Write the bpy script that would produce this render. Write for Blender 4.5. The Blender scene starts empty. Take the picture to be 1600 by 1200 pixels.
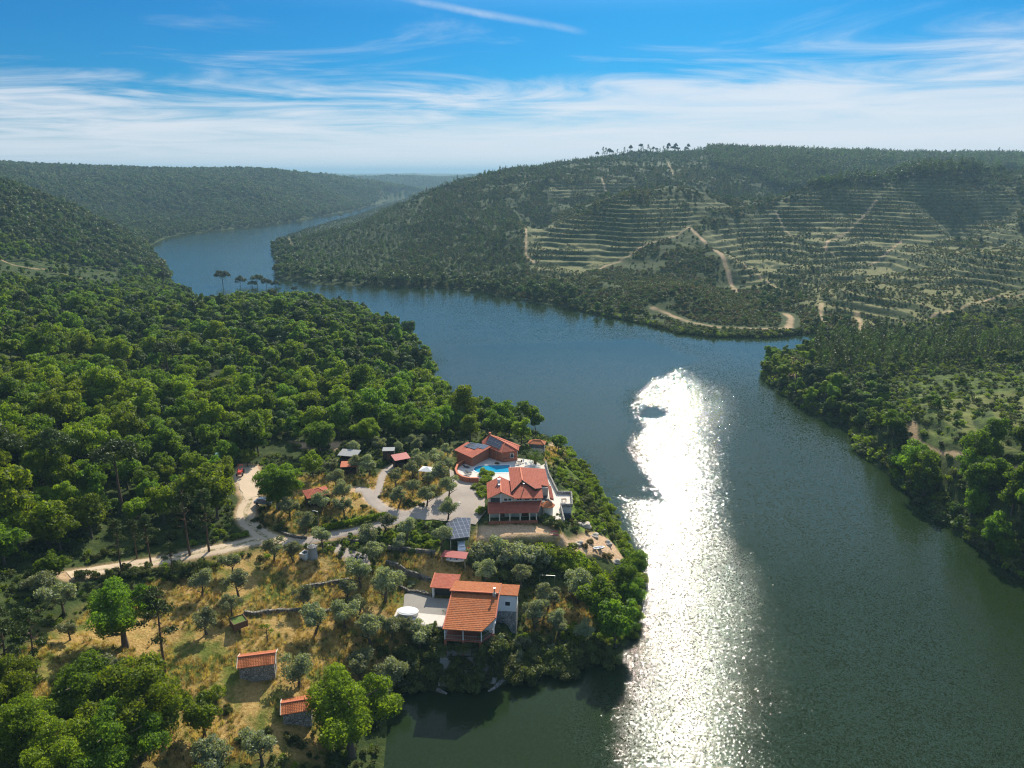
import bpy, bmesh, math, random
import numpy as np
from mathutils import Vector, Matrix
from mathutils.geometry import delaunay_2d_cdt

R = math.radians
scene = bpy.context.scene
col = scene.collection

# ------------------------------------------------------------------ camera
CAM_H, PITCH, FPX = 90.0, R(16.04), 1148.0
cam_data = bpy.data.cameras.new('camera')
cam = bpy.data.objects.new('camera', cam_data)
col.objects.link(cam)
cam.location = (0, 0, CAM_H)
cam.rotation_euler = (R(90) - PITCH, 0, 0)
cam_data.sensor_width = 36
cam_data.lens = FPX / 1600 * 36
cam_data.clip_start = 0.5
cam_data.clip_end = 60000
scene.camera = cam

# ------------------------------------------------------------------ light
SUN_EL, SUN_AZ = 34.5, 14.5          # azimuth measured from +Y towards +X
sun_data = bpy.data.lights.new('sun', 'SUN')
sun_data.energy = 4.8
sun_data.angle = R(0.5)
sun_data.color = (1.0, 0.91, 0.76)
sun = bpy.data.objects.new('sun', sun_data)
col.objects.link(sun)
sd = Vector((math.sin(R(SUN_AZ)) * math.cos(R(SUN_EL)), math.cos(R(SUN_AZ)) * math.cos(R(SUN_EL)), math.sin(R(SUN_EL))))
sun.rotation_euler = sd.to_track_quat('Z', 'Y').to_euler()

world = bpy.data.worlds.new('World')
scene.world = world
world.use_nodes = True


class NT:
    """small helper for node trees"""
    def __init__(self, tree):
        self.t = tree
        self.n = tree.nodes
        self.n.clear()

    def add(self, typ, **kw):
        nd = self.n.new(typ)
        for k, v in kw.items():
            if k == 'inp':
                for kk, vv in v.items():
                    sock = nd.inputs[kk]
                    if isinstance(vv, bpy.types.NodeSocket):
                        self.t.links.new(vv, sock)
                    else:
                        sock.default_value = vv
            else:
                setattr(nd, k, v)
        return nd

    def link(self, a, b):
        self.t.links.new(a, b)

    def math(self, op, a, b=0.0, c=None, clamp=False):
        nd = self.add('ShaderNodeMath', operation=op, use_clamp=clamp)
        for i, v in enumerate((a, b, c)):
            if v is None:
                continue
            if isinstance(v, bpy.types.NodeSocket):
                self.link(v, nd.inputs[i])
            else:
                nd.inputs[i].default_value = v
        return nd.outputs[0]

    def mix(self, fac, a, b, blend='MIX'):
        nd = self.add('ShaderNodeMix', data_type='RGBA', blend_type=blend)
        for i, v in ((0, fac), (6, a), (7, b)):
            if isinstance(v, bpy.types.NodeSocket):
                self.link(v, nd.inputs[i])
            else:
                nd.inputs[i].default_value = v if i == 0 else (tuple(v) + (1,))[:4]
        return nd.outputs[2]

    def ramp(self, fac, stops, interp='LINEAR'):
        nd = self.add('ShaderNodeValToRGB')
        cr = nd.color_ramp
        cr.interpolation = interp
        while len(cr.elements) < len(stops):
            cr.elements.new(0.5)
        for e, (p, c) in zip(cr.elements, stops):
            e.position = p
            e.color = (tuple(c) + (1,))[:4] if hasattr(c, '__len__') else (c, c, c, 1)
        self.link(fac, nd.inputs[0])
        return nd.outputs[0]

    def noise(self, vec, scale, detail=4, rough=0.55, dist=0.0):
        nd = self.add('ShaderNodeTexNoise', inp={'Scale': scale, 'Detail': detail, 'Roughness': rough, 'Distortion': dist})
        if vec is not None:
            self.link(vec, nd.inputs['Vector'])
        return nd.outputs['Fac']

    def sstep(self, v, a, b):
        nd = self.add('ShaderNodeMapRange', interpolation_type='SMOOTHSTEP')
        self.link(v, nd.inputs[0])
        nd.inputs[1].default_value = a
        nd.inputs[2].default_value = b
        return nd.outputs[0]


# --- sky: Nishita plus cirrus on a high cloud sheet (mapped by direction)
w = NT(world.node_tree)
sky = w.add('ShaderNodeTexSky', sky_type='NISHITA', sun_disc=False)
sky.sun_elevation = R(SUN_EL)
sky.sun_rotation = R(SUN_AZ)
sky.altitude = 150
sky.air_density = 1.0
sky.dust_density = 0.5
sky.ozone_density = 2.0
tc = w.add('ShaderNodeTexCoord')
sep = w.add('ShaderNodeSeparateXYZ')
w.link(tc.outputs['Generated'], sep.inputs[0])
dx, dy, dz = sep.outputs
zc = w.math('MAXIMUM', dz, 0.0)
zz = w.math('ADD', zc, 0.035)
cu = w.math('DIVIDE', dx, zz)
cv = w.math('DIVIDE', dy, zz)
comb = w.add('ShaderNodeCombineXYZ')
w.link(cu, comb.inputs[0]); w.link(cv, comb.inputs[1])
mp = w.add('ShaderNodeMapping')
w.link(comb.outputs[0], mp.inputs[0])
mp.inputs['Rotation'].default_value = (0, 0, R(-20))
mp.inputs['Scale'].default_value = (0.42, 0.50, 1)
mp.inputs['Location'].default_value = (3.1, 1.7, 0)
n1 = w.noise(mp.outputs[0], 1.0, 9, 0.60, 1.6)
mp2 = w.add('ShaderNodeMapping')
w.link(comb.outputs[0], mp2.inputs[0])
mp2.inputs['Rotation'].default_value = (0, 0, R(14))
mp2.inputs['Scale'].default_value = (0.20, 0.30, 1)
mp2.inputs['Location'].default_value = (7.3, 4.2, 0)
n2 = w.noise(mp2.outputs[0], 1.0, 3, 0.5, 0.3)
# cover grows towards the horizon and towards the sun side
azr = w.math('ARCTAN2', dx, dy)
elv = w.math('ARCSINE', dz)
lift = w.math('MULTIPLY', azr, 0.035)
e2 = w.math('SUBTRACT', elv, lift)
cover = w.ramp(e2, [(0.0, 1.15), (0.06, 0.84), (0.095, 0.60), (0.125, 0.40), (0.155, 0.20), (0.20, 0.18), (0.30, 0.22), (0.5, 0.48), (1.0, 0.5)])  # the rise overhead, out of view, is added as white fill light
det = w.math('ADD', w.math('MULTIPLY', w.math('SUBTRACT', n1, 0.5), 2.0), w.math('MULTIPLY', w.math('SUBTRACT', n2, 0.5), 1.1))
det = w.math('MULTIPLY', det, w.math('ADD', 0.25, w.math('MULTIPLY', w.sstep(e2, 0.03, 0.12), 0.85)))
cm = w.math('ADD', cover, det)
cloud = w.sstep(cm, 0.16, 1.10)
# one thin streak of cirrus high in the middle of the view
gu = w.math('DIVIDE', dx, w.math('MAXIMUM', dy, 0.01)); gv = w.math('DIVIDE', dz, w.math('MAXIMUM', dy, 0.01))
ln = w.math('ABSOLUTE', w.math('ADD', w.math('SUBTRACT', gv, w.math('MULTIPLY_ADD', gu, -0.17, 0.1835)), w.math('MULTIPLY', w.math('SUBTRACT', n1, 0.5), 0.014)))
cst = w.math('MULTIPLY', w.sstep(ln, 0.0065, 0.0), w.math('MULTIPLY', w.sstep(gu, -0.20, -0.06), w.sstep(gu, 0.10, 0.06)))
cloud = w.math('MAXIMUM', cloud, w.math('MULTIPLY', cst, w.sstep(n1, 0.25, 0.95)))
hi = w.sstep(elv, 0.26, 0.02)
SKYS = 0.085
tint = w.mix(w.sstep(elv, 0.18, 0.34), (0.036, 0.34, 0.62), (0.95, 1.28, 1.45))
skyc = w.mix(1.0, sky.outputs[0], tint, 'MULTIPLY')
cloudc = w.mix(hi, (6.5, 7.0, 7.5), (6.4, 6.65, 7.1))
out = w.mix(w.math('MULTIPLY', cloud, w.math('SUBTRACT', 0.97, w.math('MULTIPLY', w.sstep(elv, 0.02, 0.10), 0.08))), skyc, cloudc)
bg = w.add('ShaderNodeBackground')
w.link(out, bg.inputs[0])
bg.inputs[1].default_value = SKYS
wo = w.add('ShaderNodeOutputWorld')
w.link(bg.outputs[0], wo.inputs[0])

scene.view_settings.view_transform = 'Standard'
scene.view_settings.look = 'None'
scene.view_settings.exposure = 0.62
scene.view_settings.gamma = 1.0
scene.cycles.max_bounces = 6
scene.cycles.diffuse_bounces = 2
scene.cycles.glossy_bounces = 3
scene.cycles.transmission_bounces = 3
scene.cycles.volume_bounces = 0
scene.cycles.transparent_max_bounces = 8
scene.cycles.caustics_reflective = False
scene.cycles.caustics_refractive = False
scene.cycles.sample_clamp_direct = 0
scene.cycles.sample_clamp_indirect = 4
scene.cycles.use_denoising = True
scene.cycles.denoising_prefilter = 'NONE'
scene.cycles.denoising_input_passes = 'RGB_ALBEDO_NORMAL'
scene.cycles.use_adaptive_sampling = False
scene.cycles.pixel_filter_type = "BLACKMAN_HARRIS"
scene.cycles.filter_width = 1.2


# ------------------------------------------------------------------ noise (numpy)
def _hash(ix, iy, seed):
    n = (ix.astype(np.int64) * 374761393 + iy.astype(np.int64) * 668265263 + seed * 974711) & 0x7fffffff
    n = ((n ^ (n >> 13)) * 1274126177) & 0x7fffffff
    return ((n ^ (n >> 16)) & 0xffff) / 65535.0


def vnoise(x, y, seed=0):
    ix = np.floor(x); iy = np.floor(y)
    fx = x - ix; fy = y - iy
    ux = fx * fx * (3 - 2 * fx); uy = fy * fy * (3 - 2 * fy)
    a = _hash(ix, iy, seed); b = _hash(ix + 1, iy, seed)
    c = _hash(ix, iy + 1, seed); d = _hash(ix + 1, iy + 1, seed)
    return (a + (b - a) * ux) * (1 - uy) + (c + (d - c) * ux) * uy - 0.5


def fbm(x, y, scale, octv=4, seed=0):
    s = 0; amp = 1.0; f = 1.0 / scale
    for o in range(octv):
        s = s + amp * vnoise(x * f + 17.3 * o, y * f - 9.1 * o, seed + o)
        amp *= 0.5; f *= 2.03
    return s


def sst(v, a, b):
    t = np.clip((v - a) / (b - a), 0, 1)
    return t * t * (3 - 2 * t)


# ------------------------------------------------------------------ photo geometry -> world
CP, SP = math.cos(PITCH), math.sin(PITCH)


def ray(px, py):
    """world direction of the ray seen at a point of the photograph (1600 x 1200)"""
    a = (px - 800) / FPX; b = (600 - py) / FPX
    return np.array([a, CP + b * SP, -SP + b * CP])


def atz(px, py, z=0.0):
    d = ray(px, py)
    t = (z - CAM_H) / d[2]
    return (d[0] * t, d[1] * t)


def C(px, py, z):
    x, y = atz(px, py, z)
    return (x, y, z)


def D(px, py, Y, dz=0.0):
    d = ray(px, py)
    t = Y / d[1]
    return (d[0] * t, Y, CAM_H + d[2] * t + dz)


shore_px = [(598, 1200), (602, 1140), (598, 1100), (625, 1082), (700, 1074), (780, 1070), (860, 1052), (925, 1042), (968, 1020),
            (992, 990), (998, 955), (1008, 925), (1002, 890), (985, 852), (962, 808), (945, 772), (922, 745), (900, 718), (886, 700),
            (868, 686), (835, 678), (790, 672), (745, 664), (712, 650), (692, 630), (688, 606), (680, 585), (664, 556), (640, 532),
            (596, 504), (560, 488), (500, 478), (440, 472), (390, 474), (330, 474), (290, 462), (272, 446), (262, 425), (242, 403), (231, 388),
            (246, 378), (268, 369), (330, 361), (400, 354), (450, 347), (500, 338), (560, 327), (605, 313)]
far_end = [(-280, 3100), (-80, 3100)]
shore_px2 = [(600, 321), (560, 336), (520, 347), (480, 358), (446, 370), (428, 380), (424, 395), (433, 410), (426, 424), (440, 436),
             (500, 445), (600, 449), (700, 451), (760, 459), (820, 469), (880, 480), (940, 493), (1010, 507), (1060, 521), (1110, 527),
             (1200, 528), (1246, 523), (1275, 520), (1300, 530), (1282, 541), (1240, 552), (1200, 562), (1192, 585), (1204, 604),
             (1240, 628), (1282, 652), (1330, 668), (1338, 704), (1392, 744), (1440, 790), (1500, 838), (1560, 878), (1600, 908),
             (1700, 975), (1850, 1080)]
SHORE = [(-4, -60), (-14, 60)][0:2] + [atz(*p) for p in shore_px] + far_end + [atz(*p) for p in shore_px2] + [(160, 60), (190, -60), (190, -400), (-4, -400)]
SHORE = np.array(SHORE)


def poly_sd(x, y, P):
    """signed distance to closed polygon, positive inside"""
    x = np.asarray(x, float); y = np.asarray(y, float)
    best = np.full(x.shape, 1e18); ins = np.zeros(x.shape, bool)
    n = len(P)
    for i in range(n):
        ax, ay = P[i]; bx, by = P[(i + 1) % n]
        ex, ey = bx - ax, by - ay
        L = ex * ex + ey * ey
        t = np.clip(((x - ax) * ex + (y - ay) * ey) / max(L, 1e-9), 0, 1)
        dd = (x - ax - t * ex) ** 2 + (y - ay - t * ey) ** 2
        best = np.minimum(best, dd)
        if ay != by:
            c = ((ay > y) != (by > y)) & (x < (bx - ax) * (y - ay) / (by - ay) + ax)
            ins ^= c
    s = np.sqrt(best)
    return np.where(ins, s, -s)


def line_d(x, y, P):
    best = np.full(np.shape(x), 1e18)
    for i in range(len(P) - 1):
        ax, ay = P[i][:2]; bx, by = P[i + 1][:2]
        ex, ey = bx - ax, by - ay
        t = np.clip(((x - ax) * ex + (y - ay) * ey) / max(ex * ex + ey * ey, 1e-9), 0, 1)
        best = np.minimum(best, (x - ax - t * ex) ** 2 + (y - ay - t * ey) ** 2)
    return np.sqrt(best)


def V(px, Y, z):
    return ((px - 800) / FPX * (Y * CP - (z - CAM_H) * SP), Y, z)


CTRL = [
    # estate on the near bank
    C(768, 732, 12), C(730, 700, 12.5), C(800, 700, 12), C(845, 700, 10), C(810, 790, 11.5), C(870, 790, 9.5), C(700, 780, 12.5), C(640, 800, 13),
    C(600, 760, 14), C(500, 760, 15), C(440, 700, 16), C(380, 760, 16), C(560, 830, 13), C(700, 840, 11), C(800, 840, 9.5), C(880, 850, 8.5), C(925, 850, 7),
    C(735, 930, 6.6), C(830, 920, 5.5), C(900, 920, 4.5), C(640, 950, 6.8), C(700, 990, 5.5), C(800, 1000, 3.0), C(640, 1030, 3.2), C(560, 960, 8.2), C(710, 885, 9.0), C(480, 900, 12),
    C(400, 900, 13), C(420, 960, 11.5), C(400, 1040, 10.5), C(470, 1110, 8), C(330, 1130, 10), C(540, 1060, 6), C(550, 1150, 3), C(440, 1190, 7),
    C(300, 950, 14), C(200, 880, 16), C(100, 910, 18), C(200, 1000, 15), C(60, 1050, 18), C(100, 1180, 16), C(-200, 1100, 24), C(-200, 900, 28),
    C(300, 800, 17), C(150, 760, 20), C(0, 800, 24), C(300, 680, 19), C(100, 640, 25), C(-100, 640, 34), C(450, 640, 16), C(580, 640, 14),
    C(640, 680, 13), C(300, 580, 20), C(480, 560, 17), C(600, 560, 13), C(100, 540, 27), C(-100, 520, 42), C(330, 500, 19), C(500, 505, 15),
    C(180, 490, 23), C(400, 478, 15), C(300, 478, 17),
    # hill on the left of the far arm
    D(0, 400, 520), D(0, 340, 640), D(100, 380, 640), D(180, 420, 620), D(0, 276, 800, -8), D(100, 318, 800, -6), D(180, 352, 860, -6), D(-200, 250, 700), D(-300, 330, 500),
    D(215, 380, 900, -2), D(-200, 240, 1100), D(0, 300, 1100), D(140, 350, 1080),
    # ridge beyond the far arm
    D(0, 253, 1700, -13), D(120, 256, 1750, -14), D(200, 260, 1800, -14), D(300, 264, 1850, -15), D(400, 269, 1950, -15), D(470, 273, 2050, -14), D(520, 279, 2350, -9), D(560, 283, 2600, -9), D(610, 291, 3000, -8),
    D(400, 300, 1650), D(300, 310, 1500), D(200, 325, 1350), D(-250, 245, 1800), D(480, 318, 1750, -6), D(540, 308, 2200, -6), D(640, 297, 3100, -6), D(680, 300, 2900, -6),
    D(-100, 288, 2700), D(100, 288, 2700), D(300, 288, 2700), D(430, 290, 2900), D(-300, 268, 4000), D(200, 275, 4000), D(480, 278, 4500), D(560, 276, 5000), D(640, 279, 4200), D(680, 275, 5500), D(720, 290, 4000), D(900, 275, 5000), D(300, 272, 9000), D(700, 275, 9000), D(1200, 270, 9000),
    D(1500, 265, 5000), D(1500, 262, 2600), D(1150, 265, 2600), D(800, 290, 2400), D(700, 300, 1900),
    # headland opposite: foot, ridge
    D(500, 420, 690, -6), D(600, 410, 700, -6), D(700, 410, 690, -6), D(800, 420, 660, -6), D(470, 366, 980, -9), D(520, 356, 950, -9), D(560, 342, 1040, -9), D(520, 355, 1120, -10), D(560, 342, 1250, -10), D(600, 328, 1500, -10), D(600, 322, 1060, -10), D(640, 303, 1080, -10), D(700, 284, 1080, -9), D(760, 268, 1120, -9), D(820, 262, 1150, -9), D(900, 257, 1200, -9),
    D(960, 252, 1230, -8), D(1040, 246, 1280, -8), D(1110, 240, 1350, -10), D(1250, 243, 1400, -10), D(1400, 250, 1450, -10), D(1500, 252, 1450, -10), D(1600, 252, 1450, -10), D(1800, 240, 1400, -10),
    D(600, 362, 860, -7), D(700, 340, 880, -6), D(760, 320, 960, -5), D(850, 305, 1020), D(1000, 290, 1080), D(1150, 285, 1150), D(1300, 280, 1200), V(850, 930, 30), V(950, 950, 26), V(1050, 970, 30), V(1150, 980, 38), V(1250, 1020, 46), V(1350, 1060, 54), V(1450, 1100, 60), V(1550, 1120, 64),
    # terraced middle ridge, its spurs and gullies
    D(830, 350, 800), D(900, 338, 820), D(960, 324, 850), D(1040, 314, 870), D(1100, 312, 880), D(1180, 316, 880), D(1260, 306, 900), D(1340, 294, 930), D(1420, 286, 950), D(1500, 276, 980), D(1600, 268, 1000), D(1750, 262, 1000),
    D(1480, 292, 900), D(1590, 288, 880),
    D(1080, 342, 760), D(1000, 375, 700), D(930, 410, 640), D(1110, 370, 690), D(1140, 410, 620), D(1170, 450, 560), D(1150, 495, 480), D(1230, 480, 490), D(1080, 440, 590), D(1020, 460, 560),
    D(1200, 350, 800), D(1200, 400, 700), D(1245, 440, 600), D(1290, 470, 500), D(1330, 505, 450), D(1260, 500, 458), D(1300, 430, 610), D(1280, 380, 700),
    D(1350, 340, 810), D(1400, 380, 700), D(1330, 400, 680), D(1430, 340, 800), D(1520, 350, 800), D(1460, 395, 650), D(1560, 385, 670),
    D(1350, 455, 540), D(1420, 430, 560), D(1500, 408, 580), D(1600, 380, 590), D(1750, 350, 590), D(1450, 470, 500), D(1550, 450, 500),
    D(1390, 520, 420), D(1450, 490, 430), D(1530, 470, 440), D(1600, 455, 445), D(1750, 430, 440), D(1480, 510, 400), D(1600, 500, 400),
    # right bank
    C(1260, 590, 6), C(1330, 575, 8), C(1450, 565, 9), C(1600, 560, 12), C(1400, 640, 12), C(1500, 620, 14), C(1600, 620, 18), C(1480, 690, 13), C(1600, 700, 18),
    C(1400, 680, 9), C(1530, 760, 9), C(1600, 800, 11), C(1700, 700, 28), C(1800, 850, 22), C(1900, 600, 50), C(1340, 545, 5), C(1500, 545, 8),
]
_sh = SHORE[2:-4]
CTRL = np.array(CTRL + [(p[0], p[1], 2.0) for i, p in enumerate(_sh) if not (46 < i < 51)])


def _uv(x, y):
    r = np.sqrt(x * x + y * y) + 1
    return np.arctan2(x, y) * 1.6, np.log(r)


def _phi(r2):
    return 0.5 * r2 * np.log(r2 + 1e-12)


_cu, _cv = _uv(CTRL[:, 0], CTRL[:, 1])
_n = len(CTRL)
_A = np.zeros((_n + 3, _n + 3))
_A[:_n, :_n] = _phi((_cu[:, None] - _cu[None]) ** 2 + (_cv[:, None] - _cv[None]) ** 2) + np.eye(_n) * 2e-4
_A[:_n, _n] = 1; _A[:_n, _n + 1] = _cu; _A[:_n, _n + 2] = _cv
_A[_n:, :_n] = _A[:_n, _n:].T
_W = np.linalg.solve(_A, np.concatenate([CTRL[:, 2], [0, 0, 0]]))


def tps(x, y):
    u, v = _uv(x, y)
    s = _W[_n] + _W[_n + 1] * u + _W[_n + 2] * v
    for i in range(_n):
        s = s + _W[i] * _phi((u - _cu[i]) ** 2 + (v - _cv[i]) ** 2)
    return s


def wpoly(pts, z):
    return np.array([atz(px, py, z) for px, py in pts])


# terraced ground (world polygons; corners read off the photograph, then projected on the hills)
PADS = [(-7.0, 197.5, 9, 6.0, 0, 12.0, 5.0), (1.37, 161.95, 8.5, 12.0, R(3), 11.5, 3.0), (-3.0, 185.5, 11.5, 8.0, R(3), 11.55, 2.5), (-5.7, 186.7, 5.0, 2.9, R(3), 10.0, 0.8),
        (-17.1, 129.3, 5.7, 7.1, R(-6), 6.74, 2.5), (-7.83, 118.1, 5.6, 7.4, R(-6), 5.5, 1.8)]


def gully(x, y, ds):
    m = sst(y, 420, 520) * sst(x, -60, 60) * sst(ds, 12, 70)
    return m * 44 * (np.abs(vnoise(x / 150.0 + 3.3, y / 210.0 + 1.7, 201)) + 0.4 * np.abs(vnoise(x / 62.0, y / 80.0, 202)) - 0.21) * (1 - 0.75 * sst(y, 950, 1250))


def hgt(x, y, detail=True):
    x = np.asarray(x, float); y = np.asarray(y, float)
    sh = x.shape
    x = np.atleast_1d(x).ravel(); y = np.atleast_1d(y).ravel()
    sd_ = -poly_sd(x, y, SHORE)            # positive on land
    r = np.sqrt(x * x + y * y)
    wob = fbm(x, y, 26, 3, 5) * np.clip(r / 60, 2, 16) * 0.55
    ds = sd_ + wob * 0.28
    H = tps(x, y)
    if detail:
        far = sst(r, 380, 620)
        H = H + fbm(x, y, 130, 5, 11) * (1.0 + 8 * far) * sst(ds, 10, 90)
        H = H + gully(x, y, ds)
        H = H + (fbm(x, y, 900, 3, 77) * 46 - 6) * sst(r, 2700, 4200)
        H = H + fbm(x, y, 14, 3, 31) * (0.5 + 0.8 * far) * sst(ds, 2, 12)
        # terracing on the hills across the water
        tm = terrace_mask(x, y)
        p = 3.8 + 1.0 * fbm(x, y, 400, 2, 71)
        q = H / p + 0.30 * fbm(x, y, 60, 2, 73) + 0.16 * fbm(x, y, 13, 2, 75)
        fr = q - np.floor(q)
        st = (np.floor(q) + sst(fr, 0.45, 0.95)) * p - (q * p - H)
        H = H + (st - H) * tm
        # grove terraces on the near bank
        nm = grove_mask(x, y)
        p = 1.6
        q = H / p + 0.3
        fr = q - np.floor(q)
        st = (np.floor(q) - 0.3 + sst(fr, 0.72, 0.98)) * p
        H = H + (st - H) * nm * 0.7
    land = np.maximum(H, 1.2) * sst(ds, -1, 9) * 1.0 + np.clip(ds * 0.4, -8, 0.0)
    h = np.where(ds > -1, land, np.maximum(ds * 0.5, -8))
    H = h
    for cx, cy, rx, ry, rot, z, bl in PADS:
        c, s = math.cos(rot), math.sin(rot)
        lx = np.abs((x - cx) * c + (y - cy) * s) - rx
        ly = np.abs(-(x - cx) * s + (y - cy) * c) - ry
        dd = np.sqrt(np.maximum(lx, 0) ** 2 + np.maximum(ly, 0) ** 2)
        m = 1 - sst(dd, 0, bl)
        H = H + (z - H) * m * sst(ds, -0.5, 3.0)
    return H.reshape(sh)


def on_ground(px, py, tmax=3000, detail=True):
    """where the ray through a point of the photograph meets the terrain"""
    d = ray(px, py)
    t0 = 60.0
    ts = 60 * (tmax / 60) ** (np.linspace(0, 1, 700))
    xs, ys, zs = d[0] * ts, d[1] * ts, CAM_H + d[2] * ts
    h = hgt(xs, ys, detail)
    k = np.argmax(zs < h)
    if zs[k] >= h[k]:
        return None
    a, b = ts[max(k - 1, 0)], ts[k]
    tt = np.linspace(a, b, 40)
    g = CAM_H + d[2] * tt - hgt(d[0] * tt, d[1] * tt, detail)
    j = np.argmax(g < 0)
    t = tt[j]
    return (d[0] * t, d[1] * t, CAM_H + d[2] * t)


def ground_poly(pts):
    out = []
    for px, py in pts:
        g = on_ground(px, py, detail=False)
        if g is None:
            g = D(px, py, 1500)
        out.append(g[:2])
    return np.array(out)


TERR = []
GROVE = None


def terrace_mask(x, y):
    if not TERR:
        return np.zeros_like(x)
    m = np.zeros_like(x)
    for P, soft in TERR:
        m = np.maximum(m, sst(poly_sd(x, y, P), -soft * 0.3, soft))
    return m * sst(fbm(x, y, 90, 3, 91), -0.55, -0.2)


def riser(x, y):
    """true on the steep part between two hill terraces"""
    x = np.asarray(x, float); y = np.asarray(y, float)
    r = np.sqrt(x * x + y * y); ds = -poly_sd(x, y, SHORE); far = sst(r, 380, 620)
    H = tps(x, y) + gully(x, y, ds) + fbm(x, y, 130, 5, 11) * (1.0 + 8 * far) * sst(ds, 10, 90) + fbm(x, y, 14, 3, 31) * (0.5 + 0.8 * far) * sst(ds, 2, 12)
    p = 3.8 + 1.0 * fbm(x, y, 400, 2, 71)
    q = H / p + 0.30 * fbm(x, y, 60, 2, 73) + 0.16 * fbm(x, y, 13, 2, 75)
    fr = q - np.floor(q)
    return (fr > 0.25) & (fr < 1.0)


def grove_mask(x, y):
    if GROVE is None:
        return np.zeros_like(x)
    return sst(poly_sd(x, y, GROVE), 0, 8)


_t = []
for pts, soft in [
    ([(815, 350), (900, 340), (960, 326), (1100, 312), (1180, 318), (1090, 345), (1010, 378), (930, 412), (880, 440), (822, 430)], 14),
    ([(1090, 352), (1180, 325), (1290, 304), (1460, 288), (1600, 285), (1600, 372), (1480, 400), (1350, 450), (1300, 410), (1240, 440), (1170, 440), (1130, 395)], 14),
    ([(1340, 460), (1420, 430), (1600, 382), (1600, 440), (1480, 480), (1400, 510), (1340, 505)], 10),
    ([(1400, 515), (1470, 490), (1600, 462), (1600, 515), (1420, 530)], 8),
    ([(850, 285), (1000, 282), (1000, 310), (860, 315)], 14),
    ([(1236, 440), (1300, 405), (1420, 385), (1610, 368), (1610, 470), (1480, 500), (1345, 510), (1250, 480)], 10),
    ([(1430, 615), (1640, 600), (1640, 690), (1440, 680)], 6),
]:
    _t.append((ground_poly(pts), soft))
TERR = _t
GROVE = ground_poly([(600, 1060), (520, 1150), (300, 1180), (120, 1050), (260, 900), (480, 868), (560, 900), (610, 960)])

# ------------------------------------------------------------------ object helpers
def tag(o, label=None, cat=None, group=None, kind=None):
    if label: o['label'] = label
    if cat: o['category'] = cat
    if group: o['group'] = group
    if kind: o['kind'] = kind
    return o


def empty(name, loc=(0, 0, 0), rz=0.0, label=None, cat=None, group=None):
    o = bpy.data.objects.new(name, None)
    o.empty_display_size = 0.3
    col.objects.link(o)
    o.location = loc
    o.rotation_euler = (0, 0, rz)
    return tag(o, label, cat, group)


def mesh_obj(name, verts, faces, mat, parent=None, smooth=False, loc=None):
    me = bpy.data.meshes.new(name)
    me.from_pydata([tuple(v) for v in verts], [], [tuple(f) for f in faces])
    me.materials.append(mat)
    if smooth:
        me.polygons.foreach_set('use_smooth', [True] * len(me.polygons))
    o = bpy.data.objects.new(name, me)
    col.objects.link(o)
    if parent: o.parent = parent
    if loc is not None: o.location = loc
    return o


def np_mesh(name, V, F, mat, smooth=False):
    """V (n,3), F (m,k) arrays -> mesh datablock"""
    me = bpy.data.meshes.new(name)
    V = np.asarray(V, np.float32); F = np.asarray(F, np.int32)
    k = F.shape[1]
    me.vertices.add(len(V)); me.vertices.foreach_set('co', V.ravel())
    me.loops.add(F.size); me.loops.foreach_set('vertex_index', F.ravel())
    me.polygons.add(len(F))
    me.polygons.foreach_set('loop_start', np.arange(0, F.size, k, dtype=np.int32))
    me.polygons.foreach_set('loop_total', np.full(len(F), k, np.int32))
    if smooth:
        me.polygons.foreach_set('use_smooth', np.ones(len(F), bool))
    me.update(calc_edges=True)
    me.validate()
    if mat: me.materials.append(mat)
    return me


def add_attr(me, name, data):
    a = me.attributes.new(name, 'FLOAT_COLOR', 'POINT')
    a.data.foreach_set('color', np.asarray(data, np.float32).ravel())


def link_obj(name, me, parent=None, loc=None, rot=None, scale=None):
    o = bpy.data.objects.new(name, me)
    col.objects.link(o)
    if parent: o.parent = parent
    if loc is not None: o.location = loc
    if rot is not None: o.rotation_euler = rot
    if scale is not None: o.scale = scale
    return o


def material(name):
    m = bpy.data.materials.new(name)
    m.use_nodes = True
    return m, NT(m.node_tree)


def surf(nt, color, rough=0.8, bump=None, bdist=0.05, spec=0.3, metal=0.0, bstr=1.0):
    p = nt.add('ShaderNodeBsdfPrincipled')
    if isinstance(color, bpy.types.NodeSocket): nt.link(color, p.inputs['Base Color'])
    else: p.inputs['Base Color'].default_value = (tuple(color) + (1,))[:4]
    if isinstance(rough, bpy.types.NodeSocket): nt.link(rough, p.inputs['Roughness'])
    else: p.inputs['Roughness'].default_value = rough
    p.inputs['Specular IOR Level'].default_value = spec
    p.inputs['Metallic'].default_value = metal
    if bump is not None:
        b = nt.add('ShaderNodeBump', inp={'Distance': bdist, 'Strength': bstr})
        nt.link(bump, b.inputs['Height'])
        nt.link(b.outputs[0], p.inputs['Normal'])
    o = nt.add('ShaderNodeOutputMaterial')
    nt.link(p.outputs[0], o.inputs[0])
    return p


def geo_pos(nt):
    return nt.add('ShaderNodeNewGeometry').outputs['Position']


# ------------------------------------------------------------------ polar grid for ground and water
def polar(rads, ths):
    TH, RR = np.meshgrid(ths, rads)
    X, Y = np.sin(TH) * RR, np.cos(TH) * RR
    nr, nt_ = len(rads), len(ths)
    idx = np.arange(nr * nt_).reshape(nr, nt_)
    F = np.stack([idx[:-1, :-1], idx[:-1, 1:], idx[1:, 1:], idx[1:, :-1]], -1).reshape(-1, 4)[:, ::-1]
    return X.ravel(), Y.ravel(), F


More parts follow.
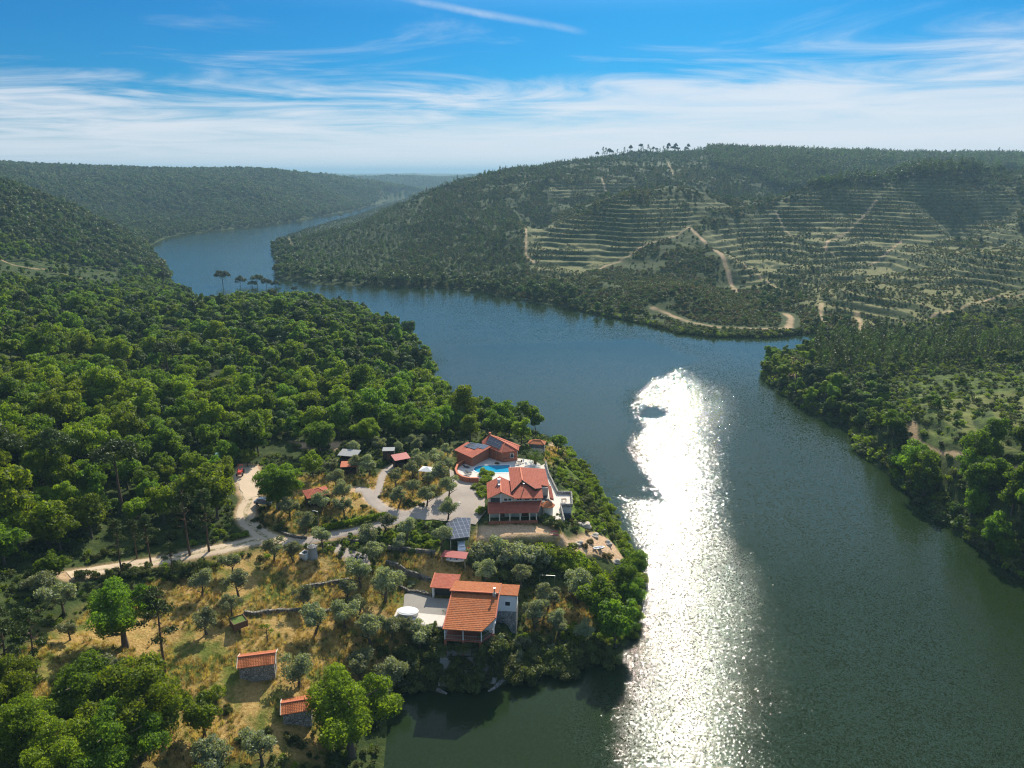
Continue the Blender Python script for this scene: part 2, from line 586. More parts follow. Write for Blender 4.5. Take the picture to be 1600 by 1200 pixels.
QUICK = False
k_ = 2.0 if QUICK else 1.0
rads = np.concatenate([np.arange(20, 90, 4 * k_), np.arange(90, 330, 1.0 * k_), np.arange(330, 1300, 2.1 * k_), 1300 * (22000 / 1300) ** np.linspace(0, 1, 190)])
ths = np.concatenate([np.linspace(-1.9, -0.72, 70, endpoint=False), np.linspace(-0.72, 0.72, int(760 / k_), endpoint=False), np.linspace(0.72, 1.9, 70)])
GX, GY, GF = polar(rads, ths)
GZ = hgt(GX, GY)

# roads (centre lines on the photograph, projected on the land)
def gline(pts):
    return np.array([on_ground(px, py, detail=False)[:2] for px, py in pts])

ROADS = [
    ('gravel_drive', 3.4, 'gravel', [(700, 796), (660, 803), (625, 805), (600, 797), (582, 782), (572, 768), (556, 766)]),
    ('gravel_path', 2.0, 'gravel', [(584, 781), (592, 765), (596, 748), (603, 736), (618, 727)]),
    ('gravel_path', 2.4, 'gravel', [(655, 806), (610, 818), (565, 828), (520, 836), (480, 846), (445, 850)]),
    ('dirt_track', 3.5, 'dirt', [(470, 846), (430, 848), (400, 846), (372, 853), (330, 862), (270, 873), (200, 886), (150, 893), (108, 900)]),
    ('dirt_track', 4.0, 'dirt', [(432, 846), (408, 836), (388, 818), (384, 800), (392, 782), (384, 760), (376, 742), (385, 728)]),
]
TRACKS = [  # bare tracks on the hills, painted by the ground's own soil colour
    (3.6, [(1020, 486), (1045, 492), (1080, 504), (1120, 511), (1190, 514), (1232, 513), (1236, 497), (1228, 490)]),
    (2.5, [(1348, 527), (1346, 508), (1338, 490)]), (2.2, [(1290, 505), (1282, 490), (1284, 470)]),
    (3.2, [(1078, 345), (1110, 372), (1128, 395), (1148, 430), (1150, 450)]), (2.0, [(1078, 345), (1040, 362), (1000, 378), (960, 396), (925, 412)]),
    (2.5, [(1120, 385), (1160, 405), (1200, 428), (1235, 452)]),
    (2.2, [(1370, 315), (1345, 340), (1320, 358), (1294, 374), (1290, 385), (1306, 395)]), (1.8, [(1212, 330), (1236, 362)]),
    (1.8, [(1410, 368), (1385, 385), (1360, 405)]), (2.0, [(940, 280), (948, 315)]), (2.0, [(822, 350), (822, 398), (835, 408)]),
    (2.2, [(450, 372), (455, 385), (462, 395)]),
    (1.9, [(-30, 395), (0, 402), (20, 412), (80, 420), (130, 432), (172, 443)]), (2.5, [(1236, 562), (1232, 578)]),
    (1.6, [(1425, 662), (1430, 690), (1470, 708), (1530, 715), (1600, 730)]), (2, [(1600, 460), (1540, 468), (1500, 480), (1440, 500)]),
    (1.8, [(1040, 246), (1052, 275)]), (1.6, [(1080, 460), (1105, 452), (1130, 450)]),
]
DRYP = [
    [(590, 862), (690, 866), (745, 893), (700, 915), (690, 935), (640, 925), (590, 900)],  # sunlit straw-coloured ground, vertices on the photograph
    [(600, 1075), (470, 1190), (300, 1200), (40, 1140), (30, 1020), (180, 930), (330, 880), (420, 862), (510, 860), (620, 905), (700, 880), (760, 900), (700, 935), (620, 960)],
    [(460, 750), (540, 740), (600, 745), (680, 720), (700, 700), (700, 800), (600, 800), (470, 835), (400, 820), (420, 780)],
    [(740, 818), (870, 820), (880, 850), (740, 862)], [(840, 700), (880, 705), (890, 720), (860, 730)],
    [(830, 920), (930, 925), (960, 980), (820, 990)],
    [(1290, 500), (1340, 505), (1345, 528), (1290, 528), (1250, 520)],
]
BAREP = [
    [(745, 822), (860, 822), (868, 838), (800, 850), (745, 850)], [(868, 838), (920, 830), (960, 850), (980, 890), (900, 870), (870, 855)],
    [(372, 732), (400, 728), (412, 748), (404, 778), (378, 790)], [(862, 690), (880, 700), (885, 712), (858, 706)], [(455, 690), (560, 690), (540, 704), (460, 700)],
    [(1225, 560), (1250, 558), (1245, 590), (1228, 590)],
]
DRY = [ground_poly(p) for p in DRYP]
BARE = [ground_poly(p) for p in BAREP]
LUSH = [ground_poly(p) for p in [[(1400, 590), (1620, 572), (1660, 690), (1450, 690)], [(590, 812), (700, 812), (700, 858), (600, 862), (585, 840)], [(880, 720), (930, 740), (1000, 870), (960, 880), (905, 830), (880, 790)], [(480, 810), (600, 800), (600, 815), (490, 830)]]]
TRK = [(wd, gline(p)) for wd, p in TRACKS]


def zones(x, y):
    dry = np.zeros_like(x); bare = np.zeros_like(x); lush = np.zeros_like(x)
    j = fbm(x, y, 6, 3, 41) * 2.0
    for P in DRY: dry = np.maximum(dry, sst(poly_sd(x, y, P) + j * 2, -3, 3))
    for P in BARE: bare = np.maximum(bare, sst(poly_sd(x, y, P) + j, -1.2, 1.2))
    for P in LUSH: lush = np.maximum(lush, sst(poly_sd(x, y, P) + j, -1.5, 1.5))
    for wd, P in TRK:
        d = line_d(x, y, P) + j * 0.6
        bare = np.maximum(bare, (0.52 + 0.5 * fbm(x, y, 12, 2, 47)) * (1 - sst(d, wd * 0.3, wd * 0.8)))
    for nm, wd, mt, p in ROADS:
        d = line_d(x, y, gline(p)) + j * 0.25
        bare = np.maximum(bare, 0.8 * (1 - sst(d, wd * 0.5 - .3, wd * 0.5 + 0.9)))
    ter = terrace_mask(x, y)
    lush = np.where(x > 60, lush * 0.4, lush)
    r = np.hypot(x, y)
    # rocks show at the foot of the far slope and along the waterline
    return dry, bare, lush, ter


gd, gb, gl, gt = zones(GX, GY)

mg, n = material('ground_cover')
at = n.add('ShaderNodeAttribute', attribute_name='zone')
sp = n.add('ShaderNodeSeparateColor'); n.link(at.outputs['Color'], sp.inputs[0])
at2 = n.add('ShaderNodeAttribute', attribute_name='lush')
pos = geo_pos(n)
nA = n.noise(pos, 0.035, 5, 0.6); nB = n.noise(pos, 0.35, 5, 0.65); nC = n.noise(pos, 2.2, 5, 0.7); nD = n.noise(pos, 0.09, 4, 0.6, 1.0)
base = n.ramp(nB, [(0.3, (0.018, 0.030, 0.008)), (0.5, (0.036, 0.056, 0.014)), (0.7, (0.075, 0.095, 0.028))])
straw = n.ramp(nC, [(0.25, (0.20, 0.12, 0.038)), (0.5, (0.37, 0.24, 0.08)), (0.75, (0.50, 0.37, 0.16))])
grn = n.ramp(nC, [(0.3, (0.045, 0.065, 0.010)), (0.7, (0.17, 0.19, 0.035))])
dryc = n.mix(n.sstep(n.math('ADD', n.math('MULTIPLY', nD, 0.7), n.math('MULTIPLY', nB, 0.3)), 0.40, 0.58), grn, straw)
c = n.mix(sp.outputs[0], base, dryc)
hs = n.ramp(nB, [(0.3, (0.020, 0.034, 0.012)), (0.55, (0.048, 0.070, 0.024)), (0.8, (0.11, 0.12, 0.045))])
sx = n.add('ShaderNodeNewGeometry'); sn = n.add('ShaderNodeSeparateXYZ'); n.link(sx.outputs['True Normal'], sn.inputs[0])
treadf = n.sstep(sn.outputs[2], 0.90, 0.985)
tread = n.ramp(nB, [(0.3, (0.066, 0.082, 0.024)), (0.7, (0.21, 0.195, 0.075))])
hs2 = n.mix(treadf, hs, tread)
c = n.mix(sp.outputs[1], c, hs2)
lushc = n.ramp(nC, [(0.3, (0.07, 0.11, 0.012)), (0.65, (0.17, 0.24, 0.03))])
c = n.mix(n.math('MULTIPLY', at2.outputs['Fac'], n.sstep(nB, 0.35, 0.6)), c, lushc)
soil = n.ramp(nC, [(0.25, (0.34, 0.20, 0.105)), (0.6, (0.60, 0.42, 0.26)), (0.8, (0.74, 0.60, 0.44))])
c = n.mix(sp.outputs[2], c, soil)
surf(n, c, 0.95, n.math('ADD', n.math('MULTIPLY', nC, 0.35), nB), 0.5, 0.1)
gme = np_mesh('ground', np.stack([GX, GY, GZ], -1), GF, mg, True)
add_attr(gme, 'zone', np.stack([gd, gt, gb, np.ones_like(gd)], -1))
add_attr(gme, 'lush', np.stack([gl, gl, gl, np.ones_like(gl)], -1))
tag(link_obj('ground', gme), kind='structure')

# ------------------------------------------------------------------ water
wr = np.concatenate([np.arange(20, 60, 8), np.arange(60, 420, 2.0), 420 * (22000 / 420) ** np.linspace(0, 1, 200)])
wt = np.concatenate([np.linspace(-1.9, -0.7, 20, endpoint=False), np.linspace(-0.7, 0.7, 420, endpoint=False), np.linspace(0.7, 1.9, 20)])
WX, WY, WF = polar(wr, wt)
# wind roughens the river in patches; the lee of the near bank stays smooth
calm_px = [
    [(860, 690), (905, 705), (950, 748), (1000, 762), (1045, 770), (1072, 796), (1078, 806), (1052, 798), (1010, 782), (962, 768), (946, 760), (958, 790), (985, 830), (1000, 870), (1010, 900), (990, 900), (900, 740)],
    [(1000, 632), (1030, 638), (1042, 648), (1026, 656), (1000, 652)],
    [(590, 1220), (590, 1060), (940, 1040), (985, 1010), (930, 1085), (900, 1150), (920, 1220)],
    [(690, 600), (860, 690), (905, 712), (950, 750), (1012, 768), (1045, 772), (1010, 735), (978, 703), (1000, 665), (985, 640), (992, 612), (1045, 578), (1090, 560), (1000, 530), (700, 540)],
]
calm = np.zeros_like(WX)
wj = fbm(WX, WY, 16, 4, 52)
for P, s in zip(calm_px, (8.0, 7.0, 9.0, 11.0)):
    calm = np.maximum(calm, sst(poly_sd(WX, WY, wpoly(P, 0)) + wj * 3.0, -s * 0.6, s * 0.6))
wr_ = np.hypot(WX, WY)
bandn = fbm(WX * 0.6, WY, 70, 4, 57)
rip = (1 - 0.86 * calm) * (0.72 + 0.55 * np.clip(bandn + .35, 0, 1))
chopm = sst(wr_, 150, 235) * 1.0      # longer chop on the open reach
rip = rip * (1 - 0.75 * sst(wr_, 270, 420))
rip = rip * (1 - 0.22 * sst(WX - 0.06 * wr_, 36, 62)) * (1 - 0.35 * sst(WX, 80, 140))
mw, n = material('river_water')
at = n.add('ShaderNodeAttribute', attribute_name='ripple')
gp = n.add('ShaderNodeNewGeometry').outputs['Position']


def wave(scale, seed):
    mpn = n.add('ShaderNodeMapping'); n.link(gp, mpn.inputs[0])
    mpn.inputs['Location'].default_value = (seed, seed * 2.3, 0)
    mpn.inputs['Rotation'].default_value = (0, 0, 0.3 + seed)
    mpn.inputs['Scale'].default_value = (scale, scale * 1.25, scale)
    t = n.add('ShaderNodeTexNoise', inp={'Scale': 1.0, 'Detail': 1.5, 'Roughness': 0.6})
    n.link(mpn.outputs[0], t.inputs['Vector'])
    s = n.add('ShaderNodeVectorMath', operation='SUBTRACT'); n.link(t.outputs['Color'], s.inputs[0]); s.inputs[1].default_value = (0.5, 0.5, 0.5)
    return s.outputs[0]


def vscale(v, f):
    s = n.add('ShaderNodeVectorMath', operation='SCALE'); n.link(v, s.inputs[0])
    if isinstance(f, bpy.types.NodeSocket): n.link(f, s.inputs['Scale'])
    else: s.inputs['Scale'].default_value = f
    return s.outputs[0]


def vadd(a, b):
    s = n.add('ShaderNodeVectorMath', operation='ADD'); n.link(a, s.inputs[0])
    if isinstance(b, bpy.types.NodeSocket): n.link(b, s.inputs[1])
    else: s.inputs[1].default_value = b
    return s.outputs[0]


sepr = n.add('ShaderNodeSeparateColor'); n.link(at.outputs['Color'], sepr.inputs[0])
chop = sepr.outputs[1]
fine = vscale(vadd(vscale(wave(3.8, 1.7), 0.56), vscale(wave(1.6, 4.1), 0.24)), n.math('SUBTRACT', 1.0, chop))
big = vscale(vadd(vscale(wave(1.5, 2.9), 0.56), vscale(wave(3.0, 5.3), 0.44)), chop)
wv = vadd(vadd(fine, big), vscale(wave(0.12, 7.7), 0.06))
wv = vscale(wv, sepr.outputs[0])
sp = n.add('ShaderNodeSeparateXYZ'); n.link(wv, sp.inputs[0])
cb = n.add('ShaderNodeCombineXYZ'); n.link(sp.outputs[0], cb.inputs[0]); n.link(sp.outputs[1], cb.inputs[1]); cb.inputs[2].default_value = 1.0
n.link(n.math('MULTIPLY', sp.outputs[0], 0.72), cb.inputs[0])   # wind along the river: steeper slopes up and down the valley
n.link(n.math('MULTIPLY', sp.outputs[1], n.math('MULTIPLY_ADD', chop, -1.0, 3.7)), cb.inputs[1])
nn = n.add('ShaderNodeVectorMath', operation='NORMALIZE'); n.link(cb.outputs[0], nn.inputs[0])
p = n.add('ShaderNodeBsdfPrincipled')
p.inputs['Base Color'].default_value = (0.014, 0.027, 0.009, 1)
p.inputs['IOR'].default_value = 1.33
p.inputs['Specular IOR Level'].default_value = 0.24
n.link(n.math('ADD', 0.035, n.math('MULTIPLY', sepr.outputs[0], 0.02)), p.inputs['Roughness'])
n.link(nn.outputs[0], p.inputs['Normal'])
o = n.add('ShaderNodeOutputMaterial'); n.link(p.outputs[0], o.inputs[0])
wme = np_mesh('water', np.stack([WX, WY, WX * 0], -1), WF, mw, True)
add_attr(wme, 'ripple', np.stack([rip, chopm, rip, np.ones_like(rip)], -1))
tag(link_obj('water', wme), kind='structure')

# ------------------------------------------------------------------ roads and yards (draped sheets)
def mat_gravel(name, c0, c1, sc=3.0):
    m, n = material(name)
    pos = geo_pos(n)
    a = n.noise(pos, sc, 6, 0.75); b = n.noise(pos, 0.25, 4, 0.6)
    c = n.mix(n.math('ADD', n.math('MULTIPLY', a, 0.55), n.math('MULTIPLY', b, 0.5)), c0, c1)
    if name == 'dirt_surface':   # two wheel ruts, grass between them and at the verges
        at_ = n.add('ShaderNodeAttribute', attribute_name='lane')
        g_ = n.math('MAXIMUM', n.sstep(at_.outputs['Fac'], 0.30, 0.12), n.sstep(at_.outputs['Fac'], 0.72, 0.98))
        c = n.mix(n.math('MULTIPLY', g_, n.sstep(n.noise(pos, 1.1, 4, 0.7), 0.40, 0.62)), c, (0.17, 0.16, 0.06))
    surf(n, c, 0.95, a, 0.06, 0.1)
    return m


M = {}
M['gravel'] = mat_gravel('pale_gravel', (0.20, 0.17, 0.145), (0.51, 0.44, 0.375))
M['dirt'] = mat_gravel('dirt_surface', (0.36, 0.27, 0.18), (0.72, 0.58, 0.42))
M['paving'] = mat_gravel('pale_paving', (0.50, 0.46, 0.40), (0.78, 0.73, 0.66), 1.5)
M['cobble'] = mat_gravel('grey_cobbles', (0.13, 0.13, 0.13), (0.46, 0.42, 0.36), 5.0)


def ribbon(name, line, wd, mat, lift=0.13):
    P = [np.array(p) for p in line]
    # resample with Catmull-Rom
    pts = []
    Q = [2 * P[0] - P[1]] + P + [2 * P[-1] - P[-2]]
    for i in range(1, len(Q) - 2):
        L = np.linalg.norm(Q[i + 1] - Q[i]); m = max(2, int(L / 0.8))
        for j in range(m):
            t = j / m
            pts.append(0.5 * ((2 * Q[i]) + (-Q[i - 1] + Q[i + 1]) * t + (2 * Q[i - 1] - 5 * Q[i] + 4 * Q[i + 1] - Q[i + 2]) * t * t + (-Q[i - 1] + 3 * Q[i] - 3 * Q[i + 1] + Q[i + 2]) * t ** 3))
    pts.append(P[-1]); pts = np.array(pts)
    T = np.gradient(pts, axis=0); T /= np.linalg.norm(T, axis=1)[:, None] + 1e-9
    N = np.stack([T[:, 1], -T[:, 0]], -1)
    m = 17
    off = np.linspace(-0.5, 0.5, m)
    w_ = wd * (1 + 0.16 * fbm(pts[:, 0], pts[:, 1], 5, 2, 3))
    X = pts[:, None, 0] + N[:, None, 0] * off[None] * w_[:, None]
    Y = pts[:, None, 1] + N[:, None, 1] * off[None] * w_[:, None]
    Z = hgt(X, Y) + lift * (1 - (np.abs(off) * 2) ** 4 * 1.1)[None]
    idx = np.arange(X.size).reshape(X.shape)
    F = np.stack([idx[:-1, :-1], idx[1:, :-1], idx[1:, 1:], idx[:-1, 1:]], -1).reshape(-1, 4)[:, ::-1]
    me = np_mesh(name, np.stack([X, Y, Z], -1).reshape(-1, 3), F, mat, True)
    ln_ = np.tile(np.abs(off) * 2, len(pts)); add_attr(me, 'lane', np.stack([ln_, ln_, ln_, ln_ * 0 + 1], -1))
    return tag(link_obj(name, me), kind='structure')


def patch(name, poly, mat, lift=0.13, step=1.0, flat=None, jitter=0.0):
    """sheet over a polygon, draped on the land (or level at z=flat)"""
    P = [np.array(p[:2], float) for p in poly]
    bd = []
    for i in range(len(P)):
        a, b = P[i], P[(i + 1) % len(P)]
        m = max(1, int(np.linalg.norm(b - a) / step))
        for j in range(m): bd.append(a + (b - a) * j / m)
    bd = np.array(bd)
    if jitter: bd = bd + np.stack([fbm(bd[:, 0], bd[:, 1], 3, 2, 8), fbm(bd[:, 0], bd[:, 1], 3, 2, 9)], -1) * jitter
    x0, y0 = bd.min(0); x1, y1 = bd.max(0)
    gx, gy = np.meshgrid(np.arange(x0, x1, step), np.arange(y0, y1, step))
    gx = gx.ravel(); gy = gy.ravel()
    k = poly_sd(gx, gy, bd) > step * 0.4
    pts = [Vector((float(a), float(b))) for a, b in bd] + [Vector((float(a), float(b))) for a, b in zip(gx[k], gy[k])]
    nb = len(bd)
    vs, es, fs, *_ = delaunay_2d_cdt(pts, [(i, (i + 1) % nb) for i in range(nb)], [], 1, 1e-4)
    V = np.array([(v.x, v.y) for v in vs])
    Z = hgt(V[:, 0], V[:, 1]) + lift if flat is None else np.full(len(V), flat)
    me = np_mesh(name, np.column_stack([V, Z]), np.array([list(f) for f in fs]), mat, True)
    add_attr(me, 'lane', np.tile([0.5, 0.5, 0.5, 1.0], (len(V), 1)))
    if me.polygons and me.polygons[0].normal.z < 0: me.flip_normals()
    return tag(link_obj(name, me), kind='structure')

for nm, wd, mt, p in ROADS:
    ribbon(nm, gline(p), wd, M[mt], 0.12 if mt == 'gravel' else 0.10)
YARD = ground_poly([(700, 733), (716, 742), (722, 752), (744, 752), (757, 758), (760, 800), (742, 822), (716, 814), (690, 814), (655, 813), (640, 800), (662, 784), (690, 776), (706, 762)])
patch('gravel_yard', YARD, M['gravel'], 0.17, jitter=0.8)
patch('gravel_ramp', ground_poly([(506, 852), (528, 850), (572, 866), (578, 880), (556, 892), (544, 884)]), M['gravel'], 0.14, jitter=0.8)
patch('dirt_clearing', ground_poly([(370, 733), (402, 728), (412, 748), (402, 776), (384, 786), (372, 760)]), M['dirt'], 0.14, jitter=1.0)

# ------------------------------------------------------------------ vegetation
rng = np.random.default_rng(7)


def leaf_mat(name, dark, light, trans=0.45, hue=0.0, rough=0.55):
    m, n = material(name)
    oi = n.add('ShaderNodeObjectInfo')
    at = n.add('ShaderNodeAttribute', attribute_name='tone')
    f = n.math('ADD', n.math('MULTIPLY', at.outputs['Fac'], 0.65), n.math('MULTIPLY', oi.outputs['Random'], 0.45), clamp=True)
    c = n.mix(f, dark, light)
    hsv = n.add('ShaderNodeHueSaturation', inp={'Color': c})
    n.link(n.math('ADD', 0.485, n.math('MULTIPLY', oi.outputs['Random'], 0.03 + hue)), hsv.inputs['Hue'])
    n.link(n.math('ADD', 0.85, n.math('MULTIPLY', oi.outputs['Random'], 0.3)), hsv.inputs['Value'])
    d = n.add('ShaderNodeBsdfPrincipled', inp={'Roughness': rough})
    d.inputs['Specular IOR Level'].default_value = 0.25
    n.link(hsv.outputs[0], d.inputs['Base Color'])
    t = n.add('ShaderNodeBsdfTranslucent')
    tcol = n.mix(1.0, hsv.outputs[0], (1.5, 1.45, 0.55), 'MULTIPLY')
    n.link(tcol, t.inputs[0])
    mx = n.add('ShaderNodeMixShader'); mx.inputs[0].default_value = trans
    n.link(d.outputs[0], mx.inputs[1]); n.link(t.outputs[0], mx.inputs[2])
    o = n.add('ShaderNodeOutputMaterial'); n.link(mx.outputs[0], o.inputs[0])
    return m


def bark_mat(name, a, b):
    m, n = material(name)
    f = n.noise(n.add('ShaderNodeTexCoord').outputs['Object'], 3.0, 5, 0.7)
    surf(n, n.mix(f, a, b), 0.95, f, 0.05, 0.1)
    return m


LM = {
    'broad': leaf_mat('oak_leaves', (0.042, 0.098, 0.008), (0.155, 0.245, 0.020), 0.56),
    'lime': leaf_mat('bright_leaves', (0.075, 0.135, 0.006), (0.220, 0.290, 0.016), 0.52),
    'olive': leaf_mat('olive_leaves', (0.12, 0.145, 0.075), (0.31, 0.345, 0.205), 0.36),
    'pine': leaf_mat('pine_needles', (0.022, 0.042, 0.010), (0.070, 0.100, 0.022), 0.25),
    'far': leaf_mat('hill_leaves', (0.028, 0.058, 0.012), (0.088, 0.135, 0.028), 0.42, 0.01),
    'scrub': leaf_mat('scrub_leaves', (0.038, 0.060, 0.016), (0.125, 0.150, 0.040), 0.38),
    'brown': leaf_mat('dry_leaves', (0.07, 0.055, 0.022), (0.16, 0.125, 0.05), 0.35),
    'straw': leaf_mat('straw_blades', (0.28, 0.19, 0.07), (0.56, 0.43, 0.19), 0.35),
}
BM = {'grey': bark_mat('grey_bark', (0.06, 0.045, 0.03), (0.17, 0.14, 0.11)), 'red': bark_mat('pine_bark', (0.07, 0.045, 0.03), (0.20, 0.13, 0.09)),
      'dead': bark_mat('pale_dead_wood', (0.20, 0.18, 0.15), (0.34, 0.31, 0.27))}


def leaves(clumps, count, size, seed, outward=0.55, flat=0.0, jit=0.25):
    """leaf sized quads spread over a list of clumps (cx,cy,cz,rx,ry,rz)"""
    g = np.random.default_rng(seed)
    cl = np.array(clumps, float)
    area = cl[:, 3] * cl[:, 4] + cl[:, 3] * cl[:, 5]
    k = g.choice(len(cl), count, p=area / area.sum())
    d = g.normal(size=(count, 3)); d /= np.linalg.norm(d, axis=1)[:, None]
    d[:, 2] = np.where(d[:, 2] < -0.45, -d[:, 2], d[:, 2])
    rad = 1 - np.abs(g.normal(size=count)) * jit
    rad *= 1 + 0.16 * np.sin(d[:, 0] * 7 + k) * np.cos(d[:, 1] * 6 - k * 2)
    pos = cl[k, :3] + d * cl[k, 3:6] * rad[:, None]
    nrm = d * outward + g.normal(size=(count, 3)) * (1 - outward) * 0.75 + np.array([0, 0, flat])
    nrm /= np.linalg.norm(nrm, axis=1)[:, None] + 1e-9
    ref = g.normal(size=(count, 3))
    u = np.cross(nrm, ref); u /= np.linalg.norm(u, axis=1)[:, None] + 1e-9
    v = np.cross(nrm, u)
    s = size * g.uniform(0.55, 1.35, count)
    u = u * s[:, None]; v = v * (s * g.uniform(0.45, 0.9, count))[:, None]
    V = np.stack([pos - u, pos - v * 0.9 + u * 0.1, pos + u, pos + v], 1).reshape(-1, 3)
    tone = np.repeat(np.clip(0.5 + 0.35 * np.sin(k * 12.9898) + g.normal(size=count) * 0.16, 0, 1), 4)
    F = np.arange(count * 4).reshape(-1, 4)
    return V, F, tone


def leaf_mesh(name, clumps, count, size, seed, mat, **kw):
    V, F, tone = leaves(clumps, count, size, seed, **kw)
    me = np_mesh(name, V, F, mat)
    add_attr(me, 'tone', np.stack([tone, tone, tone, np.ones_like(tone)], -1))
    return me


def tubes(segs, sides=6):
    """segs: list of polylines [(x,y,z,r),...] -> V, F"""
    V = []; F = []
    for s in segs:
        s = [np.array(q, float) for q in s]
        base = len(V)
        for i, q in enumerate(s):
            a = s[max(i - 1, 0)][:3]; b = s[min(i + 1, len(s) - 1)][:3]
            t = b - a; t /= np.linalg.norm(t) + 1e-9
            ref = np.array([1, 0, 0]) if abs(t[0]) < 0.8 else np.array([0, 1, 0])
            u = np.cross(t, ref); u /= np.linalg.norm(u); v = np.cross(t, u)
            for j in range(sides):
                an = 2 * math.pi * j / sides
                V.append(q[:3] + (u * math.cos(an) + v * math.sin(an)) * q[3])
        for i in range(len(s) - 1):
            for j in range(sides):
                a = base + i * sides + j; b = base + i * sides + (j + 1) % sides
                F.append((a, b, b + sides, a + sides))
    return np.array(V), np.array(F)


def trunk_mesh(name, H, r, seed, mat, limbs=5, lean=0.3, fork=0.35, spread=0.5, crown_r=3.0):
    g = np.random.default_rng(seed)
    segs = []
    tip = np.array([g.normal() * lean, g.normal() * lean, H])
    main = []
    for t in np.linspace(0, 1, 6):
        p = tip * t + np.array([math.sin(t * 5 + seed), math.cos(t * 4 + seed), 0]) * 0.06 * H * 0.3 * t
        main.append((p[0], p[1], p[2] - 0.3 * (t == 0), r * (1.25 if t == 0 else 1) * (1 - 0.75 * t)))
    segs.append(main)
    for i in range(limbs):
        t = fork + (0.9 - fork) * i / max(limbs - 1, 1)
        a = i * 2.4 + seed
        b = tip * t
        L = crown_r * g.uniform(0.45, 0.85)
        segs.append([(b[0], b[1], b[2], r * 0.5 * (1 - 0.6 * t)), (b[0] + math.cos(a) * L * 0.5, b[1] + math.sin(a) * L * 0.5, b[2] + L * spread * 0.6, r * 0.3 * (1 - 0.5 * t)),
                     (b[0] + math.cos(a) * L, b[1] + math.sin(a) * L, b[2] + L * spread * 1.1, r * 0.1)])
    V, F = tubes(segs, 7)
    return np_mesh(name, V, F, mat, True)


def dome_clumps(n_, Rr, zc, rz, seed, cr=(0.26, 0.42), squash=0.8, top_bias=0.15):
    g = np.random.default_rng(seed)
    out = []
    for i in range(n_):
        d = g.normal(size=3); d /= np.linalg.norm(d)
        d[2] = d[2] * 0.8 + top_bias
        f = g.uniform(0.45, 0.78)
        c = g.uniform(*cr) * Rr
        lop = 1 + 0.2 * math.sin(3 * math.atan2(d[1], d[0]) + seed)
        out.append((d[0] * Rr * f * lop, d[1] * Rr * f * lop, zc + d[2] * rz * f * 1.2, c, c, c * squash))
    out.append((0, 0, zc, Rr * 0.5, Rr * 0.5, rz * 0.55))
    return out


KIND = {}


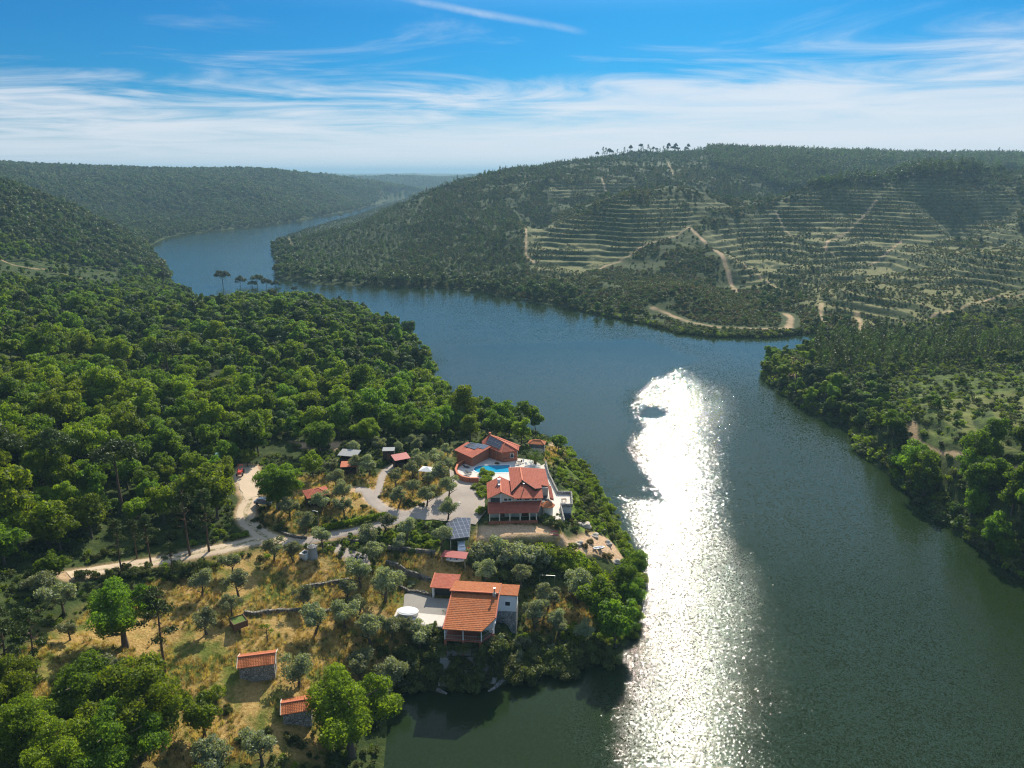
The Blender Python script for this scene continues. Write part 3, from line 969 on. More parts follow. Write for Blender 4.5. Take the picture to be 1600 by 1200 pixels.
def build_kinds():
    def reg(k, lst): KIND[k] = lst
    # broadleaf: unit tree with crown radius ~3.6 m, height ~8 m
    for mt in ('broad', 'lime'):
        L = []
        for s in range(5):
            cl = dome_clumps(26 + 2 * s, 3.6, 4.5, 3.4 + 0.3 * (s % 3 - 1), 100 + s + (50 if mt == 'lime' else 0), cr=(0.16, 0.40))
            cr = leaf_mesh('crown', cl, 5600, 0.20, 200 + s, LM[mt])
            L.append((cr, trunk_mesh('trunk', 5.2, 0.26, s, BM['grey'], crown_r=3.4)))
        reg(mt, L)
    L = []
    for s in range(5):   # olives: radius ~2, height ~4
        cl = dome_clumps(13, 2.0, 2.55, 1.45, 300 + s, cr=(0.26, 0.45))
        L.append((leaf_mesh('crown', cl, 3400, 0.125, 320 + s, LM['olive'], outward=0.4, jit=0.4), trunk_mesh('trunk', 2.4, 0.2, s + 9, BM['grey'], limbs=5, fork=0.3, crown_r=1.9, spread=0.7)))
    reg('olive', L)
    L = []
    for s in range(3):   # tall maritime pines: 14 m
        g = np.random.default_rng(400 + s)
        cl = []
        for i in range(22):
            a = g.uniform(0, 6.28); z = g.uniform(6.5, 13.6); rr_ = (14.6 - z) * 0.36 * g.uniform(0.5, 1.0) + 0.2
            cl.append((math.cos(a) * rr_, math.sin(a) * rr_, z, g.uniform(0.7, 1.1), g.uniform(0.7, 1.1), g.uniform(0.35, 0.6)))
        L.append((leaf_mesh('crown', cl, 3600, 0.15, 420 + s, LM['pine'], outward=0.3, jit=0.5), trunk_mesh('trunk', 13.8, 0.22, s + 20, BM['red'], limbs=14, fork=0.42, crown_r=2.4, spread=0.25, lean=0.35)))
    reg('pine', L)
    L = []
    for s in range(3):   # umbrella pines: 12 m, flat dome
        g = np.random.default_rng(450 + s)
        cl = []
        for i in range(26):
            a = g.uniform(0, 6.28); q = math.sqrt(g.uniform(0, 1)); rr_ = q * 2.9
            cl.append((math.cos(a) * rr_, math.sin(a) * rr_, 10.4 - q * q * 2.0 + g.normal() * 0.3, g.uniform(0.9, 1.3), g.uniform(0.9, 1.3), g.uniform(0.7, 1.1)))
        L.append((leaf_mesh('crown', cl, 5200, 0.17, 470 + s, LM['pine'], outward=0.5), trunk_mesh('trunk', 10.2, 0.27, s + 30, BM['red'], limbs=7, fork=0.66, crown_r=2.6, spread=0.5, lean=0.3)))
    reg('stone_pine', L)
    L = []
    for s in range(3):   # poplar column 9 m
        cl = [(math.sin(i * 2.1) * 0.3, math.cos(i * 2.1) * 0.3, 1.2 + i * 0.75, 0.95 * math.sin(0.5 + i * 0.22), 0.95 * math.sin(0.5 + i * 0.22), 0.9) for i in range(11)]
        L.append((leaf_mesh('crown', cl, 3000, 0.16, 480 + s, LM['far']), trunk_mesh('trunk', 7.5, 0.15, s + 40, BM['grey'], limbs=4, crown_r=0.8)))
    reg('poplar', L)
    for mt, key in (('lime', 'big_lime'), ('broad', 'big_broad')):
        L = []
        for s in range(2):   # large trees close to the camera: radius ~6, height ~11.5, crown nearly to the ground
            cl = dome_clumps(46, 5.6, 5.9, 5.0, 900 + s, cr=(0.17, 0.30), top_bias=0.05)
            L.append((leaf_mesh('crown', cl, 30000, 0.15, 910 + s, LM[mt], outward=0.5, jit=0.32), trunk_mesh('trunk', 8.5, 0.45, s + 70, BM['grey'], limbs=9, fork=0.25, crown_r=5)))
        reg(key, L)
    for mt, key in (('lime', 'shrub'), ('olive', 'grey_shrub'), ('scrub', 'dark_shrub'), ('brown', 'brown_shrub')):
        L = []
        for s in range(4):   # shrubs: radius ~1.2, sits on the ground
            cl = dome_clumps(9, 1.25, 0.75, 0.8, 500 + s, cr=(0.3, 0.5))
            L.append((leaf_mesh('foliage', cl, 1300, 0.12, 520 + s, LM[mt]), trunk_mesh('stem', 0.9, 0.06, s + 50, BM['grey'], limbs=4, crown_r=1.0, fork=0.2)))
        reg(key, L)


build_kinds()

# low-detail collections for masses far away (a few pixels each), kept out of the scene and instanced by the stuff objects
def far_collection(name, specs):
    c = bpy.data.collections.new(name)
    for i, me in enumerate(specs):
        o = bpy.data.objects.new('%s_%02d' % (name, i), me)
        c.objects.link(o)
    return c


def with_trunk(me_leaf, H, r, mat, n_limb=3, cr=2):
    """crown and trunk in one mesh for masses"""
    bm = bmesh.new(); bm.from_mesh(me_leaf)
    t = trunk_mesh('t', H, r, 3, mat, limbs=n_limb, crown_r=cr)
    k = len(bm.faces); bm.from_mesh(t); bm.faces.ensure_lookup_table()
    for f in bm.faces[k:]: f.material_index = 1
    me = bpy.data.meshes.new('mass_tree'); bm.to_mesh(me); bm.free()
    me.materials.append(me_leaf.materials[0]); me.materials.append(mat)
    return me


FARC = {}
def mk(kind, mats, n_, leafn, size, Rr, zc, rz, H):
    specs = []
    for j, mt in enumerate(mats):
        for s in range(n_):
            cl = dome_clumps(14, Rr, zc, rz, 700 + s * 3 + j * 31, cr=(0.18, 0.42))
            specs.append(with_trunk(leaf_mesh('mass_crown', cl, leafn, size, 720 + s + j * 9, LM[mt], outward=0.65), H, 0.2, BM['grey']))
    FARC[kind] = far_collection(kind, specs)
mk('mid_broadleaf', ['broad', 'lime', 'far', 'broad'], 3, 2600, 0.29, 3.6, 4.6, 3.4, 5.0)
mk('bank_cover', ['scrub', 'lime', 'far'], 2, 260, 0.20, 1.4, 0.7, 0.9, 0.8)
mk('far_broadleaf', ['far', 'far', 'scrub'], 3, 420, 0.62, 3.6, 4.6, 3.3, 4.5)
mk('far_scrub', ['scrub', 'far', 'scrub', 'brown'], 2, 160, 0.30, 1.5, 0.8, 0.9, 0.8)
for kd_ in ('shrub', 'grey_shrub', 'dark_shrub', 'brown_shrub'): FARC['mass_' + kd_] = far_collection('mass_' + kd_, [v[0] for v in KIND[kd_]])
specs = []
for s in range(4):   # slim hillside pines
    cl = [(math.sin(i * 2.1 + s) * 0.5, math.cos(i * 2.1) * 0.5, 3.4 + i * 0.95, 1.35 * math.sin(0.6 + i * 0.3), 1.35 * math.sin(0.6 + i * 0.3), 0.75) for i in range(8)]
    specs.append(with_trunk(leaf_mesh('slim_crown', cl, 230, 0.38, 760 + s, LM['pine'] if s % 2 else LM['far']), 9.0, 0.16, BM['grey'], 4, 1.2))
FARC['far_pine'] = far_collection('far_pine', specs)
specs = []
for s in range(3):   # charred bare poles left by a fire
    specs.append(trunk_mesh('pole', 10.5, 0.17, 60 + s, BM['grey'], limbs=7, crown_r=0.9, fork=0.3, spread=0.5, lean=0.5))
FARC['bare_pole'] = far_collection('bare_pole', specs)
specs = []
for s in range(4):   # grass tussocks
    g = np.random.default_rng(800 + s); m = 40
    a = g.uniform(0, 6.28, m); rr_ = g.uniform(0, 0.45, m); x = np.cos(a) * rr_; y = np.sin(a) * rr_
    tx = x + np.cos(a) * g.uniform(0.05, 0.3, m); ty = y + np.sin(a) * g.uniform(0.05, 0.3, m); h_ = g.uniform(0.25, 0.7, m)
    px_, py_ = -np.sin(a) * 0.035, np.cos(a) * 0.035
    V = np.stack([np.stack([x - px_, y - py_, x * 0 - 0.05], -1), np.stack([x + px_, y + py_, x * 0 - 0.05], -1), np.stack([tx + px_ * .2, ty + py_ * .2, h_], -1), np.stack([tx - px_ * .2, ty - py_ * .2, h_], -1)], 1).reshape(-1, 3)
    me = np_mesh('tussock', V, np.arange(m * 4).reshape(-1, 4), LM['straw'] if s < 3 else LM['scrub'])
    t_ = np.repeat(g.uniform(0, 1, m), 4); add_attr(me, 'tone', np.stack([t_, t_, t_, t_ * 0 + 1], -1))
    specs.append(me)
FARC['tussock'] = far_collection('tussock', specs)


def scatter_nodes(coll):
    ng = bpy.data.node_groups.new('scatter_' + coll.name, 'GeometryNodeTree')
    ng.interface.new_socket('Geometry', in_out='INPUT', socket_type='NodeSocketGeometry')
    ng.interface.new_socket('Geometry', in_out='OUTPUT', socket_type='NodeSocketGeometry')
    N = ng.nodes; Lk = ng.links
    gi = N.new('NodeGroupInput'); go = N.new('NodeGroupOutput')
    ci = N.new('GeometryNodeCollectionInfo'); ci.inputs['Collection'].default_value = coll
    ci.inputs['Separate Children'].default_value = True; ci.inputs['Reset Children'].default_value = True
    ip = N.new('GeometryNodeInstanceOnPoints'); ip.inputs['Pick Instance'].default_value = True
    def attr(nm, typ):
        a = N.new('GeometryNodeInputNamedAttribute'); a.data_type = typ; a.inputs['Name'].default_value = nm
        return a.outputs['Attribute']
    Lk.new(gi.outputs[0], ip.inputs['Points']); Lk.new(ci.outputs[0], ip.inputs['Instance'])
    Lk.new(attr('pick', 'INT'), ip.inputs['Instance Index'])
    Lk.new(attr('rot', 'FLOAT_VECTOR'), ip.inputs['Rotation']); Lk.new(attr('scl', 'FLOAT_VECTOR'), ip.inputs['Scale'])
    Lk.new(ip.outputs[0], go.inputs[0])
    return ng


def stuff(name, coll, X, Y, S, label, cat, zoff=0.0, sz=None):
    n_ = len(X)
    if n_ == 0: return None
    me = bpy.data.meshes.new(name)
    Z = hgt(X, Y) + zoff
    me.vertices.add(n_); me.vertices.foreach_set('co', np.stack([X, Y, Z], -1).astype(np.float32).ravel())
    a = me.attributes.new('pick', 'INT', 'POINT'); a.data.foreach_set('value', rng.integers(0, len(coll.objects), n_).astype(np.int32))
    rot = np.stack([rng.normal(size=n_) * 0.05, rng.normal(size=n_) * 0.05, rng.uniform(0, 6.28, n_)], -1)
    a = me.attributes.new('rot', 'FLOAT_VECTOR', 'POINT'); a.data.foreach_set('vector', rot.astype(np.float32).ravel())
    zs = S * rng.uniform(0.8, 1.2, n_) if sz is None else sz
    a = me.attributes.new('scl', 'FLOAT_VECTOR', 'POINT'); a.data.foreach_set('vector', np.stack([S, S, zs], -1).astype(np.float32).ravel())
    o = link_obj(name, me)
    md = o.modifiers.new('scatter', 'NODES'); md.node_group = scatter_nodes(coll)
    tag(o, label, cat, kind='stuff')
    return o


def jgrid(x0, x1, y0, y1, s, jit=0.42):
    gx, gy = np.meshgrid(np.arange(x0, x1, s), np.arange(y0, y1, s))
    gx = gx.ravel() + rng.uniform(-jit, jit, gx.size) * s; gy = gy.ravel() + rng.uniform(-jit, jit, gy.size) * s
    return gx, gy


def in_view(x, y, m=1.18):
    return np.abs(x) < y * 0.72 * m + 25


NAMES = {'big_lime': 'broadleaf_tree', 'big_broad': 'broadleaf_tree', 'broad': 'broadleaf_tree', 'lime': 'broadleaf_tree', 'olive': 'olive_tree', 'pine': 'pine_tree', 'stone_pine': 'umbrella_pine', 'poplar': 'poplar_tree',
         'shrub': 'shrub', 'grey_shrub': 'shrub', 'dark_shrub': 'shrub', 'brown_shrub': 'shrub'}
CATS = {'broadleaf_tree': 'tree', 'olive_tree': 'olive tree', 'pine_tree': 'pine tree', 'umbrella_pine': 'pine tree', 'poplar_tree': 'tree', 'shrub': 'shrub'}


def plant(kind, x, y, s=1.0, sz=None, label='', group=None, z=None, sink=0.0):
    v = KIND[kind][int(rng.integers(0, len(KIND[kind])))]
    if z is None: z = float(hgt(x, y)) - sink
    nm = NAMES[kind]
    r_ = empty(nm, (x, y, z), rng.uniform(0, 6.28), label, CATS[nm], group)
    r_.scale = (s, s, sz if sz else s)
    for me in v:
        o = bpy.data.objects.new(me.name.split('.')[0], me); col.objects.link(o); o.parent = r_
    return r_


def plant_px(kind, px, py, hpx=None, s=None, sz=None, label='', group=None):
    """plant at the foot seen at (px,py); hpx = height of the tree on the photograph"""
    base = {'big_lime': 11.5, 'big_broad': 11.5, 'broad': 8.2, 'lime': 8.2, 'olive': 4.1, 'pine': 14.2, 'stone_pine': 12.0, 'poplar': 9.6, 'shrub': 1.7, 'grey_shrub': 1.7, 'dark_shrub': 1.7, 'brown_shrub': 1.7}[kind]
    g = on_ground(px, py)
    if hpx:
        depth = g[1] * CP - (g[2] - CAM_H) * SP
        up = math.cos(PITCH + math.atan((py - 600) / FPX))
        s_ = hpx / (FPX / depth * up) / base
        if s is None: s = s_
        if sz is None: sz = s_
    return plant(kind, g[0], g[1], s or 1.0, sz, label, group)


def project(x, y, z):
    X = x; Yd = y * CP - (z - CAM_H) * SP; U = y * SP + (z - CAM_H) * CP
    return 800 + FPX * X / Yd, 600 - FPX * U / Yd, Yd


RB = np.array([atz(*p) for p in shore_px2] + [(160, 60), (190, -60), (190, -400), (30000, -400), (30000, 26000), (400, 26000), (-80, 3100)])
CLEAR = ground_poly([(-100, 915), (112, 872), (190, 852), (330, 824), (362, 808), (360, 786), (362, 735), (400, 716), (452, 694), (560, 690), (650, 690), (712, 694), (745, 684), (830, 682), (872, 684)])
CLEAR = np.vstack([CLEAR, [(60, 230), (60, 40), (-300, 40), (-300, CLEAR[0][1] - 10)]])


def inpoly(x, y, P): return poly_sd(x, y, P) > 0


def area(x, y, pts, px, py): return poly_sd(px, py, np.array(pts, float)) > 0


# ---- left bank forest
fx, fy = jgrid(-620, 60, 40, 760, 6.0)
r_ = np.hypot(fx, fy)
k = in_view(fx, fy) & (r_ < 700) & (-poly_sd(fx, fy, SHORE) > 1.0) & ~inpoly(fx, fy, RB) & ~inpoly(fx, fy, CLEAR)
fx, fy = fx[k], fy[k]
keep = fbm(fx, fy, 40, 3, 111) > -0.62
fx, fy = fx[keep], fy[keep]
fz = hgt(fx, fy)
px, py, dp = project(fx, fy, fz)
# clear the foot of the umbrella pines a little and the small openings
op = area(fx, fy, [(455, 690), (560, 690), (545, 708), (455, 706)], px, py) | (line_d(fx, fy, TRK[12][1]) < 4)
low = area(fx, fy, [(300, 455), (460, 455), (470, 470), (300, 485)], px, py)
S = rng.uniform(0.75, 1.38, len(fx)) * (1 + 0.35 * fbm(fx, fy, 30, 2, 13))
S = np.where(low, S * 0.5, S)
S = S * np.where(py < 610, 0.85, 1.0)
S = S * np.where(rng.uniform(size=len(fx)) < 0.12, 0.6, 1.0) * np.where(rng.uniform(size=len(fx)) < 0.08, 1.3, 1.0)
scr = area(fx, fy, [(-100, 392), (190, 425), (200, 452), (-100, 452)], px, py)
op = op | (scr & (rng.uniform(size=len(fx)) < 0.6)); S = np.where(scr, S * 0.6, S)
fx, fy, fz, S, px, py, dp = [q[~op] for q in (fx, fy, fz, S, px, py, dp)]
vis = (px > -40) & (px < 1640) & (py < 1260)
size = S / dp * vis
# ---- right bank forest near the water
qx, qy = jgrid(40, 420, 60, 420, 5.2)
zz_ = hgt(qx, qy)
qp, qq, qd = project(qx, qy, zz_)
sdr = -poly_sd(qx, qy, SHORE)
k = inpoly(qx, qy, RB) & (sdr > 0.8) & (qd > 40)
dens = np.where(sdr < 15, 1.2, 0.25)
row = area(qx, qy, [(1262, 548), (1330, 532), (1620, 528), (1620, 560), (1400, 580), (1290, 588)], qp, qq)
openp = area(qx, qy, [(1400, 585), (1640, 565), (1640, 690), (1450, 690), (1380, 640)], qp, qq)
fort = area(qx, qy, [(1330, 660), (1430, 640), (1480, 690), (1640, 700), (1640, 900), (1500, 830), (1380, 740)], qp, qq)
dens = np.where(row, 1.4, dens); dens = np.where(fort, 0.62, dens); dens = np.where(openp, 0.06, dens)
dens = np.where(line_d(qx, qy, TRK[14][1]) < 3.0, 0, dens)
dens = np.where(inpoly(qx, qy, ground_poly([(1222, 556), (1256, 556), (1250, 590), (1226, 590)])), 0, dens)
k &= (rng.uniform(size=len(qx)) < dens) & (qq > 530) & (qy < 400)
qx, qy, zz_, qp, qq, qd, rowk, ofk = [q[k] for q in (qx, qy, zz_, qp, qq, qd, row, openp)]
qS = rng.uniform(0.62, 1.12, len(qx)) * np.where(-poly_sd(qx, qy, SHORE) < 14, 1.15, 0.95)
qS = np.where(qq > 700, qS * 1.15, qS)
vis2 = (qp > 0) & (qp < 1630) & (qq < 1200)
# the biggest 270 become trees of their own
allsz = np.concatenate([size, qS / qd * vis2 * (~rowk)])
NT_ = 262
order = np.argsort(-allsz)[:NT_]
selL = np.zeros(len(fx), bool); selR = np.zeros(len(qx), bool)
for i in order:
    if i < len(fx): selL[i] = True
    else: selR[i - len(fx)] = True
BRT = fbm(fx, fy, 22, 2, 15) + np.where((py > 720) | ((py > 560) & (py < 640) & (px > 200)), 0.25, 0) - np.where(px > 560, 0.2, 0)
SPOTS = {'dirt track top': (385, 705), 'timber cabin': (490, 690), 'pool house': (740, 650), 'white gazebo': (655, 670), 'roadside pines': (300, 810), 'road end': (90, 880), 'left edge': (0, 760), 'tall umbrella pine': (195, 740),
         'dark round pine': (265, 580), 'river shore': (690, 610), 'green shed': (340, 730), 'lower left corner': (40, 1150), 'river bend': (560, 500), 'grey lean-to': (540, 680), 'left hill foot': (60, 540), 'red tractor': (370, 760), 'leftmost umbrella pine': (20, 680), 'orange pavilion': (830, 670)}


def two_near(x, y):
    k_ = sorted(SPOTS, key=lambda q: math.hypot(x - SPOTS[q][0], y - SPOTS[q][1]))
    return 'between the %s and the %s' % (k_[0], k_[1])


def wood_label(kd, s, x, y):
    tone = 'yellow-green' if kd == 'lime' else 'dark green'
    siz = 'large' if s > 1.25 else ('small' if s < 0.9 else 'medium')
    return '%s %s tree %s' % (siz, tone, two_near(x, y))


for i in np.nonzero(selL)[0]:
    kd = 'lime' if BRT[i] + rng.normal() * 0.2 > 0.02 else 'broad'
    plant(kd, float(fx[i]), float(fy[i]), float(S[i]), float(S[i] * rng.uniform(0.85, 1.25)),
          wood_label(kd, float(S[i]), float(px[i]), float(py[i])), 'broadleaf trees of the wood behind the estate', z=float(fz[i]) - 0.3)
for i in np.nonzero(selR)[0]:
    plant('broad', float(qx[i]), float(qy[i]), float(qS[i]), float(qS[i] * rng.uniform(0.9, 1.3)),
          '%s dark green broadleaf tree %s' % ('large' if qS[i] > 1.0 else 'medium', 'on the headland tip across the bay' if qp[i] < 1300 else ('on the right river bank below the path' if qp[i] < 1480 else 'at the right edge of the picture on the bank')), 'trees on the right bank of the river', z=float(zz_[i]) - 0.3)
stuff('woodland', FARC['mid_broadleaf'], fx[~selL], fy[~selL], S[~selL], 'dense green wood covering the left bank up to the river bend', 'woodland', -0.3)
k = ~selR & ~rowk
stuff('bank_woodland', FARC['mid_broadleaf'], qx[k], qy[k], qS[k] * 0.9, 'dark thicket of trees filling the right bank', 'woodland', -0.3)
stuff('pine_belt', FARC['far_pine'], qx[rowk], qy[rowk], qS[rowk] * 0.95, 'dark belt of slim pines across the right headland', 'woodland', -0.2)
# bushes right on the waterline of the right bank and the far shore
wx, wy = jgrid(40, 420, 60, 640, 1.9)
sdw = -poly_sd(wx, wy, SHORE)
k = inpoly(wx, wy, RB) & (sdw > -0.3) & (sdw < 4.5) & in_view(wx, wy)
stuff('waterline_bushes', FARC['bank_cover'], wx[k], wy[k], rng.uniform(0.9, 1.9, k.sum()), 'bushes hanging over the waterline of the right bank', 'bushes', -.3)
# undergrowth of the right bank plateau
ux, uy = jgrid(60, 460, 90, 420, 2.3)
k = inpoly(ux, uy, RB) & (-poly_sd(ux, uy, SHORE) > 1.5) & (fbm(ux, uy, 14, 3, 17) > -0.5) & in_view(ux, uy)
k &= line_d(ux, uy, TRK[14][1]) > 1.8
k &= (poly_sd(ux, uy, LUSH[0]) < 0) | (rng.uniform(size=len(ux)) < 0.45)
ux, uy = ux[k], uy[k]
stuff('bank_scrub', FARC['bank_cover'], ux, uy, rng.uniform(0.5, 1.25, len(ux)), 'low scrub over the right headland', 'scrub', -0.1)

# ---- hills across the water and down the valley
hx, hy = jgrid(-1500, 1900, 380, 2700, 6.6)
rr_h = np.hypot(hx, hy)
hz = hgt(hx, hy)
hp, hq, hd_ = project(hx, hy, hz)
side = inpoly(hx, hy, RB)
sdh = -poly_sd(hx, hy, SHORE)
k = (sdh > 0.5) & (hp > -120) & (hp < 1720) & ((side & ((hy > 400) | (hq < 545))) | (~side & (rr_h > 690)))
hx, hy, rr_h, hz, hp, hq, hd_, side, sdh = [q[k] for q in (hx, hy, rr_h, hz, hp, hq, hd_, side, sdh)]
# drop what the terrain itself hides (coarse line of sight test)
vis = np.ones(len(hx), bool)
top = hz + 9
for t in np.linspace(0.25, 0.97, 26):
    g_ = hgt(hx * t, hy * t, False)
    vis &= (CAM_H + (top - CAM_H) * t) > g_ - 5
hx, hy, rr_h, hz, hp, hq, hd_, side, sdh = [q[vis] for q in (hx, hy, rr_h, hz, hp, hq, hd_, side, sdh)]
tm = terrace_mask(hx, hy)
u = rng.uniform(size=len(hx)); nf = fbm(hx, hy, 110, 4, 121)
trackd = np.full(len(hx), 1e9)
for wd, P in TRK: trackd = np.minimum(trackd, line_d(hx, hy, P) - wd)
on_track = trackd < 1.5
west = side & area(hx, hy, [(400, 360), (560, 320), (700, 330), (810, 330), (822, 440), (850, 478), (600, 460), (420, 450)], hp, hq)
facing = side & area(hx, hy, [(880, 430), (1010, 380), (1080, 348), (1145, 430), (1180, 470), (1220, 515), (1060, 520), (900, 480)], hp, hq)
valley = side & area(hx, hy, [(1190, 360), (1260, 350), (1300, 440), (1350, 460), (1330, 512), (1240, 500), (1220, 440)], hp, hq)
strip = side & (sdh < 26) & (hp < 1250)
ridge_r = side & area(hx, hy, [(1240, 306), (1340, 280), (1450, 268), (1640, 258), (1640, 288), (1500, 290), (1400, 300), (1290, 312)], hp, hq)
topR = side & area(hx, hy, [(1100, 225), (1700, 225), (1700, 262), (1400, 285), (1220, 300), (1180, 275), (1110, 262)], hp, hq)
back = side & (hy > 930)
clump = side & area(hx, hy, [(910, 330), (965, 322), (975, 352), (915, 362)], hp, hq)
grey = side & area(hx, hy, [(1480, 310), (1640, 300), (1640, 370), (1500, 372)], hp, hq)
pr = np.zeros(len(hx))       # chance of a tree
pr = np.where(side, 0.16 + 0.30 * (nf > 0.05), 0.93)
pr = np.where(side & (tm > 0.4), 0.03 + 0.10 * (nf > 0.22), pr)
pr = np.where(back, 0.32 + 0.4 * (nf > 0.0), pr)
pr = np.where(west, 0.95, pr); pr = np.where(facing, 0.26, pr); pr = np.where(valley, 0.55, pr)
pr = np.where(strip, 0.95, pr); pr = np.where(ridge_r, 0.9, pr); pr = np.where(topR, 0.97, pr); pr = np.where(clump, 1.0, pr)
pr = np.where(grey, np.maximum(pr, 0.2), pr)
lefttr = (~side) & area(hx, hy, [(-100, 405), (180, 425), (185, 455), (-100, 445)], hp, hq)
pr = np.where(lefttr, 0.45, pr)
pr = np.where(area(hx, hy, [(1012, 482), (1250, 496), (1250, 532), (1012, 522)], hp, hq), 0.12, pr)
pr = np.where(line_d(hx, hy, TRK[0][1]) < 13, 0.02, pr)
pr = np.where(on_track, 0, pr)
tree = u < pr
u2 = rng.uniform(size=len(hx))
spit = side & (hy > 980) & (hp < 640) & (sdh < 90)
pine = tree & side & (~strip) & (((west | ridge_r) & (u2 < 0.62)) | (back & (u2 < 0.45)) | (u2 < 0.15))
brd = tree & ~pine
sz = rng.uniform(0.5, 1.05, len(hx)) * np.where(side, 0.95, 1.2)
sz = np.where(facing, sz * 0.55, sz); sz = np.where(tm > 0.4, sz * 0.6, sz); sz = np.where(west, sz * 0.95, sz); sz = np.where(topR, 1.45, sz); sz = np.where(strip & (hp < 1020), sz * 1.35, sz)
sz = np.where(rr_h > 1500, sz * 1.25, sz); sz = np.where(spit, 0.42, sz)
k = brd & side
stuff('hillside_woodland', FARC['far_broadleaf'], hx[k], hy[k], sz[k], 'scattered dark broadleaf cover on the hills across the river', 'woodland', -0.4)
k = brd & ~side
stuff('valley_woodland', FARC['far_broadleaf'], hx[k], hy[k], sz[k] * 1.1, 'blue-green woodland on the left hills down the valley', 'woodland', -0.5)
stuff('hillside_pines', FARC['far_pine'], hx[pine], hy[pine], sz[pine], 'slim pines on the headland and ridges across the river', 'woodland', -0.2)
k = side & (u2 > 0.80) & (west | ridge_r | (back & (hp > 600) & (hp < 1100))) & ~on_track
stuff('burnt_poles', FARC['bare_pole'], hx[k] + 2.0, hy[k] + 1.5, np.full(k.sum(), 0.9), 'thin bare burnt trunks standing along the ridges', 'dead trees')
# the last ridges of the valley
ex, ey = jgrid(-2600, 700, 2400, 5600, 15)
ez = hgt(ex, ey)
ep, eq, ed = project(ex, ey, ez)
k = (ez > 2) & (ep > -60) & (ep < 800) & (np.hypot(ex, ey) > 2550)
ex, ey, ez = ex[k], ey[k], ez[k]
ok = np.ones(len(ex), bool)
for t in np.linspace(0.2, 0.97, 24): ok &= (CAM_H + (ez + 14 - CAM_H) * t) > hgt(ex * t, ey * t, t > 0.45) - 2
stuff('distant_woodland', FARC['far_broadleaf'], ex[ok], ey[ok], rng.uniform(1.6, 2.6, ok.sum()), 'hazy blue-green woodland on the last ridges of the valley', 'woodland', -1)
# scrub in between, thick on the terraces
vx, vy = jgrid(-120, 1000, 395, 1250, 2.5)
vz = hgt(vx, vy)
vp, vq, vd = project(vx, vy, vz)
k = inpoly(vx, vy, RB) & (-poly_sd(vx, vy, SHORE) > 2) & (vp < 1680) & (vp > 400) & ((fbm(vx, vy, 18, 4, 141) + 0.25 * (vy < 640)) > -0.10)
vx, vy, vz = vx[k], vy[k], vz[k]
ok = np.ones(len(vx), bool)
for t in np.linspace(0.5, 0.985, 18): ok &= (CAM_H + (vz + 1 - CAM_H) * t) > hgt(vx * t, vy * t, False) - 3
for wd, P in TRK: ok &= line_d(vx, vy, P) > wd * 0.9
ok &= line_d(vx, vy, TRK[0][1]) > 6
tmv = terrace_mask(vx, vy) > 0.4
ok &= ~tmv | riser(vx, vy) | (rng.uniform(size=len(vx)) < 0.34)
vx, vy = vx[ok], vy[ok]
stuff('hillside_scrub', FARC['far_scrub'], vx, vy, rng.uniform(0.4, 1.15, len(vx)) * np.where(terrace_mask(vx, vy) > 0.4, 0.75, 1.15), 'low dark scrub in rows on the terraced hills', 'scrub', -0.1)

# ---- grass tussocks in the sunlit grove
gx_, gy_ = jgrid(-150, 30, 62, 260, 0.75)
k = (-poly_sd(gx_, gy_, SHORE) > 0.6) & in_view(gx_, gy_, 1.0)
gx_, gy_ = gx_[k], gy_[k]
mk_ = np.zeros(len(gx_))
for P in DRY: mk_ = np.maximum(mk_, sst(poly_sd(gx_, gy_, P), -2, 2))
k = (mk_ > 0.5) & (fbm(gx_, gy_, 9, 3, 151) > -0.25) & (rng.uniform(size=len(gx_)) < 0.8)
for nm, wd, mt, p in ROADS: k &= line_d(gx_, gy_, gline(p)) > wd * 0.55
for P in (YARD,) + tuple(BARE[:1]): k &= poly_sd(gx_, gy_, P) < -0.3
GRX, GRY = gx_[k], gy_[k]        # planted after the buildings are known

# ------------------------------------------------------------------ building kit
def mat_plain(name, c, rough=0.7, var=0.15, sc=1.2, spec=0.3, metal=0.0):
    m, n = material(name)
    f = n.noise(n.add('ShaderNodeTexCoord').outputs['Object'], sc, 5, 0.65)
    a = tuple(v * (1 - var) for v in c); b = tuple(min(1, v * (1 + var)) for v in c)
    surf(n, n.mix(f, a, b), rough, f, 0.01, spec, metal)
    return m


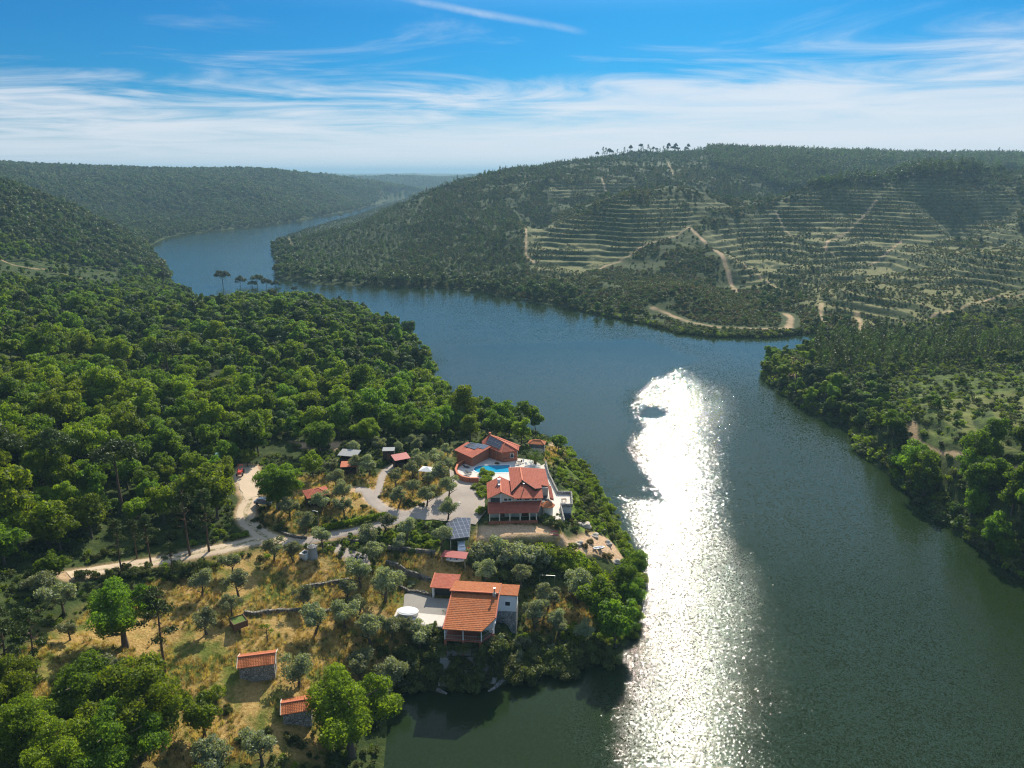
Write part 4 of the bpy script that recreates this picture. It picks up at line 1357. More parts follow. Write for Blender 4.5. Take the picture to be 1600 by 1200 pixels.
def mat_tiles(name, dark, light, worn, course=0.42, pan=0.24):
    """curved clay tiles; UV = metres along the eave / up the slope"""
    m, n = material(name)
    uv = n.add('ShaderNodeUVMap').outputs[0]
    s = n.add('ShaderNodeSeparateXYZ'); n.link(uv, s.inputs[0])
    col_ = n.math('SINE', n.math('MULTIPLY', s.outputs[0], 2 * math.pi / pan))
    row = n.math('FRACT', n.math('DIVIDE', s.outputs[1], course))
    cell = n.add('ShaderNodeCombineXYZ')
    n.link(n.math('FLOOR', n.math('DIVIDE', s.outputs[0], pan)), cell.inputs[0]); n.link(n.math('FLOOR', n.math('DIVIDE', s.outputs[1], course)), cell.inputs[1])
    wn = n.add('ShaderNodeTexWhiteNoise', noise_dimensions='2D'); n.link(cell.outputs[0], wn.inputs['Vector'])
    big = n.noise(uv, 0.55, 5, 0.65)
    f = n.math('ADD', n.math('MULTIPLY', wn.outputs['Value'], 0.45), n.math('MULTIPLY', big, 0.6))
    c = n.mix(f, dark, light)
    c = n.mix(n.math('MULTIPLY', n.sstep(n.noise(uv, 0.9, 6, 0.75), 0.50, 0.70), 0.75), c, worn)
    c = n.mix(n.math('MULTIPLY', n.sstep(n.noise(uv, 2.3, 6, 0.8), 0.55, 0.75), 0.45), c, tuple(v * 0.4 for v in dark))
    c = n.mix(n.math('MULTIPLY', n.sstep(row, 0.22, 0.0), 0.35), c, tuple(v * 0.35 for v in dark))
    h = n.math('ADD', n.math('MULTIPLY', col_, 0.5), n.math('MULTIPLY', row, -1.2))
    surf(n, c, 0.85, h, 0.06, 0.2)
    return m


def mat_panel(name):
    m, n = material(name)
    uv = n.add('ShaderNodeUVMap').outputs[0]
    s = n.add('ShaderNodeSeparateXYZ'); n.link(uv, s.inputs[0])
    def line(sock, per, w_):
        f = n.math('FRACT', n.math('DIVIDE', sock, per))
        return n.math('LESS_THAN', f, w_ / per)
    g = n.math('MAXIMUM', line(s.outputs[0], 1.04, 0.05), line(s.outputs[1], 1.72, 0.05))
    g2 = n.math('MAXIMUM', line(s.outputs[0], 0.17, 0.012), line(s.outputs[1], 0.17, 0.012))
    c = n.mix(g2, (0.035, 0.042, 0.065), (0.08, 0.09, 0.12))
    c = n.mix(g, c, (0.36, 0.38, 0.42))
    surf(n, c, 0.22, spec=0.5)
    return m


def mat_stone(name, a, b, sc=1.6):
    m, n = material(name)
    tcx = n.add('ShaderNodeTexCoord').outputs['Object']
    v = n.add('ShaderNodeTexVoronoi', feature='F1', inp={'Scale': sc, 'Randomness': 0.9}); n.link(tcx, v.inputs['Vector'])
    e = n.add('ShaderNodeTexVoronoi', feature='DISTANCE_TO_EDGE', inp={'Scale': sc, 'Randomness': 0.9}); n.link(tcx, e.inputs['Vector'])
    sc_ = n.add('ShaderNodeSeparateColor'); n.link(v.outputs['Color'], sc_.inputs[0])
    c = n.mix(sc_.outputs[0], a, b)
    c = n.mix(n.sstep(e.outputs['Distance'], 0.10, 0.02), c, tuple(x * 0.35 for x in a))
    c = n.mix(n.math('MULTIPLY', n.noise(tcx, 6, 4, 0.7), 0.5), c, tuple(x * 0.6 for x in b))
    surf(n, c, 0.95, n.sstep(e.outputs['Distance'], 0.0, 0.12), 0.06, 0.1)
    return m


M['tile_red'] = mat_tiles('red_clay_tiles', (0.30, 0.075, 0.044), (0.50, 0.145, 0.088), (0.36, 0.15, 0.11))
M['tile_orange'] = mat_tiles('orange_clay_tiles', (0.34, 0.095, 0.034), (0.56, 0.20, 0.078), (0.36, 0.20, 0.12))
M['ridge'] = mat_plain('ridge_tiles', (0.55, 0.17, 0.09), 0.85, 0.25, 2)
M['cream'] = mat_plain('cream_render', (0.62, 0.56, 0.45), 0.85, 0.08)
M['white'] = mat_plain('white_render', (0.76, 0.76, 0.74), 0.8, 0.06)
M['terra'] = mat_plain('terracotta_render', (0.36, 0.13, 0.075), 0.85, 0.15)
M['glass'] = mat_plain('window_glass', (0.03, 0.035, 0.04), 0.08, 0.1, spec=0.6)
M['wood'] = mat_plain('brown_wood', (0.14, 0.075, 0.04), 0.7, 0.3, 3)
M['darkwood'] = mat_plain('dark_wood', (0.055, 0.035, 0.025), 0.8, 0.3, 3)
M['metal'] = mat_plain('grey_metal', (0.42, 0.43, 0.44), 0.35, 0.1, metal=0.7)
M['whitep'] = mat_plain('white_plastic', (0.82, 0.82, 0.82), 0.4, 0.04)
M['black'] = mat_plain('black_rubber', (0.02, 0.02, 0.022), 0.7, 0.2)
M['redp'] = mat_plain('red_paint', (0.50, 0.065, 0.045), 0.45, 0.12)
M['redsheet'] = mat_plain('red_sheet_roof', (0.43, 0.10, 0.085), 0.55, 0.14, 1)
M['bluep'] = mat_plain('blue_car_paint', (0.13, 0.17, 0.24), 0.3, 0.08)
M['greens'] = mat_plain('green_sheet', (0.16, 0.34, 0.30), 0.6, 0.15)
M['concrete'] = mat_plain('grey_concrete', (0.34, 0.34, 0.33), 0.9, 0.2, 0.8)
M['stone'] = mat_stone('field_stone', (0.13, 0.115, 0.095), (0.34, 0.31, 0.26))
M['stonelight'] = mat_stone('grey_rubble_wall', (0.24, 0.23, 0.21), (0.50, 0.48, 0.44), 2.2)
M['panel'] = mat_panel('solar_cells')
M['pooltile'] = mat_plain('pool_tiles', (0.10, 0.50, 0.68), 0.4, 0.1)
M['cloth'] = mat_plain('white_canvas', (0.80, 0.79, 0.76), 0.9, 0.04)
M['balcony_floor'] = mat_plain('red_floor_tiles', (0.30, 0.10, 0.06), 0.7, 0.2, 3)
M['slab'] = mat_plain('dark_slab', (0.06, 0.065, 0.07), 0.6, 0.2)  # dark slabs, also the sheets that stand in for shade
M['grass_lawn'] = mat_plain('lawn', (0.10, 0.15, 0.03), 0.95, 0.3, 2)
m, n = material('pool_water')
gp_ = geo_pos(n)
wn_ = n.noise(gp_, 1.6, 3, 0.5)
surf(n, n.mix(n.noise(gp_, 0.25, 2, 0.5), (0.010, 0.24, 0.46), (0.025, 0.42, 0.60)), 0.05, wn_, 0.02, 0.5)
M['poolwater'] = m


class MB:
    def __init__(self): self.v = []; self.f = []; self.uv = []

    def face(self, pts, uvs=None):
        b = len(self.v); self.v += [tuple(p) for p in pts]; self.f.append(tuple(range(b, b + len(pts))))
        if uvs is None: uvs = [(p[0] + p[1], p[2]) for p in pts]
        self.uv.append(uvs)

    def box(self, x0, x1, y0, y1, z0, z1):
        return self.prism([(x0, y0), (x1, y0), (x1, y1), (x0, y1)], z0, z1)

    def prism(self, poly, z0, z1):
        n_ = len(poly)
        ar = sum(poly[i][0] * poly[(i + 1) % n_][1] - poly[(i + 1) % n_][0] * poly[i][1] for i in range(n_))
        if ar < 0: poly = poly[::-1]
        zt = z1 if hasattr(z1, '__len__') else [z1] * n_
        if ar < 0 and hasattr(z1, '__len__'): zt = list(zt)[::-1]
        self.face([(p[0], p[1], z) for p, z in zip(poly, zt)])
        self.face([(p[0], p[1], z0) for p in poly][::-1])
        for i in range(n_):
            j = (i + 1) % n_
            self.face([(*poly[i], z0), (*poly[j], z0), (*poly[j], zt[j]), (*poly[i], zt[i])])
        return self

    def slab(self, pts, t=0.12):
        """sloping roof plane, first edge is the eave; uv in metres"""
        P = [Vector(p) for p in pts]
        nrm = Vector((0, 0, 0))
        for i in range(len(P)):
            a, b = P[i], P[(i + 1) % len(P)]
            nrm += a.cross(b)
        if nrm.z < 0: P = [P[1], P[0]] + P[:1:-1]; nrm = -nrm
        nrm.normalize()
        u = (P[1] - P[0]).normalized(); v = nrm.cross(u)
        uv = [((p - P[0]).dot(u), (p - P[0]).dot(v)) for p in P]
        self.face(P, uv)
        Q = [p - Vector((0, 0, t)) for p in P]
        self.face(Q[::-1], [(0.1, 0.3)] * len(Q))
        for i in range(len(P)):
            j = (i + 1) % len(P)
            self.face([Q[i], Q[j], P[j], P[i]], [(0.1, 0.3)] * 4)
        return self

    def cyl(self, x, y, z0, z1, r0, r1=None, k=12, ry=None):
        r1 = r0 if r1 is None else r1; e = 1 if ry is None else ry / r0
        a = [(x + math.cos(2 * math.pi * i / k) * r0, y + math.sin(2 * math.pi * i / k) * r0 * e, z0) for i in range(k)]
        b = [(x + math.cos(2 * math.pi * i / k) * r1, y + math.sin(2 * math.pi * i / k) * r1 * e, z1) for i in range(k)]
        self.face(b); self.face(a[::-1])
        for i in range(k): self.face([a[i], a[(i + 1) % k], b[(i + 1) % k], b[i]])
        return self

    def bar(self, p, q, w=0.05, h=None):
        p, q = Vector(p), Vector(q); d = (q - p).normalized(); h = h or w
        s = d.cross(Vector((0, 0, 1)))
        if s.length < 1e-3: s = Vector((1, 0, 0))
        s = s.normalized() * w / 2; t = s.cross(d).normalized() * h / 2
        a = [p - s - t, p + s - t, p + s + t, p - s + t]; b = [q - s - t, q + s - t, q + s + t, q - s + t]
        self.face(a[::-1]); self.face(b)
        for i in range(4): self.face([a[i], a[(i + 1) % 4], b[(i + 1) % 4], b[i]])
        return self

    def loft(self, rings):
        """closed skin through rings of equal length"""
        k = len(rings[0])
        for a, b in zip(rings[:-1], rings[1:]):
            for i in range(k): self.face([a[i], a[(i + 1) % k], b[(i + 1) % k], b[i]])
        self.face(rings[0][::-1]); self.face(rings[-1])
        return self

    def build(self, name, mat, parent=None, smooth=False, bevel=0.0):
        me = bpy.data.meshes.new(name)
        me.from_pydata(self.v, [], self.f)
        l = me.uv_layers.new(name='UVMap')
        flat = [c for uvs in self.uv for q in uvs for c in q]
        l.data.foreach_set('uv', flat)
        me.materials.append(mat)
        me.validate()
        bm = bmesh.new(); bm.from_mesh(me)
        if smooth: bmesh.ops.remove_doubles(bm, verts=bm.verts, dist=1e-4)
        bmesh.ops.recalc_face_normals(bm, faces=bm.faces) if smooth else None
        bm.to_mesh(me); bm.free()
        if smooth: me.polygons.foreach_set('use_smooth', [True] * len(me.polygons))
        o = bpy.data.objects.new(name, me); col.objects.link(o)
        if parent: o.parent = parent
        if bevel:
            md = o.modifiers.new('bevel', 'BEVEL'); md.width = bevel; md.segments = 2
        return o


def window(parent, x, y, z, w, h, ax='y', sgn=-1, frame=None, name='window'):
    """window on a wall facing sgn along ax; x,y = centre of the wall face, z = sill"""
    fr = MB(); pn = MB(); t = 0.07; d = 0.05
    def put(mb, u0, u1, z0, z1, d0, d1):
        a, b = sorted((sgn * d0, sgn * d1))
        if ax == 'y': mb.box(x + u0, x + u1, y + a, y + b, z0, z1)
        else: mb.box(x + a, x + b, y + u0, y + u1, z0, z1)
    put(fr, -w / 2 - t, w / 2 + t, z + h, z + h + t, -0.02, d); put(fr, -w / 2 - t - .05, w / 2 + t + .05, z - t, z, -0.02, d + .05)
    put(fr, -w / 2 - t, -w / 2, z, z + h, -0.02, d); put(fr, w / 2, w / 2 + t, z, z + h, -0.02, d)
    if w > 0.9: put(fr, -0.03, 0.03, z, z + h, -0.02, d)
    put(pn, -w / 2, w / 2, z, z + h, -0.02, 0.012)
    f = fr.build(name, frame or M['whitep'], parent)
    pn.build('pane', M['glass'], f)
    return f


def door(parent, x, y, z, w, h, mat, ax='y', sgn=-1):
    def put(mb, u0, u1, z0, z1, d1):
        a, b = sorted((-sgn * 0.02, sgn * d1))
        if ax == 'y': mb.box(x + u0, x + u1, y + a, y + b, z0, z1)
        else: mb.box(x + a, x + b, y + u0, y + u1, z0, z1)
    m_ = MB(); put(m_, -w / 2, w / 2, z, z + h, 0.03)
    d = m_.build('door', mat, parent)
    k = MB(); put(k, w / 2 - .16, w / 2 - .10, z + h * .45, z + h * .5, 0.07); k.build('handle', M['metal'], d)
    return d


def gable(mb, x0, x1, y0, y1, ze0, ze1, zr, xr=None, over=0.3, t=0.14):
    """ridge along y"""
    xr = (x0 + x1) / 2 if xr is None else xr
    mb.slab([(x0, y1, ze0), (x0, y0, ze0), (xr, y0, zr), (xr, y1, zr)], t)
    mb.slab([(x1, y0, ze1), (x1, y1, ze1), (xr, y1, zr), (xr, y0, zr)], t)


# ------------------------------------------------------------------ main house
H0 = (-5.44, 158.09, 11.5)
house = empty('house', H0, R(3), 'large two-storey house under red clay roofs, between the pool and the solar carport', 'house')
mb = MB()
mb.box(5.75, 12.5, 0.45, 4.1, -2.5, 5.05).box(5.75, 14.35, 4.1, 15.2, -3.5, 5.7)
mb.build('wall', M['cream'], house)
MB().box(0.05, 5.7, 0.4, 8.3, -2, 5.05).build('wing_wall', M['cream'], house)
rf = MB()   # hipped main roof with a low front hip under raised bargeboards
rf.slab([(5.35, 16.2, 6.15), (5.35, 1.1, 6.15), (8.24, 5.3, 7.25), (8.2, 13.6, 7.25)])
rf.slab([(14.75, 4.6, 5.8), (14.75, 15.6, 5.8), (8.2, 13.6, 7.25), (8.24, 5.3, 7.25), (11.0, 1.7, 6.63), (12.75, 2.9, 6.24), (12.75, 4.6, 6.24)])
rf.slab([(14.75, 15.6, 5.8), (5.35, 16.2, 6.15), (8.2, 13.6, 7.25)])
roof = rf.build('roof', M['tile_red'], house)
r2 = MB(); r2.bar((8.24, 5.3, 7.28), (8.2, 13.6, 7.28), 0.34, 0.16); r2.build('ridge', M['ridge'], roof)
b2 = MB(); b2.bar((5.33, 1.05, 6.0), (8.24, 5.25, 7.1), 0.10, 0.34); b2.bar((8.24, 5.25, 7.1), (11.05, 1.6, 6.45), 0.10, 0.34); b2.bar((11.05, 1.6, 6.45), (12.75, 2.85, 6.1), 0.1, 0.3); b2.build('bargeboard', M['darkwood'], roof)
rf = MB()
rf.slab([(5.65, -0.35, 5.15), (12.75, -0.5, 5.15), (12.75, 2.5, 6.10), (11.0, 3.0, 6.3), (8.24, 5.9, 6.95), (5.65, 2.2, 5.95)])
fr = rf.build('front_roof', M['tile_red'], house)
q = MB(); q.box(8.05, 8.5, 4.3, 4.75, 6.5, 6.95); q.build('vent', M['darkwood'], fr)
c_ = MB(); c_.cyl(8.4, 2.6, 5.6, 7.5, 0.12, k=10); c_.cyl(8.4, 2.6, 7.5, 7.62, 0.22, k=10); c_.build('stove_pipe', M['metal'], house)
rf = MB(); gable(rf, -0.35, 5.95, -0.25, 9.0, 5.15, 5.3, 6.8, 2.9)
wr2 = rf.build('wing_roof', M['tile_red'], house)
q = MB(); q.bar((2.9, -0.3, 6.83), (2.9, 9.05, 6.83), 0.3, 0.15); q.build('ridge', M['ridge'], wr2)
q = MB(); q.box(2.25, 2.95, 5.3, 6.0, 6.2, 7.5); q.box(2.2, 3.0, 5.25, 6.05, 7.5, 7.6); q.build('chimney', M['white'], wr2)
q = MB(); q.box(2.3, 2.85, 3.5, 4.1, 6.4, 7.0); q.build('vent', M['whitep'], wr2)
q = MB(); q.face([(0.05, 0.38, 5.05), (5.7, 0.38, 5.05), (5.7, 0.38, 5.3), (2.9, 0.38, 6.6)]); q.face([(0.05, 0.6, 5.05), (2.9, 0.6, 6.6), (5.7, 0.6, 5.3), (5.7, 0.6, 5.05)]); q.build('wing_gable', M['cream'], house)
q = MB(); q.box(0.45, 2.55, 0.34, 0.37, 3.9, 5.1); q.build('porch_shade_panel', M['slab'], house)  # dark sheet on the wall, painted as the shade of an open porch
q = MB(); q.box(2.72, 2.95, 0.0, 0.36, 3.9, 6.2); q.build('post', M['white'], house)
window(house, 4.0, 0.4, 4.28, 0.8, 0.6); window(house, 4.95, 0.4, 4.28, 0.7, 0.6)
for x in (7.2, 9.0, 10.8): window(house, x, 0.45, 4.32, 1.2, 0.5)
# verandah across the front
rf = MB(); rf.slab([(-0.15, -3.0, 2.8), (11.25, -3.15, 2.8), (12.5, 0.42, 4.05), (-0.15, 0.38, 4.05)])
ver = rf.build('verandah_roof', M['tile_red'], house)
q = MB(); q.bar((12.52, 0.42, 4.1), (11.27, -3.2, 2.85), 0.22, 0.2); q.bar((-0.2, 0.38, 4.08), (-0.2, -3.05, 2.82), 0.2, 0.18); q.build('edge', M['ridge'], ver)
for x in (0.1, 2.4, 4.8, 7.2, 9.4, 11.0):
    MB().box(x - .12, x + .12, -2.95, -2.71, -0.6, 2.7).build('pillar', M['cream'], house)
q = MB(); q.box(-0.1, 11.3, -3.2, -2.98, -0.5, 0.75); q.build('verandah_parapet', M['terra'], house)
door(house, 3.2, 0.4, 0.1, 1.0, 2.1, M['wood']); door(house, 8.6, 0.45, 0.1, 1.6, 2.1, M['wood'])
window(house, 5.0, 0.4, 1.0, 1.0, 1.1); window(house, 10.8, 0.45, 1.0, 1.1, 1.1)
# balcony on the right corner
q = MB(); q.prism([(12.6, 0.6), (15.0, 0.6), (14.95, 4.2), (12.6, 4.2)], -3, 3.6); q.build('balcony_base', M['cream'], house)
q = MB(); q.prism([(12.62, 0.75), (14.35, 0.75), (14.35, 4.1), (12.62, 4.1)], 3.6, 3.66); q.build('balcony_floor', M['slab'], house)
rf = MB(); rf.slab([(15.35, 0.6, 4.4), (15.15, 4.6, 5.85), (14.4, 4.6, 6.15), (14.45, 0.6, 4.75)], 0.5); rf.build('balcony_roof_edge', M['tile_red'], house)
for z_ in (1.0,): window(house, 14.35, 8.0, 2.9, 1.2, 1.2, ax='x', sgn=1); window(house, 14.35, 11.5, 2.9, 1.2, 1.2, ax='x', sgn=1); window(house, 14.98, 2.4, 0.9, 1.0, 1.1, ax='x', sgn=1)
# round oven room with a tiled hood
ov = MB(); ov.cyl(13.9, 0.1, -2.5, 3.2, 1.25, k=14); t_ = ov.build('oven_room', M['cream'], house)
ov = MB()
for i in range(8):
    a0, a1 = 2 * math.pi * i / 8, 2 * math.pi * (i + 1) / 8
    ov.slab([(13.9 + 1.75 * math.cos(a0), 0.1 + 1.75 * math.sin(a0), 3.1), (13.9 + 1.75 * math.cos(a1), 0.1 + 1.75 * math.sin(a1), 3.1), (13.9, 0.1, 4.2)], 0.1)
ov.build('oven_roof', M['tile_orange'], house)

# ------------------------------------------------------------------ walkway terrace beside the house
terr = empty('terrace', H0, R(3), 'pale paved walkway terrace with a parapet on the river side of the large house', 'terrace')
tp = [(16.45, 33.0), (15.0, 31.5), (14.7, 15.2), (14.9, 4.6), (15.3, -0.5), (12.3, -1.2), (12.6, -3.2), (17.3, -3.2), (17.45, 5.2), (20.3, 5.2), (21.0, 12.2), (17.6, 12.4), (16.5, 24.5)]
q = MB(); q.prism(tp, -4.5, 0.06); q.build('paving', M['paving'], terr)
q = MB()
edge = [(16.6, 33.0), (16.65, 24.5), (17.75, 12.55), (21.15, 12.35), (20.45, 5.05), (17.55, 5.05), (17.45, -3.4)]
for a, b in zip(edge[:-1], edge[1:]):
    q.bar((*a, 0.42), (*b, 0.42), 0.2, 0.8); q.bar((*a, 0.86), (*b, 0.86), 0.34, 0.1)
q.build('parapet', M['stonelight'], terr)
q = MB(); q.box(17.6, 20.2, 4.3, 5.0, -3.6, -1.6); q.build('bay_shade_box', M['slab'], terr)  # dark box standing in for the shadow beneath the terrace bay
tb = empty('garden_table', (H0[0] + 18.3, H0[1] + 9.0, H0[2] + 0.08), R(15), 'small wooden table on the square terrace bay above the slope', 'table')
MB().box(-.6, .6, -.4, .4, .68, .74).build('table_top', M['wood'], tb)
for x, y in ((-.5, -.3), (.5, -.3), (.5, .3), (-.5, .3)): MB().box(x - .04, x + .04, y - .04, y + .04, 0, .68).build('leg', M['wood'], tb)

# ------------------------------------------------------------------ pool deck and pool
RZ3 = R(3); c3, s3 = math.cos(RZ3), math.sin(RZ3)
def hl(u, v): return (H0[0] + u * c3 - v * s3, H0[1] + u * s3 + v * c3)
deckp = [(-2.3, 20.9), (3.4, 20.9), (5.3, 16.5), (5.4, 15.4), (14.6, 15.4), (15.0, 31.5), (13.0, 34.6), (9.5, 36.0), (4.5, 36.2), (0.5, 37.5), (-3.5, 35.6), (-5.8, 33.6), (-7.6, 30.5), (-8.1, 27.2), (-7.6, 24.2), (-6.2, 22.2), (-4.5, 21.2)]
poolp = [(6.3, 25.8), (6.6, 31.4)] + [(-0.9 + 2.75 * math.cos(a) * 1.0, 28.65 + 2.8 * math.sin(a)) for a in np.linspace(math.pi / 2, 3 * math.pi / 2, 12)]
DZ = H0[2] + 0.6
def holed(name, outer, hole, z, mat, skirt, inner, step=1.2):
    pts = [Vector(p) for p in outer] + [Vector(p) for p in hole]
    no, nh = len(outer), len(hole)
    ed = [(i, (i + 1) % no) for i in range(no)] + [(no + i, no + (i + 1) % nh) for i in range(nh)]
    vs, es, fs, *_ = delaunay_2d_cdt(pts, ed, [], 1, 1e-5)
    q = MB()
    for f in fs:
        cx = sum(vs[i].x for i in f) / len(f); cy = sum(vs[i].y for i in f) / len(f)
        if poly_sd(np.array([cx]), np.array([cy]), hole)[0] > 0: continue
        P = [(vs[i].x, vs[i].y, z) for i in f]
        a = (P[1][0] - P[0][0]) * (P[2][1] - P[0][1]) - (P[2][0] - P[0][0]) * (P[1][1] - P[0][1])
        q.face(P if a > 0 else P[::-1])
    for i in range(no):
        a, b = outer[i], outer[(i + 1) % no]; q.face([(*a, z - skirt), (*b, z - skirt), (*b, z), (*a, z)])
    for i in range(nh):
        a, b = hole[i], hole[(i + 1) % nh]; q.face([(*a, z), (*b, z), (*b, z - inner), (*a, z - inner)])
    return q
deck = empty('pool_deck', (H0[0], H0[1], H0[2]), RZ3, 'pale stone deck with a rounded left end around the swimming pool', 'deck')
holed('paving', deckp, poolp, 0.6, None, 2.2, 0.3).build('paving', M['paving'], deck)
pool = empty('swimming_pool', (H0[0], H0[1], H0[2]), RZ3, 'turquoise swimming pool with one round end in front of the pool house', 'swimming pool')
q = MB()
for i in range(len(poolp)):
    a, b = poolp[i], poolp[(i + 1) % len(poolp)]
    q.bar((*a, 0.62), (*b, 0.62), 0.35, 0.10)
q.build('coping', M['white'], pool)
q = MB(); ps = [(0.985 * (x - 1.5) + 1.5, 0.985 * (y - 28.6) + 28.6) for x, y in poolp]
for i in range(len(ps)):
    a, b = ps[i], ps[(i + 1) % len(ps)]; q.face([(*a, 0.6), (*b, 0.6), (*b, -0.95), (*a, -0.95)])
q.face([(x, y, -0.9) for x, y in ps]); q.build('basin', M['pooltile'], pool)
q = MB(); q.face([(x, y, 0.50) for x, y in ps][::-1] if False else [(x, y, 0.50) for x, y in ps]); q.build('pool_water', M['poolwater'], pool)
pw = empty('planter_wall', (H0[0], H0[1], H0[2]), RZ3, 'curved terracotta planter wall wrapping the round end of the pool deck', 'wall')
q = MB(); arc = [(-2.2, 20.75), (-4.6, 20.95), (-6.4, 21.95), (-7.85, 24.1), (-8.4, 27.2), (-7.9, 30.7), (-6.0, 33.9), (-4.6, 34.6)]
for a, b in zip(arc[:-1], arc[1:]): q.bar((*a, 0.35), (*b, 0.35), 0.42, 2.2)
q.build('wall', M['terra'], pw)
q = MB()
for a, b in zip(arc[:-1], arc[1:]): q.bar((*a, 1.48), (*b, 1.48), 0.52, 0.08)
q.build('coping', M['ridge'], pw)


def lounger(x, y, z, rz, mat, label):
    r_ = empty('sun_lounger', (x, y, z), rz, label, 'sun lounger', 'loungers on the pool deck')
    MB().box(-.32, .32, -.95, .35, .28, .36).build('seat', mat, r_)
    q = MB(); q.slab([(-.32, .35, .36), (.32, .35, .36), (.32, .95, .72), (-.32, .95, .72)], .08); q.build('backrest', mat, r_)
    for a, b in ((-.27, -.85), (.27, -.85), (.27, .3), (-.27, .3)): MB().box(a - .03, a + .03, b - .03, b + .03, 0, .28).build('leg', M['metal'], r_)
for u, v, a, m_, lb in ((-5.6, 29.9, 70, 'black', 'dark sun lounger nearest the curved wall, farther of the two beside the pool'), (-4.9, 26.0, 60, 'black', 'dark sun lounger at the rounded near corner of the deck'),
                        (-5.3, 24.8, 60, 'slab', 'grey sun lounger closest to the near end of the curved wall')):
    lounger(*hl(u, v), DZ, R(a), M[m_], lb)


def chair(x, y, z, rz, mat, label, grp):
    r_ = empty('patio_chair', (x, y, z), rz, label, 'chair', grp)
    MB().box(-.25, .25, -.25, .25, .40, .46).build('seat', mat, r_)
    q = MB(); q.slab([(-.25, .22, .46), (.25, .22, .46), (.25, .34, .95), (-.25, .34, .95)], .06); q.build('backrest', mat, r_)
    for a, b in ((-.21, -.21), (.21, -.21), (.21, .21), (-.21, .21)): MB().box(a - .025, a + .025, b - .025, b + .025, 0, .40).build('leg', mat, r_)
for i, (u, v, a, lb) in enumerate(((11.0, 30.4, 20, 'white patio chair at the left of the seats by the palm'), (12.2, 30.0, -60, 'white patio chair second from the left by the palm'), (13.2, 29.6, 150, 'white patio chair just in front of the palm trunk'),
                                   (11.6, 28.8, 200, 'white patio chair closest to the big roof, left of the palm'), (13.9, 28.6, 70, 'white patio chair right of the palm near the parapet'), (10.4, 32.6, 10, 'white patio chair farthest back toward the pool house'))):
    chair(*hl(u, v), DZ, R(a), M['whitep'], lb, 'white chairs on the deck by the palm')
def round_table(name, u, v, mat, r, label):
    x, y = hl(u, v); t_ = empty(name, (x, y, DZ), 0, label, 'table')
    MB().cyl(0, 0, .70, .75, r, k=16).build('table_top', mat, t_); MB().cyl(0, 0, .03, .70, .06, k=8).build('leg', mat, t_); MB().cyl(0, 0, 0, .03, .3, k=12).build('base', mat, t_)
round_table('patio_table', 12.2, 31.2, M['whitep'], .7, 'round white table among the chairs left of the palm')
round_table('bistro_table', 9.0, 31.8, M['black'], .5, 'small black table at the right end of the pool')
for a, lb in ((40, 'black chair left of the small black table'), (200, 'black chair right of the small black table')):
    chair(*hl(9.0 + .75 * math.cos(R(a)), 31.8 + .75 * math.sin(R(a))), DZ, R(a - 90), M['black'], lb, 'black chairs by the pool')
def parasol(x, y, z, label, closed=True):
    r_ = empty('parasol', (x, y, z), 0, label, 'parasol')
    MB().cyl(0, 0, 0.06, 2.3, .03, k=8).build('pole', M['metal'], r_); MB().cyl(0, 0, 0, .08, .3, k=12).build('base', M['concrete'], r_)
    q = MB(); q.cyl(0, 0, 0.9, 2.0, .32, .25, k=8); q.cyl(0, 0, 2.0, 2.4, .25, .03, k=8); q.build('canopy', M['cloth'], r_)
x, y = hl(-2.6, 33.6); parasol(x, y, DZ, 'closed white parasol at the left back corner of the pool')
x, y = hl(-3.5, 33.0); sw = empty('garden_swing', (x, y, DZ), R(30), 'dark swing seat beside the closed parasol', 'bench')
MB().box(-.8, .8, -.3, .3, .45, .52).build('seat', M['darkwood'], sw); q = MB(); q.slab([(-.8, .3, .5), (.8, .3, .5), (.8, .5, 1.1), (-.8, .5, 1.1)], .06); q.build('backrest', M['darkwood'], sw)
for a in (-.85, .85): q = MB(); q.bar((a, -.5, 0), (a, 0, 1.7), .06); q.bar((a, .5, 0), (a, 0, 1.7), .06); q.build('frame', M['metal'], sw)
q = MB(); q.slab([(-.95, -.5, 1.65), (.95, -.5, 1.65), (.95, .5, 1.75), (-.95, .5, 1.75)], .04); q.build('canopy', M['darkwood'], sw)

# ------------------------------------------------------------------ pool house
P0 = (-10.79, 192.49, 12.2)
ph = empty('pool_house', P0, 0, 'low house with two angled red roofs and solar panels behind the pool', 'house')
q = MB(); q.prism([(-4.8, .7), (-.15, -4.0), (4.3, 2.4), (-2.0, 6.1)], -1.5, [2.85, 2.65, 3.15, 2.85]); q.build('left_wall', M['terra'], ph)
q = MB(); q.prism([(3.2, 4.0), (7.9, -.7), (12.2, .9), (12.3, 3.3), (6.2, 10.2), (2.6, 7.4)], -1.5, 2.85); q.build('right_wall', M['terra'], ph)
q = MB(); q.slab([(-.1, -4.75, 2.8), (5.1, 2.65, 3.35), (-2.2, 6.9, 3.05), (-5.5, .7, 3.0)], .15); lr = q.build('left_roof', M['tile_red'], ph)
A_, H_, E0_, E1_, E2_, B_ = (4.3, 7.3, 5.2), (8.8, 2.0, 4.75), (2.5, 4.4, 3.05), (7.75, -1.4, 3.0), (12.7, .3, 3.0), (12.9, 3.2, 3.2)
q = MB()
q.slab([E0_, E1_, H_, A_], .12); q.slab([E1_, E2_, H_], .12); q.slab([E2_, B_, A_, H_], .12); q.slab([(13.4, 5.0, 2.6), (6.6, 11.3, 3.1), A_, B_], .12); q.slab([(6.6, 11.3, 3.1), (2.0, 7.6, 3.0), A_], .12); q.slab([(2.0, 7.6, 3.0), E0_, A_], .12)
rr2 = q.build('right_roof', M['tile_red'], ph)
q = MB(); q.bar(A_, B_, .32, .16); q.bar(H_, E1_, .25, .12); q.bar(H_, E2_, .25, .12); q.bar(A_, H_, .2, .1); q.build('ridge', M['ridge'], rr2)
